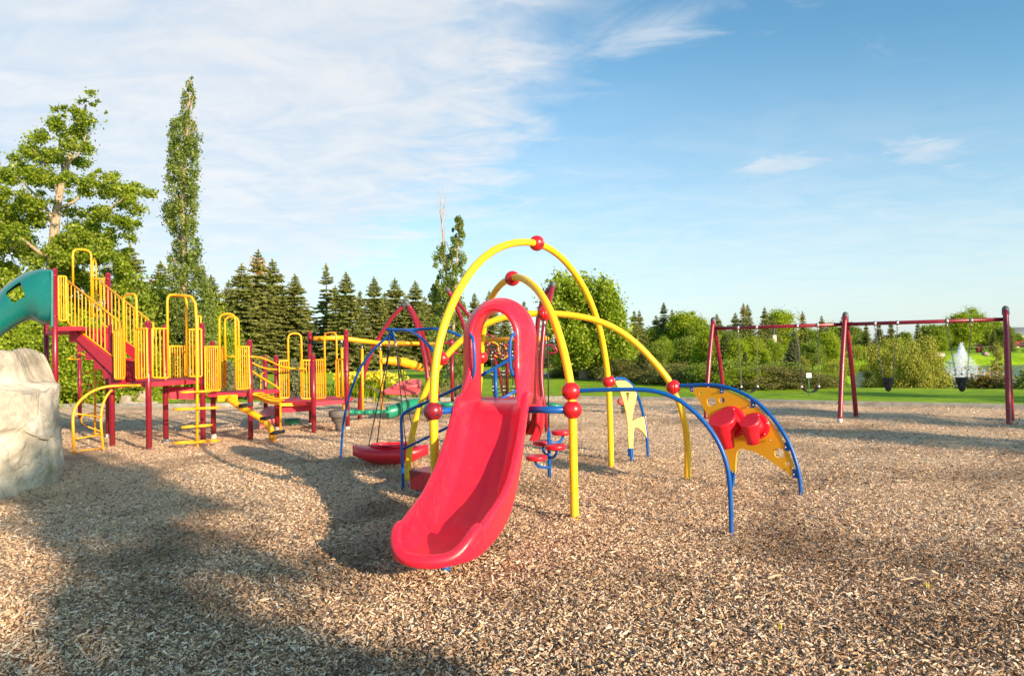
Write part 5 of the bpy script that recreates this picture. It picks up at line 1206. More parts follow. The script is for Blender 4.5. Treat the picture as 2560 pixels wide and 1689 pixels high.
# teal slide: hood with window and chute running out of frame to the left
def teal():
    Yb = 13.2; mb = MB(); rows = []; seg = 32
    # centreline from deck to the left and downwards; superelliptic tube sections
    cs = [((131, 742), .50, .50), ((118, 742), .51, .50), ((95, 740), .49, .50), ((70, 744), .44, .48), ((45, 755), .38, .45), ((18, 775), .33, .42), ((-10, 798), .30, .40), ((-50, 826), .29, .38), ((-100, 856), .29, .37), ((-160, 890), .28, .37), ((-230, 925), .27, .37)]
    P_ = [P(u, v, Yb+.35-.0*i) for i, ((u, v), a, b) in enumerate(cs)]; hz = [c[1] for c in cs]; hy = [c[2] for c in cs]
    pc_ = cr(P_, 5); n = len(pc_); hzs = np.interp(np.linspace(0, len(cs)-1, n), range(len(cs)), hz); hys = np.interp(np.linspace(0, len(cs)-1, n), range(len(cs)), hy)
    for i, c in enumerate(pc_):
        t = (pc_[min(i+1, n-1)]-pc_[max(i-1, 0)]).normalized(); 
        nup = Vector((-t.z, 0, t.x)); nup = nup if nup.z > 0 else -nup
        if i < 6: nup = Vector((0, 0, 1)).lerp(nup, i/6).normalized()
        ring = []
        for k in range(seg):
            a = 2*math.pi*k/seg; x, y = math.cos(a), math.sin(a); e = .62 if i < 8 else .62+.38*min(1, (i-8)/8)
            sx_, sy_ = math.copysign(abs(x)**e, x), math.copysign(abs(y)**e, y)
            ring.append(c+Vector((c.x, c.y, 0)).normalized()*sx_*hys[i]+nup*sy_*hzs[i])
        rows.append(ring)
    for r_ in rows: mb.v += r_
    k = seg
    for i in range(n-1):
        for j in range(seg):
            a = 2*math.pi*(j+.5)/seg
            # window in the near and far side walls of the hood, open chute further down
            win = (16 <= i <= 21) and (.06 < math.sin(a) < .76)
            openc = (i > 27) and math.sin(a) > .30
            if win or openc: continue
            j2 = (j+1) % seg; mb.f.append((i*k+j, i*k+j2, (i+1)*k+j2, (i+1)*k+j))
    o = mb.build('slide', M['teal'], PS); tag(o, 'teal hooded plastic slide leaving the frame')
    s = o.modifiers.new('solid', 'SOLIDIFY'); s.thickness = .035; s.offset = -1
    sub = o.modifiers.new('sub', 'SUBSURF'); sub.levels = 2; sub.render_levels = 2
    # flat back flange against the post
    f = MB(); u0 = 131
    fl = [P(131, 678, Yb+.0), P(131, 816, Yb+.0), P(131, 816, Yb+1.0), P(131, 678, Yb+1.0)]
    z1, z0 = fl[0].z, fl[1].z; x = fl[0].x; 
    f.plate([P(130, 675, Yb-.1), P(130, 818, Yb-.1), P(130, 812, Yb+.85), P(130, 682, Yb+.85)], .05).build('flange', M['teal'], o, bevel=.02)
    # raised ribs over the hood top
    for m_ in range(4):
        i = 5+m_*2; r_ = rows[i]; rb = [r_[j]+Vector((0, 0, .006)) for j in range(5, 12)]
        MB().tube(rb, .012, 6).build('rib', M['teal'], o)
teal()
# loop arch climber in front of p1-p2
MB().tube(smooth_path(cr([G(185, 1134)-Vector((0, 0, .05)), P(184, 1090, 12.15), P(182, 1050, 12.15), P(187, 1022, 12.2), P(203, 998, 12.3), P(232, 977, 12.45), P(266, 966, 12.6), P(305, 963.5, 12.75), P(350, 963, 12.7)], 5), 3), .024, 10).tube(
    smooth_path(cr([G(259, 1123)-Vector((0, 0, .05)), P(254, 1080, 12.65), P(252, 1045, 12.65), P(256, 1015, 12.7), P(266, 990, 12.75), P(281, 972, 12.85)], 5), 3), .022, 10).tube([P(186, 1033, 12.15), P(253, 1042, 12.65)], .014, 8).tube([P(187, 1096, 12.15), P(253, 1086, 12.65)], .014, 8).tube([P(186, 1128, 12.15), P(256, 1119, 12.65)], .012, 8).build('arch_ladder', M['amber'], PS)
# snaking pole climber behind it
mb = MB(); Yq = 15.0; g = G(238, 1088); mb.tube([Vector((g.x, g.y, -.05)), P(237, 895, g.y)], .022, 10)
for v in (930, 975, 1035):
    mb.tube(smooth_path(cr([P(268, v-4, Yq+.2), P(240, v-4, Yq), P(212, v+2, Yq-.1), P(203, v+10, Yq-.1), P(206, v+22, Yq), P(222, v+32, Yq+.1), P(262, v+46 if v > 940 else v+20, Yq+.2)], 4), 2), .015, 8)
mb.tube([P(238, 1084, g.y), P(262, 1080, g.y+.2)], .014, 8); mb.build('snake_climber', M['amber'], PS); mb = MB(); mb.tube(cr([P(170, 897, 17), P(185, 887, 17.5), P(200, 882, 19), P(216, 890, 19), P(235, 898, 18)], 4), .017, 8).tube([P(170, 897, 17), P(235, 898, 18)], .015, 8)
mb.build('grab_loop', M['amber'], PS)
# pole with oval step loops
g = G(493, 1116); mb = MB(); Yl = g.y
mb.tube(smooth_path([Vector((g.x, g.y, -.05)), P(493, 900, Yl), P(493, 765, Yl), P(491, 748, Yl), P(483, 738, Yl+.05), P(470, 736, Yl+.1), P(425, 739, Yl+.2)], 2), .026, 12)
mb.build('loop_pole', M['amber'], PS)
for v, ul, ur, dy in ((980, 455, 528, 0), (1022, 437, 548, 0), (1066, 457, 527, 0), (1105, 437, 548, 0)):
    a, b = P(ul, v, Yl-.10), P(ur, v-3, Yl+.12); c = (a+b)/2; L = (b-a)/2; w = Vector((0, .19, 0)); z = c.z; pts = []
    for k in range(28):
        t = 2*math.pi*k/28; s = math.cos(t); pinch = .40+.60*abs(s)**.8*1.0
        pts.append(Vector((c.x, c.y, z))+Vector((L.x, L.y, 0))*math.copysign(abs(s)**.8, s)+w*math.sin(t)*pinch*1.1)
    MB().tube(pts, .019, 8, closed=True).build('step_loop', M['amber'], PS)
# slanted climbing log with grips
MB().plate([P(544, 988, 13.62), P(594, 985, 13.66), P(594, 1001, 13.66), P(544, 1004, 13.62)], .03).build('log_plate', M['amber'], PS, bevel=.008)
lg = G(682, 1099); mb = MB(); mb.tube(smooth_path(cr([P(572, 996, 13.6), P(603, 1018, 13.5), P(632, 1033, 13.45), P(656, 1048, 13.42), P(671, 1062, 13.4), P(679, 1078, 13.4), Vector((lg.x, lg.y, -.05))], 5), 3), .062, 16); mb.build('climbing_log', M['amber'], PS)
for u, v in ((615, 1012), (669, 1044), (694, 1080)):
    c = P(u, v, 13.36); MB().tube([c-Vector((.14, 0, .015)), c+Vector((.14, 0, .02))], .014, 8, rx=.035).tube([c-Vector((.04, 0, 0)), c-Vector((.04, 0, .05))], .02, 8).build('grip', M['black'], PS)
# handrails between deck 2 and deck 3
g = G(701, 1075)
MB().tube(smooth_path(cr([P(590, 897, 13.8), P(635, 931, 14.3), P(668, 952, 14.7), P(690, 965, 14.95), P(699, 975, 15.05), P(701, 990, 15.1), P(701, 1040, 15.2), Vector((g.x, g.y, -.05))], 4), 2), .022, 10).build('handrail', M['amber'], PS)
MB().tube(smooth_path(cr([P(628, 891, 13.8), P(650, 893, 14.2), P(672, 901, 14.5), P(695, 912, 14.9), P(720, 920, 15.2), P(764, 921, 15.6)], 4), 2), .021, 10).tube([P(764, 921, 15.6), P(764, 926, 15.6)], .014, 6).build('handrail', M['amber'], PS)
MB().tube(smooth_path(cr([P(630, 906, 14.8), P(650, 916, 15.0), P(672, 922, 15.3), P(712, 924, 15.8)], 4), 2), .02, 10).build('handrail', M['amber'], PS)
MB().tube(smooth_path(cr([P(664, 930, 16), P(655, 933, 16), P(652, 945, 16), P(652, 985, 16)], 4), 2), .014, 8).build('handrail', M['amber'], PS)
# wavy yellow crossing between them
mb = MB()
for dv, dy in ((0, 0), (7, .25)):
    mb.tube(smooth_path(cr([P(630, 985+dv, 14.0+dy), P(645, 988+dv, 14.2+dy), P(664, 997+dv, 14.6+dy), P(685, 1001+dv, 14.9+dy), P(700, 1003+dv, 15.1+dy)], 4), 1), .026, 8)
for k in range(5):
    u = 637+k*13; v = 984+k*4.4; c = P(u, v, 14.1+k*.2); mb.tube([c-Vector((.12, .12, -.02)), c+Vector((.12, .2, .0))], .018, 8)
mb.plate([P(701, 1007, 15.15), P(757, 1006, 15.3), P(757, 1014, 15.3), P(701, 1015, 15.15)], .03)
mb.build('wavy_crossing', M['amber'], PS)
# small faded red bench step between the posts
mb = MB(); mb.plate([P(634, 1045, 15.8), P(649, 1050, 15.4), P(688, 1044, 15.6), P(688, 1018, 16.4), P(668, 1018, 16.6), P(636, 1040, 16)], .03).plate([P(648, 1048, 15.4), P(686, 1045, 15.6), P(686, 1056, 15.6), P(649, 1072, 15.4)], .03)
mb.build('bench_step', M['pink'], PS)

# ---- separate pieces standing by it
g = G(731, 1062); t = thing('stepping_pod', 'dark teal mushroom stepping pod on a thin black stem between the deck posts', 'stepping pod', (g.x, g.y, 0), 'stepping pods')
MB().lathe([(-.03, .15), (.02, .19), (.075, .195), (.10, .17), (.112, .10), (.114, .01)], P(731, 1056, g.y), (0, 0, 1), 24).build('pod_top', M['green'], t)
MB().lathe([(0, .07), (.04, .03), (.12, .03)], (g.x, g.y, -.02), (0, 0, 1), 14).build('stem', M['black'], t)
g = G(847, 1078); t = thing('stepping_pod', 'grey-brown drum-shaped stepping pod on a ribbed stem behind the blue pipe', 'stepping pod', (g.x, g.y, 0), 'stepping pods')
MB().lathe([(0, .12), (.02, .15), (.10, .155), (.105, .19), (.125, .21), (.23, .215), (.25, .20), (.255, .01)], P(847, 1054, g.y), (0, 0, 1), 28).build('pod_top', M['drumgrey'], t)
MB().lathe([(0, .06), (.08, .06), (.09, .07), (.2, .07), (.22, .1), (.3, .11)], (g.x, g.y, -.04), (0, 0, 1), 14).build('stem', M['drumgrey'], t)

# ---- overhead beam with hanging step pods
b0, b1, b2 = P(784, 846, 16.0), P(866, 843.5, 16.2), P(1090, 860, 19.5)
OB = thing('overhead_beam', 'long yellow overhead beam running from the left decks behind the arches', 'overhead beam', (-3.5, 17, 0))
MB().tube([b0, b1], .055, 12).tube([b1+Vector((0, 0, -.03)), P(940, 856, 17.2), P(1012, 857.5, 18)], .055, 12).tube([P(1012, 857, 18), P(1090, 859, 19.5)], .045, 12).build('beam', M['amber'], OB)
MB().tube(smooth_path([P(930, 874, 17.4), P(920, 862, 17.2), P(935, 863, 17.3), P(1010, 862, 18.4), P(1055, 861, 19)], 1), .03, 10).build('beam', M['amber'], OB)
MB().tube([P(1205, 848, 18.5), P(1300, 847.5, 18), P(1366, 846, 17.6)], .06, 12).ball(P(1366, 846, 17.6), .075, 12, 8).build('beam', M['amber'], OB)
MB().tube([P(1085, 858, 19.5), P(1125, 856, 19.8)], .035, 10).build('link_bar', M['maroon'], OB)
for u, v, Y, lab in ((866, 1066, 16.6, 'second'), (906, 1046, 17.0, 'third')): pass
def hanger(u0, vt, u1, vb, Y, lab):
    a, b = P(u0, vt, Y), P(u1, vb, Y); t = thing('hanging_pod', lab, 'hanging pod', (b.x, b.y, 0), 'green pods hanging from the overhead beam')
    MB().tube([a+Vector((0, 0, .02)), a-Vector((0, 0, .09))], .03, 8).tube([a-Vector((0, 0, .09)), a-Vector((0, 0, .2))], .014, 6).build('swivel', M['steel'], t)
    MB().tube([a-Vector((0, 0, .18)), b], .033, 10).build('pole', M['amber'], t)
    mb = MB()
    for s in (-1, 1): mb.ball(b+Vector((.13*s, 0, -.03)), .10, 14, 8, (1.25, 1.1, .62))
    mb.tube([b-Vector((.24, 0, .03)), b+Vector((.24, 0, -.03))], .06, 10).build('foot_pod', M['green'], t)
hanger(854, 851, 860, 1026, 16.6, 'green foot pod on a yellow pole, leftmost under the beam beside the maroon post')
hanger(905, 854, 907, 1027, 17.0, 'green foot pod on a yellow pole, second along under the beam')
hanger(951, 858, 955, 1026, 17.3, 'green foot pod on a yellow pole just left of the long green balance beam')
# long green tilting balance piece
a, b = P(968, 1031, 17.3), P(1096, 1009, 18.6)
t = thing('balance_beam', 'long curved green balance beam hanging low behind the blue pipes', 'balance beam', ((a.x+b.x)/2, (a.y+b.y)/2, 0))
mb = MB(); pts = smooth_path(cr([a, P(985, 1027, 17.4), P(1005, 1018, 17.6), P(1030, 1011, 17.9), P(1060, 1010, 18.2), b], 5), 3); n = len(pts)
mb.tube(pts, [.10+.06*math.sin(math.pi*i/(n-1)) for i in range(n)], 14, rx=.16); mb.build('beam_body', M['green'], t)
mb = MB(); mb.tube([p-Vector((0, 0, .11)) for p in pts], .045, 8).build('underside', M['green'], t)
mb = MB(); mb.tube([P(1062, 1007, 18.3), P(1078, 985, 18.5), P(1098, 960, 18.9)], .012, 6).build('strap', M['black'], t)
g = P(1120, 1010, 19.0); t = thing('stepping_pod', 'green round stepping pod just left of the red slide', 'stepping pod', (g.x, g.y, 0), 'stepping pods')
MB().lathe([(-.10, .12), (-.04, .22), (.02, .25), (.05, .22), (.06, .01)], g, (0, 0, 1), 24).build('pod_top', M['green'], t)
MB().tube([Vector((g.x, g.y, -.05)), g-Vector((0, 0, .08))], .05, 10).build('stem', M['green'], t)
g = P(1385, 1012, 19.0); t = thing('stepping_pod', 'tilted teal stepping pod seen between the blue beam and the red balls', 'stepping pod', (g.x, g.y, 0), 'stepping pods')
MB().lathe([(-.05, .20), (-.02, .25), (.03, .25), (.05, .22), (.06, .01)], g, (.2, 0, 1), 24).build('pod_top', M['green'], t)
MB().tube([Vector((g.x, g.y, -.05)), g-Vector((0, 0, .04))], .04, 10).build('stem', M['green'], t)
# ---- maroon tripods
def bow(pts, r=.052): return smooth_path(cr(pts, 5), 4)
T1 = thing('tripod_frame', 'maroon tripod of bowed poles with grey cap left of the yellow arches', 'tripod', (-2.6, 17, 0), 'maroon tripods')
ap1 = P(1016, 757, 17.2); g = G(899, 1047)
for pts in ([Vector((g.x, g.y, -.05)), P(900, 991, 17.35), P(909, 938, 17.3), P(926, 886, 17.3), P(951, 837, 17.25), P(982, 791, 17.2), P(1010, 763, 17.2)],
            [G(1073, 1055)-Vector((0, 0, .05)), P(1072, 998, 16.4), P(1068, 928, 16.5), P(1056, 865, 16.7), P(1038, 802, 17), P(1018, 762, 17.2)],
            [G(1097, 1032)-Vector((0, 0, .05)), P(1092, 960, 18.2), P(1076, 903, 18.1), P(1063, 854, 17.9), P(1045, 802, 17.5), P(1022, 763, 17.25)]):
    MB().tube(bow(pts), .052, 12).build('leg', M['maroon'], T1)
MB().ball(ap1, .085, 14, 10).tube([ap1, P(1006, 766, 17.2)], .065, 12).tube([ap1, P(1022, 767, 17.2)], .065, 12).build('cap', M['grey'], T1)
T2 = thing('tripod_frame', 'maroon bowed poles crossing behind the right side of the slide, grey cap high', 'tripod', (1, 14.6, 0), 'maroon tripods')
ga, gb = G(1370, 1081), G(1356, 1061)
for pts in ([Vector((ga.x, ga.y, -.05)), P(1360, 1016, 13.8), P(1356, 981, 13.8), P(1352, 927, 13.85), P(1355, 870, 13.9), P(1362, 800, 14.0), P(1374, 750, 14.2), P(1382, 716, 14.4)],
            [Vector((gb.x, gb.y, -.05)), P(1347, 995, 15.3), P(1342, 945, 15.2), P(1340, 891, 15.1), P(1342, 838, 15), P(1348, 778, 14.8), P(1364, 735, 14.6), P(1380, 716, 14.45)]):
    MB().tube(bow(pts), .050, 12).build('leg', M['maroon'], T2)
q = P(1382, 714, 14.4); MB().tube([q-Vector((.01, 0, .07)), q+Vector((.01, 0, .06)), q+Vector((.012, 0, .09))], [.06, .062, .045], 12).build('cap', M['grey'], T2)
T3 = thing('tripod_frame', 'maroon leaning pole with grey tip rising left of the slide hood', 'tripod', (-1.3, 19, 0), 'maroon tripods')
MB().tube(bow([P(1121, 727, 17.5), P(1140, 765, 17.7), P(1160, 815, 17.9), P(1172, 870, 18.1), P(1180, 940, 18.3), G(1184, 1030)-Vector((0, 0, .05))]), .052, 12).build('leg', M['maroon'], T3)
MB().tube(bow([P(1121, 727, 17.5), P(1180, 800, 18.6), P(1225, 870, 19.8), P(1250, 940, 20.6), G(1262, 1008)-Vector((0, 0, .05))]), .05, 12).build('leg', M['maroon'], T3)
MB().tube([P(1122, 729, 17.5), P(1116, 718, 17.5)], [.062, .05], 12).build('cap', M['grey'], T3)
# red triangular hanging seat and rolled yellow hammock
t = thing('triangle_swing', 'faded red triangular moulded seat slung between the maroon poles', 'hanging seat', (-2.9, 17.4, 0))
mb = MB(); F = [P(952, 979, 17.2), P(985, 964, 17.8), P(1018, 953, 18.2), P(1050, 948, 18.4), P(1052, 972, 17.2), P(1045, 984, 16.9), P(1000, 985, 16.9), P(965, 984, 17.0)]
mb.plate(F, .05); ob = mb.build('seat_shell', M['pink'], t, bevel=.02)
MB().tube(smooth_path(cr([P(982, 968, 17.5), P(1005, 957, 17.9), P(1045, 951, 18.3), P(1046, 963, 17.4), P(1015, 967, 17.3), P(982, 970, 17.4)], 4), 1), .05, 10).build('seat_rim', M['pink'], t)
def chain(mb, a, b, r=.007, step=.045, sag=0.0):
    L = (b-a).length; n = max(2, int(L/step)); ax = (b-a).normalized()
    for i in range(n):
        c = a.lerp(b, (i+.5)/n)-Vector((0, 0, sag*4*(i/n)*(1-i/n))); x = ax.cross(Vector((0, 1, 0)) if i % 2 else Vector((1, 0, .01))).normalized(); h = L/n*.62; w = r*2.0
        mb.tube([c-ax*h+x*w*.2, c-ax*h*.5+x*w, c+ax*h*.5+x*w, c+ax*h+x*w*.2, c+ax*h-x*w*.2, c+ax*h*.5-x*w, c-ax*h*.5-x*w, c-ax*h-x*w*.2], r*.6, 4, closed=True)
mb = MB(); chain(mb, P(913, 963, 17.3), P(952, 980, 17.2), .014, .09); mb.build('chain', M['chain'], t)
t = thing('rolled_seat', 'yellow crumpled tube seat hanging between the left tripod legs', 'hanging seat', (-2.9, 17.6, 0))
mb = MB(); pts = smooth_path(cr([P(953, 902, 17.3), P(975, 901, 17.4), P(1000, 903, 17.6), P(1030, 911, 17.9), P(1056, 919, 18.1), P(1073, 922, 18.2)], 5), 2); n = len(pts)
mb.tube(pts, [.07+.05*math.sin(math.pi*i/(n-1))+.012*math.sin(i*1.7) for i in range(n)], 12); mb.build('roll', M['amber'], t)
mb = MB(); mb.tube([P(1054, 922, 17.9), P(1062, 908, 17.9), P(1070, 905, 17.9)], .016, 6).build('strap', M['black'], t)
mb = MB(); chain(mb, P(932, 882, 17.3), P(953, 899, 17.3), .014, .09); mb.build('chain', M['chain'], t)
# ---- rope net and spinner poles seen through the slide hood
RN = thing('rope_net', 'dark rope climbing net with white knots seen through the slide hood', 'rope net', (-.4, 18, 0))
mb = MB(); KN = []; cols = []
for i, (ut, ub) in enumerate(((1226, 1234), (1230, 1237), (1253, 1260), (1258, 1264), (1281, 1283), (1287, 1290), (1300, 1304))):
    Y = 18+.15*(i % 2); a, b = P(ut, 852, Y), P(ub, 1002, Y); mb.tube([a, b], .014, 5); cols.append((a, b))
for v in (.24, .30, .50, .56, .76, .82, .97):
    for i in range(len(cols)-1):
        a, b = cols[i][0].lerp(cols[i][1], v), cols[i+1][0].lerp(cols[i+1][1], v); m_ = (a+b)/2-Vector((0, 0, .07)); mb.tube(cr([a, m_, b], 4), .012, 5); KN.append((a, .017))
rs = np.random.default_rng(3)
for k in range(14):
    a = P(rs.uniform(1212, 1300), rs.uniform(855, 885), 18+rs.uniform(-.3, .3)); b = P(rs.uniform(1212, 1300), rs.uniform(855, 885), 18+rs.uniform(-.3, .3)); mb.tube(cr([a, (a+b)/2-Vector((0, 0, .08)), b], 4), .013, 5); KN.append((a, .017))
mb.build('rope', M['rope'], RN); [MB().ball(a_, r_, 8, 6).build('knot', M['white'], RN) for a_, r_ in KN]
MB().tube([P(1364, 850, 16.8), P(1351, 985, 16.8), P(1344, 1035, 16.2)], .014, 5).tube([P(1340, 852, 16.9), P(1352, 985, 16.8)], .012, 5).build('rope', M['rope'], RN)
MB().ball(P(1349, 984, 16.8), .05, 8, 6).build('knot', M['steel'], RN)
SPN = thing('overhead_spinner', 'maroon post with overhead ring ladder of red and yellow loops behind the rope net', 'overhead ladder', (-.1, 21, 0))
MB().tube([G(1268, 990)-Vector((0, 0, .05)), P(1268, 868, 24)], .06, 12).build('post', M['maroon'], SPN)
MB().lathe([(0, .05), (.03, .2), (.09, .24), (.14, .18), (.16, .02)], P(1267, 866, 24)-Vector((0, 0, .05)), (0, 0, 1), 20).build('hub', M['maroon'], SPN)
MB().tube([P(1274, 870, 23.9), P(1285, 920, 23.6), P(1295, 985, 23.2)], .05, 10).build('post', M['maroon'], SPN)
def ring(c, r, tilt, rr, mat, nm, parent):
    n = Vector((math.sin(tilt), -.6, math.cos(tilt))).normalized(); x = n.cross(Vector((0, 1, .2))).normalized(); y = n.cross(x)
    MB().tube([c+(x*math.cos(6.283*k/24)+y*math.sin(6.283*k/24))*r for k in range(24)], rr, 6, closed=True).build(nm, M[mat], parent)
for u, v, r, tl, mt in ((1222, 868, .28, .2, 'maroon'), (1240, 874, .30, .9, 'amber'), (1250, 880, .26, .1, 'maroon'), (1257, 876, .24, 1.2, 'amber')): ring(P(u, v, 22), r, tl, .022, mt, 'grip_ring', SPN)
MB().tube([P(1214, 834, 22), P(1226, 838, 22), P(1240, 845, 22)], .03, 8).tube([P(1210, 884, 22), P(1262, 881, 22)], .025, 8).tube([P(1212, 888, 22), P(1250, 888, 22)], .02, 8).build('rail', M['maroon'], SPN)
MB().tube(smooth_path([P(1340, 868, 22), P(1365, 863, 22), P(1382, 858, 22), P(1386, 865, 22), P(1396, 880, 22), P(1394, 882, 22), P(1366, 883, 22)], 1), .035, 8).tube([P(1381, 862, 22), P(1388, 881, 22)], .02, 6).build('rail', M['maroon'], SPN)
SP2 = thing('overhead_post', 'maroon ball-topped post with shadow stripes just left of the slide hood', 'post', (-2, 22, 0))
gp = G(1131, 1006); MB().tube([gp-Vector((0, 0, .05)), P(1130, 862, gp.y)], .058, 12).build('pole', M['maroon'], SP2)
MB().ball(P(1128, 856, gp.y), .12, 14, 10).build('ball_top', M['maroon'], SP2)
MB().tube([P(1130, 870, gp.y), P(1128, 880, gp.y), P(1148, 882, gp.y)], .03, 8).tube([P(1142, 860, gp.y), P(1146, 882, gp.y)], .025, 8).build('side_bar', M['maroon'], SP2)

# far-off red spring toy seen beyond the pale panel
g = G(1560, 1033); t = thing('spring_rider', 'tiny pink rocker on a dark spring seen beyond the pale yellow panel', 'spring rider', (g.x, g.y, 0))
MB().ball(P(1553, 1003, g.y), .11, 12, 8, (1, .8, .9)).ball(P(1568, 1002, g.y), .10, 12, 8, (1.2, .8, .7)).build('body', M['pink'], t)
mb = MB(); c = P(1560, 1010, g.y); mb.tube([Vector((g.x+.07*math.cos(k*.7), g.y+.07*math.sin(k*.7), c.z*(k/50))) for k in range(51)], .014, 6).build('spring', M['black'], t)
# ---------------------------------------------------------------- swing set
FL, FM, FR = G(1764, 1047), G(2100, 1057), G(2523, 1065)
dirb = (FR-FL); dirb.z = 0; dirb.normalize(); nb = Vector((-dirb.y, dirb.x, 0))
SW = thing('swing_set', 'long maroon three-post swing frame with grey caps on the right', 'swing frame', (FM.x, FM.y, 0))
SH = 2.34
tops = []
for i, (g, vt, ut) in enumerate(((FL, 793, 1783), (FM, 772, 2113), (FR, 751, 2513))):
    Yt = g.y+.55 if i < 2 else g.y+.45
    tp = P(ut, vt, Yt); tp.z = SH+.02; tops.append(tp)
    bk = Vector((tp.x*2-g.x+(.05 if i != 2 else .12), tp.y*2-g.y+.1, 0))
    for k, b in enumerate((g, bk)):
        mid = b.lerp(tp, .5); out = Vector((b.x-tp.x, b.y-tp.y, 0)).normalized(); mid = mid+out*.06
        pts = smooth_path(cr([Vector((b.x, b.y, .04 if k == 0 and i == 1 else -.05)), mid, Vector((tp.x, tp.y, SH-.06))+out*.03], 8), 3)
        o = MB().tube(pts, .050, 16).build('leg', M['maroon'], SW)
        if k == 0 and i == 1: MB().tube([Vector((b.x, b.y, -.05)), Vector((b.x, b.y, .10))], .053, 14).build('footing', M['concrete'], o)
    MB().lathe([(0, .064), (.05, .067), (.13, .062), (.17, .045), (.188, .012)], (tp.x, tp.y, SH-.14), (0, 0, 1), 18).build('cap', M['grey'], SW)
def onbeam(u, v=800):
    a, b = (tops[0], tops[1]) if u < 2113 else (tops[1], tops[2]); return W(u, v, (a.x, a.y), (b.x, b.y))
zb = SH-.23
for a, b in ((tops[0], tops[1]), (tops[1], tops[2])):
    MB().tube([Vector((a.x, a.y, zb)), Vector((b.x, b.y, zb))], .040, 16).build('top_beam', M['maroon'], SW)
def hang(u):
    p = onbeam(u); return Vector((p.x, p.y, zb))
def chainline(mb, a, b):
    chain(mb, a, b, .0075, .05)
def swing(u0, u1, ul, ur, vs, kind, lab, ubot=None):
    a, b = hang(u0), hang(u1); sl, sr = W(ul, vs, (a.x, a.y), (b.x, b.y)), W(ur, vs, (a.x, a.y), (b.x, b.y)); sl.y = a.y*.5+b.y*.5; sr.y = sl.y
    t = thing('swing', lab, 'swing', ((a.x+b.x)/2, (a.y+b.y)/2, 0), 'swings hanging from the long frame')
    mb = MB()
    for p in (a, b): mb.tube([p+Vector((0, 0, .045)), p-Vector((0, 0, .05))], .030, 10).tube([p-dirb*.022, p+dirb*.022], .050, 14).tube([p-Vector((0, 0, .05)), p-Vector((0, 0, .12))], .014, 8)
    mb.build('hanger', M['steel'], t)
    for p_, q_ in ((a, sl), (b, sr)):
        mb = MB(); chainline(mb, p_-Vector((0, 0, .11)), q_); mb.build('chain', M['chain'], t)
    c = (sl+sr)/2; z = sl.z; d = (sr-sl); d.z = 0; w = d.length/2; d.normalize(); n = Vector((-d.y, d.x, 0))
    if kind == 'belt':
        mb = MB(); rows = []
        for i in range(17):
            t_ = -1+i/8; x = w*t_*(1-.02); zz = z-.02-.115*(1-abs(t_)**2.2)
            for s in (-1, 1): mb.v.append(Vector((c.x, c.y, zz))+d*x+n*.085*s*(1-.35*abs(t_)**4))
        for i in range(16): mb.f.append((2*i, 2*i+1, 2*i+3, 2*i+2))
        o = mb.build('belt_seat', M['black'], t); s = o.modifiers.new('solid', 'SOLIDIFY'); s.thickness = .016
        m2 = MB()
        for s in (sl, sr): m2.ball(s, .028, 8, 6)
        m2.build('clasp', M['white'], t)
    else:
        mb = MB(); seg = 28; R0 = w*1.04
        zt, zb_ = z-.01, z-.10
        def rr(R_, zz): return [Vector((c.x, c.y, zz))+d*math.cos(6.2832*k/seg)*R_+n*math.sin(6.2832*k/seg)*R_*.8 for k in range(seg)]
        rings = [rr(R0, zt), rr(R0*1.02, zt-.02), rr(R0*.96, zb_), rr(R0*.90, zb_-.005), rr(R0*.90, zt-.01)]
        b0 = 0
        for r_ in rings: mb.v += r_
        for i in range(5):
            for k in range(seg): k2 = (k+1) % seg; i2 = (i+1) % 5; mb.f.append((i*seg+k, i2*seg+k, i2*seg+k2, i*seg+k2))
        mb.build('bucket_rim', M['black'], t)
        mb = MB()
        mb.tube(cr([Vector((c.x, c.y, zb_+.04))-n*R0*.8, Vector((c.x, c.y, zb_-.12))-n*R0*.45, Vector((c.x, c.y, zb_-.19)), Vector((c.x, c.y, zb_-.12))+n*R0*.45, Vector((c.x, c.y, zb_+.04))+n*R0*.8], 5), .012, 8, rx=.045)
        mb.tube(cr([sl-Vector((0, 0, .05)), Vector((c.x, c.y, zb_-.12))-d*w*.55, Vector((c.x, c.y, zb_-.2)), Vector((c.x, c.y, zb_-.12))+d*w*.55, sr-Vector((0, 0, .05))], 5), .010, 6)
        mb.build('bucket_strap', M['black'], t)
swing(1845, 1891, 1850, 1898, 966, 'belt', 'black belt swing nearest the left posts of the frame')
swing(1993, 2044, 2000, 2053, 966, 'belt', 'black belt swing just left of the middle post')
swing(2187, 2243, 2204, 2236, 943, 'bucket', 'black bucket toddler swing just right of the middle post')
swing(2367, 2428, 2387, 2422, 942, 'bucket', 'black bucket toddler swing in front of the fountain')

# ---- notice board on the lawn edge
g = P(2021, 978, 22.2); t = thing('notice_sign', 'small blank-looking white notice on a thin green post at the lawn edge', 'sign', (g.x, g.y, 0))
a = P(2022, 938, 22.2); MB().box(a, .17, .02, .15, .1).build('sign_board', M['white'], t, bevel=.004)
MB().tube([Vector((a.x, a.y+.02, float(ground_h(a.x, a.y))-.05)), a+Vector((0, .02, .06))], .014, 8).build('post', M['green'], t)

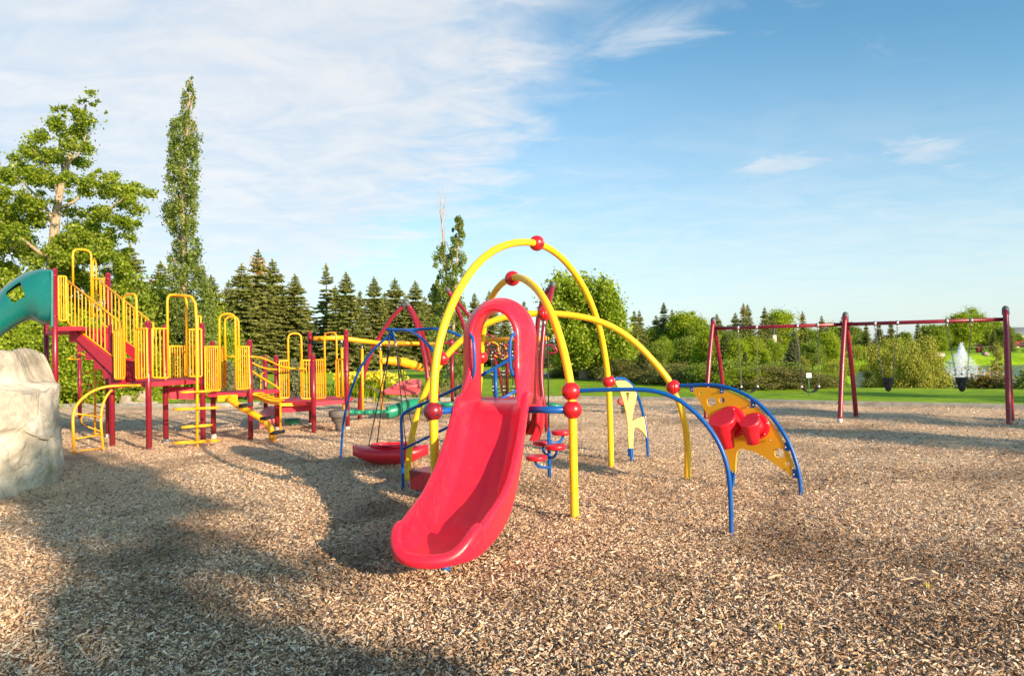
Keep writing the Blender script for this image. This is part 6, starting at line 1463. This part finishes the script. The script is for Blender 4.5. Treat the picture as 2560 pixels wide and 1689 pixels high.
# ---- fountain
fc = P(2402, 937, 54)
def fountain():
    rs = np.random.default_rng(8); Cs = []; 
    base = Vector((fc.x, 54, -1.2)); t = thing('fountain', 'white water fountain spraying in the middle of the pond', 'fountain', tuple(base))
    m, N = new_mat('spray_water')
    d = N('ShaderNodeBsdfDiffuse', {0: (.92, .95, 1, 1)}); tr = N('ShaderNodeBsdfTranslucent', {0: (.9, .93, 1, 1)}); tp = N('ShaderNodeBsdfTransparent', {})
    mx = N('ShaderNodeMixShader', {0: .45, 1: d.outputs[0], 2: tr.outputs[0]}); mx = N('ShaderNodeMixShader', {0: .50, 1: mx.outputs[0], 2: tp.outputs[0]}); N('ShaderNodeOutputMaterial', {0: mx.outputs[0]})
    def cloud(n, fn, s):
        C = np.array([fn() for _ in range(n)]); return leaf_quads(C, s, rs, 1.3, .0)
    H = P(2407, 856, 54).z+1.2
    def jet():
        z = H*rs.random()**.8; w = .05+.16*(1-z/H)+.05; return (rs.normal(0, w*.7)+.12*(z/H), rs.normal(0, w*.7), z)
    def spray():
        a = rs.uniform(0, 6.283); h = rs.random()**1.5; R_ = (2.1*(1-h)**1.25+.06)*rs.random()**.6
        return (R_*math.cos(a)+rs.normal(0, .05)+.1*h, R_*math.sin(a)+rs.normal(0, .05), max(.02, h*H*.92+rs.normal(0, .04)))
    def mist():
        a = rs.uniform(0, 6.283); r_ = 2.6*rs.random()**.6; return (r_*math.cos(a), r_*math.sin(a), abs(rs.normal(0, .5))*(1-r_/3.4)+.02)
    for nm, n, fn, s in (('jet', 1100, jet, .06), ('spray', 7500, spray, .062), ('mist', 2600, mist, .045)):
        co, q = cloud(n, fn, s); link(nm, np_mesh(nm, co, q, False), m, t, True)
fountain()
def ripples():
    pass

# ---- distant buildings glimpsed among the trees
def wallmat(name, c):
    m, N = new_mat(name); n = N.noise(pos(N), 1.2, 4); finish(N, N('ShaderNodeBsdfPrincipled', {'Base Color': N.mix(n, c, tuple(x*.8 for x in c)), 'Roughness': .85})); return m
M['wallw'] = wallmat('cream_wall', (.74, .68, .60)); M['wallp'] = wallmat('pinkish_wall', (.66, .52, .46)); M['roofr'] = wallmat('red_roof', (.50, .06, .05)); M['roofd'] = wallmat('dark_roof', (.05, .055, .07)); M['roofg'] = wallmat('grey_roof', (.22, .23, .24)); M['glass'] = wallmat('dark_window', (.03, .035, .04))
def house(u0, u1, v_top, v_eave, Y, D, wall, roof, name, label, hip=False, v_bot=None):
    a, b = P(u0, v_eave, Y), P(u1, v_eave, Y); g = float(ground_h((a.x+b.x)/2, Y)); ze = (a.z+b.z)/2; zr = P((u0+u1)/2, v_top, Y+D/2).z
    t = thing(name, label, 'building', ((a.x+b.x)/2, Y+D/2, g-.1))
    MB().slab([(a.x, Y), (b.x, Y), (b.x, Y+D), (a.x, Y+D)], g-.3, ze).build('wall', M[wall], t)
    mb = MB(); o = .35; x0, x1, y0, y1 = a.x-o, b.x+o, Y-o, Y+D+o; ym = (y0+y1)/2; ins = (x1-x0)*.28 if hip else 0
    v = [(x0, y0, ze), (x1, y0, ze), (x1, y1, ze), (x0, y1, ze), (x0+ins, ym, zr), (x1-ins, ym, zr)]; mb.v = [Vector(p) for p in v]; mb.f = [(0, 1, 5, 4), (2, 3, 4, 5), (1, 2, 5), (3, 0, 4), (3, 2, 1, 0)]; mb.flat.update(range(5)); mb.build('roof', M[roof], t)
    n = max(1, int((b.x-a.x)/2.6))
    for k in range(n):
        cx = a.x+(b.x-a.x)*(k+.5)/n; MB().box((cx, Y-.03, (ze+g)/2+.2), .8, .06, .9).build('window', M['glass'], t)
    return t
house(1664, 1679, 874, 884, 86, 5, 'wallw', 'roofd', 'shed', 'small white shed with dark roof under the trees left of the swings')
house(1950, 1972, 868, 879, 100, 7, 'wallw', 'roofr', 'house', 'white house with red trim between the belt swings')
house(2183, 2198, 856, 866, 100, 6, 'wallw', 'roofr', 'house', 'white and red house just left of the first bucket swing', v_bot=888)
house(2112, 2132, 858, 867, 104, 7, 'wallp', 'roofr', 'house', 'pinkish house half hidden right of the middle swing post')
house(2062, 2084, 864, 870, 104, 7, 'wallw', 'roofg', 'house', 'cream house glimpsed left of the middle swing post')
house(2256, 2280, 848, 858, 118, 7, 'wallp', 'roofr', 'house', 'pink-walled house in the sky gap between the bucket swings')
house(2252, 2272, 836, 846, 135, 9, 'wallp', 'roofd', 'house', 'dark-roofed house in the sky gap behind the pink one')
house(2528, 2640, 848, 863, 100, 9, 'wallw', 'roofr', 'building', 'long white building with bright red roof at the right edge', True)
# large grey domed hall behind it
a = P(2590, 815, 150); t = thing('domed_hall', 'large grey domed hall roof behind the red-roofed building at the right edge', 'building', (a.x, 150, 0))
gz = float(ground_h(a.x, 150)); hz = a.z-gz
MB().ball((a.x, 158, gz+hz*.42), 1.0, 40, 20, (9.5, 8, hz*.58)).build('roof', M['roofg'], t); MB().lathe([(0, 8.2), (hz*.44, 8.2)], (a.x, 158, gz-.3), (0, 0, 1), 40).build('wall', M['wallw'], t)
# bin, benches and parked car on the far bank
g = P(2448, 887, 88); gz = float(ground_h(g.x, 88)); t = thing('litter_bin', 'small red litter bin on the far bank beyond the fountain', 'bin', (g.x, 88, gz))
MB().box((g.x, 88, gz+.30), .6, .5, .6).build('bin_body', M['roofr'], t, bevel=.06); MB().box((g.x, 88, gz+.62), .68, .58, .08).build('lid', M['maroon'], t)
g = P(2468, 888, 88); gz = float(ground_h(g.x, 88)); t = thing('picnic_table', 'dark picnic table beside the red bin on the far bank', 'picnic table', (g.x, 88, gz))
MB().box((g.x, 88, gz+.75), 1.9, .8, .08).build('table_top', M['bark_dark'], t)
for s in (-1, 1):
    MB().box((g.x, 88+.75*s, gz+.45), 1.9, .28, .06).build('bench_board', M['bark_dark'], t); MB().tube([(g.x+.7*s, 87.3, gz), (g.x+.7*s, 88, gz+.74), (g.x+.7*s, 88.7, gz)], .05, 6).build('leg', M['bark_dark'], t)
VY = 165; g = P(2552, 893, VY); gz = P(2552, 900, VY).z; t = thing('parked_van', 'pale van parked at the right edge beyond the pond', 'van', (g.x, VY, gz))
mb = MB(); pr_ = [(-1.9, .35), (-1.95, .9), (-1.7, 1.15), (-1.2, 1.75), (1.4, 1.8), (1.85, 1.6), (1.95, .35)]; n = len(pr_)
for y in (-.85, .85):
    for x, z in pr_: mb.v.append(Vector((g.x+x, VY+y, gz+z)))
mb.f = [tuple(range(n)), tuple(n+i for i in reversed(range(n)))]+[(i, i+n, (i+1) % n+n, (i+1) % n) for i in range(n)]; mb.flat.update(range(len(mb.f))); mb.build('body', M['white'], t, bevel=.08)
for x in (-1.15, 1.15):
    for y in (-.8, .8): MB().lathe([(0, .32), (.2, .32)], (g.x+x, VY+y-.1, gz+.32), (0, 1, 0), 18).build('wheel', M['black'], t)
MB().box((g.x+.1, VY-.87, gz+1.38), 2.2, .03, .42).build('side_window', M['glass'], t)
# light pole
g = P(1937, 905, 60); t = thing('lamp_post', 'thin dark lamp post among the trees above the second belt swing', 'lamp post', (g.x, 60, 0))
MB().tube([(g.x, 60, float(ground_h(g.x, 60))-.1), (g.x, 60, P(1937, 820, 60).z)], .06, 8).build('pole', M['grey'], t)
MB().box((g.x, 60, P(1937, 850, 60).z), .35, .3, .9).build('banner_box', M['wallp'], t, bevel=.05); MB().box((g.x, 60, P(1937, 818, 60).z), 1.6, .2, .12).build('lamp_head', M['white'], t, bevel=.03)

# ---- grey climbing rock at the left edge
def rock():
    c = Vector((-7.56, 8.92, 0)); t = MB(); nu, nv = 150, 84
    m, N = new_mat('sprayed_concrete_rock'); p = pos(N)
    n1 = N.noise(p, 1.3, 7, .6, .4); n2 = N.noise(p, 3.2, 6, .6, .2); n3 = N.noise(p, 26, 5, .7)
    cc = N.ramp(n1, [(.30, (.27, .225, .17)), (.44, (.45, .39, .31)), (.58, (.63, .55, .45)), (.8, (.72, .63, .53))])
    st = N('ShaderNodeMapRange', {0: n2, 1: .50, 2: .66, 3: 0.0, 4: .55}).outputs[0]; cc = N.mix(st, cc, (.20, .19, .16))
    or_ = N('ShaderNodeMapRange', {0: N.noise(p, 4.4, 4), 1: .60, 2: .70, 3: 0.0, 4: .35}).outputs[0]; cc = N.mix(or_, cc, (.36, .26, .15))
    wp = N('ShaderNodeVectorMath', {0: p, 1: N('ShaderNodeVectorMath', {0: N('ShaderNodeTexNoise', {'Vector': p, 'Scale': 2.5, 'Detail': 4}).outputs[1], 1: (.35, .35, .35)}, operation='MULTIPLY').outputs[0]}, operation='ADD').outputs[0]
    vo = N('ShaderNodeTexVoronoi', {'Vector': wp, 'Scale': .95}, feature='DISTANCE_TO_EDGE').outputs['Distance']
    ck = N('ShaderNodeMapRange', {0: vo, 1: 0.0, 2: .007, 3: .40, 4: 0.0}).outputs[0]; pt = N('ShaderNodeMapRange', {0: N.noise(p, 60, 3, .6), 1: .62, 2: .70, 3: 0.0, 4: .35}).outputs[0]; cc = N.mix(pt, cc, (.17, .15, .12)); cc = N.mix(ck, cc, (.16, .13, .10))
    h = N.m('ADD', N.m('MULTIPLY', n3, .25), N.m('ADD', N.m('MULTIPLY', n2, .8), N.m('MULTIPLY', N.m('MINIMUM', vo, .02), 7.0)))
    b = N('ShaderNodeBump', {'Strength': .8, 'Distance': .06, 'Height': h})
    finish(N, N('ShaderNodeBsdfPrincipled', {'Base Color': cc, 'Roughness': .88, 'Specular IOR Level': .25, 'Normal': b.outputs[0]}))
    from mathutils import noise
    co = []
    for j in range(nv+1):
        tz = j/nv
        for i in range(nu):
            a = 2*math.pi*i/nu; ca, sa = math.cos(a), math.sin(a)
            # vertical side (tz<.72) then the rounded, stepped top
            s = tz/.74
            if s <= 1: z = s; rad = 1.0
            else: q = (s-1)/(1/.74-1); rad = math.cos(q*math.pi/2)**.62; z = 1+.035*math.sin(q*math.pi/2)
            e = .72; sx = math.copysign(abs(ca)**e, ca)*1.24*rad; sy = math.copysign(abs(sa)**e, sa)*1.05*rad
            P0 = Vector((c.x+sx, c.y+sy, z*1.70))
            # lower shoulder on the right
            sh = ss(.58, .66, np.array(sx/1.24)); P0.z *= (1-.25*float(sh))*1.02
            # outward belly at mid height, undercut near the base
            bel = .03*math.sin(min(1, z)*3.0)-.01; P0.x += sx*bel*.6; P0.y += sy*bel*.6
            nz = noise.noise_vector(P0*1.15)*.11+noise.noise_vector(P0*3.1)*.035
            cell = noise.cell_vector(Vector((P0.x*1.5+noise.noise(P0*1.2)*.6, P0.y*1.5, P0.z*1.35+noise.noise(P0*.9)*.5)))*.085
            P0 += nz+cell*(1 if rad > .3 else .3); P0 += noise.noise_vector(P0*13)*.022; P0 += noise.noise_vector(P0*6)*.012
            if j == 0: P0.z = -.08
            co.append(P0)
    t.v = co; t.f = [(j*nu+i, j*nu+(i+1) % nu, (j+1)*nu+(i+1) % nu, (j+1)*nu+i) for j in range(nv) for i in range(nu)]
    o = t.build('climbing_rock', m); o.modifiers.new('sub', 'SUBSURF').render_levels = 1; tag(o, 'big grey artificial climbing rock at the left edge', 'climbing rock')
    sm = o.modifiers.new('sm', 'SMOOTH'); sm.factor = .5; sm.iterations = 1
rock()

# ---- boulders in the planting beds
def boulder(u, v, w, h, lab, seed, Y=None):
    g = G(u, v) if Y is None else P(u, v, Y); from mathutils import noise
    W_ = w*g.y/FPX; H_ = h*g.y/FPX; mb = MB(); mb.ball((0, 0, 0), 1.0, 26, 16)
    m = bpy.data.materials.get('bed_boulder')
    if not m:
        m, N = new_mat('bed_boulder'); p = pos(N); n = N.noise(p, 3, 6, .6); cc = N.ramp(n, [(.3, (.22, .16, .11)), (.6, (.46, .36, .28)), (.8, (.55, .47, .40))]); b = N('ShaderNodeBump', {'Strength': .6, 'Distance': .05, 'Height': N.noise(p, 12, 5, .7)})
        finish(N, N('ShaderNodeBsdfPrincipled', {'Base Color': cc, 'Roughness': .9, 'Normal': b.outputs[0]}))
    for i, p in enumerate(mb.v):
        q = Vector((math.copysign(abs(p.x)**.75, p.x), math.copysign(abs(p.y)**.75, p.y), math.copysign(abs(p.z)**.8, p.z)))
        q *= 1+noise.noise(p*1.3+Vector((seed*7.1, 0, 0)))*.35; mb.v[i] = Vector((g.x+q.x*W_/2, g.y+.3+q.y*W_*.4, q.z*H_*.62+H_*.38))
    o = mb.build('boulder', m); tag(o, lab, 'boulder', 'boulders in the planting beds')
boulder(345, 1006, 42, 26, 'larger tan boulder behind the post of the lower deck', 1); boulder(303, 1014, 30, 26, 'tan boulder half behind the front maroon post', 2); boulder(322, 1017, 26, 12, 'low flat boulder between the two larger ones', 3); boulder(360, 1016, 40, 12, 'long low boulder right of the larger tan one', 4)
boulder(905, 1006, 60, 12, 'low flat rock below the yellow lilies', 5); boulder(965, 1003, 46, 14, 'low rock right of the yellow lilies', 6); boulder(1272, 998, 30, 12, 'small rock seen through the slide hood', 7); boulder(1000, 1001, 40, 11, 'flat rock above the green balance beam', 8)
boulder(2470, 916, 16, 8, 'pale rock on the far pond shore beyond the fountain', 9, 76); boulder(2345, 915, 40, 12, 'wide pale rock pile on the shore left of the fountain', 10, 72)

# ---- lilies, grasses, reeds
def tuft(n, h, spread, rs, w=.012, lean=.35):
    """blades as narrow bent strips"""
    co = []; q = []
    for i in range(n):
        x, y = rs.normal(0, spread*.4, 2); a = rs.uniform(0, 6.283); l = lean*rs.random()+.05; H_ = h*rs.uniform(.6, 1.1); ww = w*rs.uniform(.7, 1.3); px, py = -math.sin(a)*ww, math.cos(a)*ww; b = len(co)
        for t, k in ((0, 1), (.5, .9), (.85, .55), (1, .08)):
            dx = math.cos(a)*l*H_*t*t; dy = math.sin(a)*l*H_*t*t; z = H_*t*(1-.25*l*t)
            co += [(x+dx-px*k, y+dy-py*k, z), (x+dx+px*k, y+dy+py*k, z)]
        for k in range(3): q.append((b+2*k, b+2*k+1, b+2*k+3, b+2*k+2))
    return np.array(co), np.array(q)
rs = np.random.default_rng(44)
co, q = tuft(260, .62, .9, rs, .016, .8); lil_leaf = np_mesh('lily_leaves', co, q)
fl = np.stack([rs.normal(0, .36, 46), rs.normal(0, .36, 46), rs.uniform(.5, .82, 46)], 1); fl = np.repeat(fl, 5, 0)+rs.normal(0, .02, (230, 3)); co, q = leaf_quads(fl, .075, rs, 1.5, .5); lil_fl = np_mesh('lily_flowers', co, q, False)
def plantlike(u, v, leaf, lm, fl_, fm, name, lab, cat, group, s=1.0, Y=None):
    g = G(u, v) if Y is None else P(u, 900, Y); gz = max(0.0, float(ground_h(g.x, g.y))) if Y is None else float(ground_h(g.x, g.y)); t = thing(name, lab, cat, (g.x, g.y, gz), group, u % 6.28); t.scale = (s, s, s)
    link('leaves', leaf, M[lm], t, True)
    if fl_: tag(link('flowers', fl_, M[fm], t, True), kind='stuff')
for i, (u, v) in enumerate(((884, 998), (905, 996), (926, 997), (946, 999), (966, 1000), (893, 990), (918, 989), (940, 991))):
    plantlike(u, v, lil_leaf, 'mid' if i % 2 else 'lime', lil_fl, 'petal', 'lily_clump', ('front' if i < 5 else 'back')+' clump of yellow lilies, '+['leftmost', 'second from the left', 'middle', 'second from the right', 'rightmost', 'leftmost', 'middle', 'rightmost'][i]+' of its row', 'flowers', 'yellow lilies by the overhead beam', 1.15)
co, q = tuft(380, 1.0, .7, rs, .010, .5); gr = np_mesh('tall_grass', co, q)
for i, (u, v, mt, s, lab) in enumerate(((1005, 994, 'dry', .8, 'dry feathery tall grass clump right of the lilies'), (1040, 996, 'lime', .5, 'green grass clump behind the green balance beam'), (1075, 994, 'dry', .6, 'dry grass clump left of the slender poplar stem'), (1150, 992, 'dry', .75, 'dry grass clump right of the slender poplar stem'), (1110, 996, 'lime', .5, 'green grass clump at the foot of the slender poplar'), (1176, 994, 'lime', .5, 'green grass clump beside the slide pillar'), (470, 1010, 'dry', .45, 'small dry grass tuft seen under the lower deck'), (560, 1000, 'lime', .4, 'green grass tuft left under the middle deck'))):
    plantlike(u, v, gr, mt, None, None, 'grass_clump', lab, 'grass clump', 'tall grasses in the beds', s)
co, q = tuft(520, 1.7, 1.6, rs, .022, .25); reed = np_mesh('reed_leaves', co, q)
for i, (u, Y, s, lab) in enumerate(((2046, 27.5, .35, 'reeds at the near bank right of the notice'), (2066, 30, .4, 'sunlit reeds left of the middle swing post'), (2078, 36, .45, 'sunlit reeds behind the middle swing post'), (2086, 44, .5, 'golden reeds along the left pond edge'), (2096, 54, .6, 'golden reeds further along the left pond edge'), (2116, 68, .7, 'far golden reeds left on the far shore'), (2150, 77, .9, 'far golden reeds in the middle of the far shore'), (2190, 78.5, .9, 'far golden reeds right on the far shore'), (2058, 29, .35, 'reeds beside the dark shrub'), (2080, 40, .45, 'yellow reeds further up the left bank'))):
    plantlike(u, 0, reed, 'reed', None, None, 'reed_clump', lab, 'reeds', 'reeds around the pond', s, Y)

# ---- trees behind the viewer that shade the chips
caster('shadeC', 585, 1689, 16.3, 1.0, 'slender leafy tree behind the viewer shading the lower left', 8)
caster('shadeB', 2480, 1112, 20, .95, 'slender tree right of the viewer', 8)
caster('shadeB', 2700, 1350, 22, .8, 'thin young tree right of the viewer', 8)
caster('shadeA', 2620, 1062, 22, 1.2, 'leafy tree far right of the viewer', 8)
caster('shadeA', 2300, 1045, 26, 1.3, 'leafy tree at the right beyond the swings', 8)
caster('shadeA', 2900, 1010, 22, 1.3, 'leafy tree right of the lawn', 8)
caster('decC', 3300, 985, 20, .8, 'broad tree standing right of the swings, out of the photo', 11)
caster('decC', 3900, 975, 24, .9, 'second broad tree out of the photo at the right', 11)
caster('decC', 2500, 993, 30, .7, 'third broad tree out of the photo at the right', 11)
# green sprouts pushing through the chips
co, q = tuft(9, .09, .05, rs, .006, .9); spm = np_mesh('sprout', co, q)
for u, v, mt, lab in ((1948, 1574, 'petal', 'tiny yellow leaf sprig on the chips at the lower right'), (2322, 1472, 'lime', 'small green sprout among the chips far right'), (2176, 1676, 'lime', 'green weed at the bottom edge at the right'), (1905, 1666, 'willow', 'yellowish blade of grass at the bottom edge right of centre')):
    g = G(u, v); o = link('sprout', spm, None); o.location = (g.x, g.y, .01); o.rotation_euler.z = u; o.scale = (.4, .4, .4)
    if not spm.materials: spm.materials.append(M[mt])
    tag(o, lab, 'sprout')
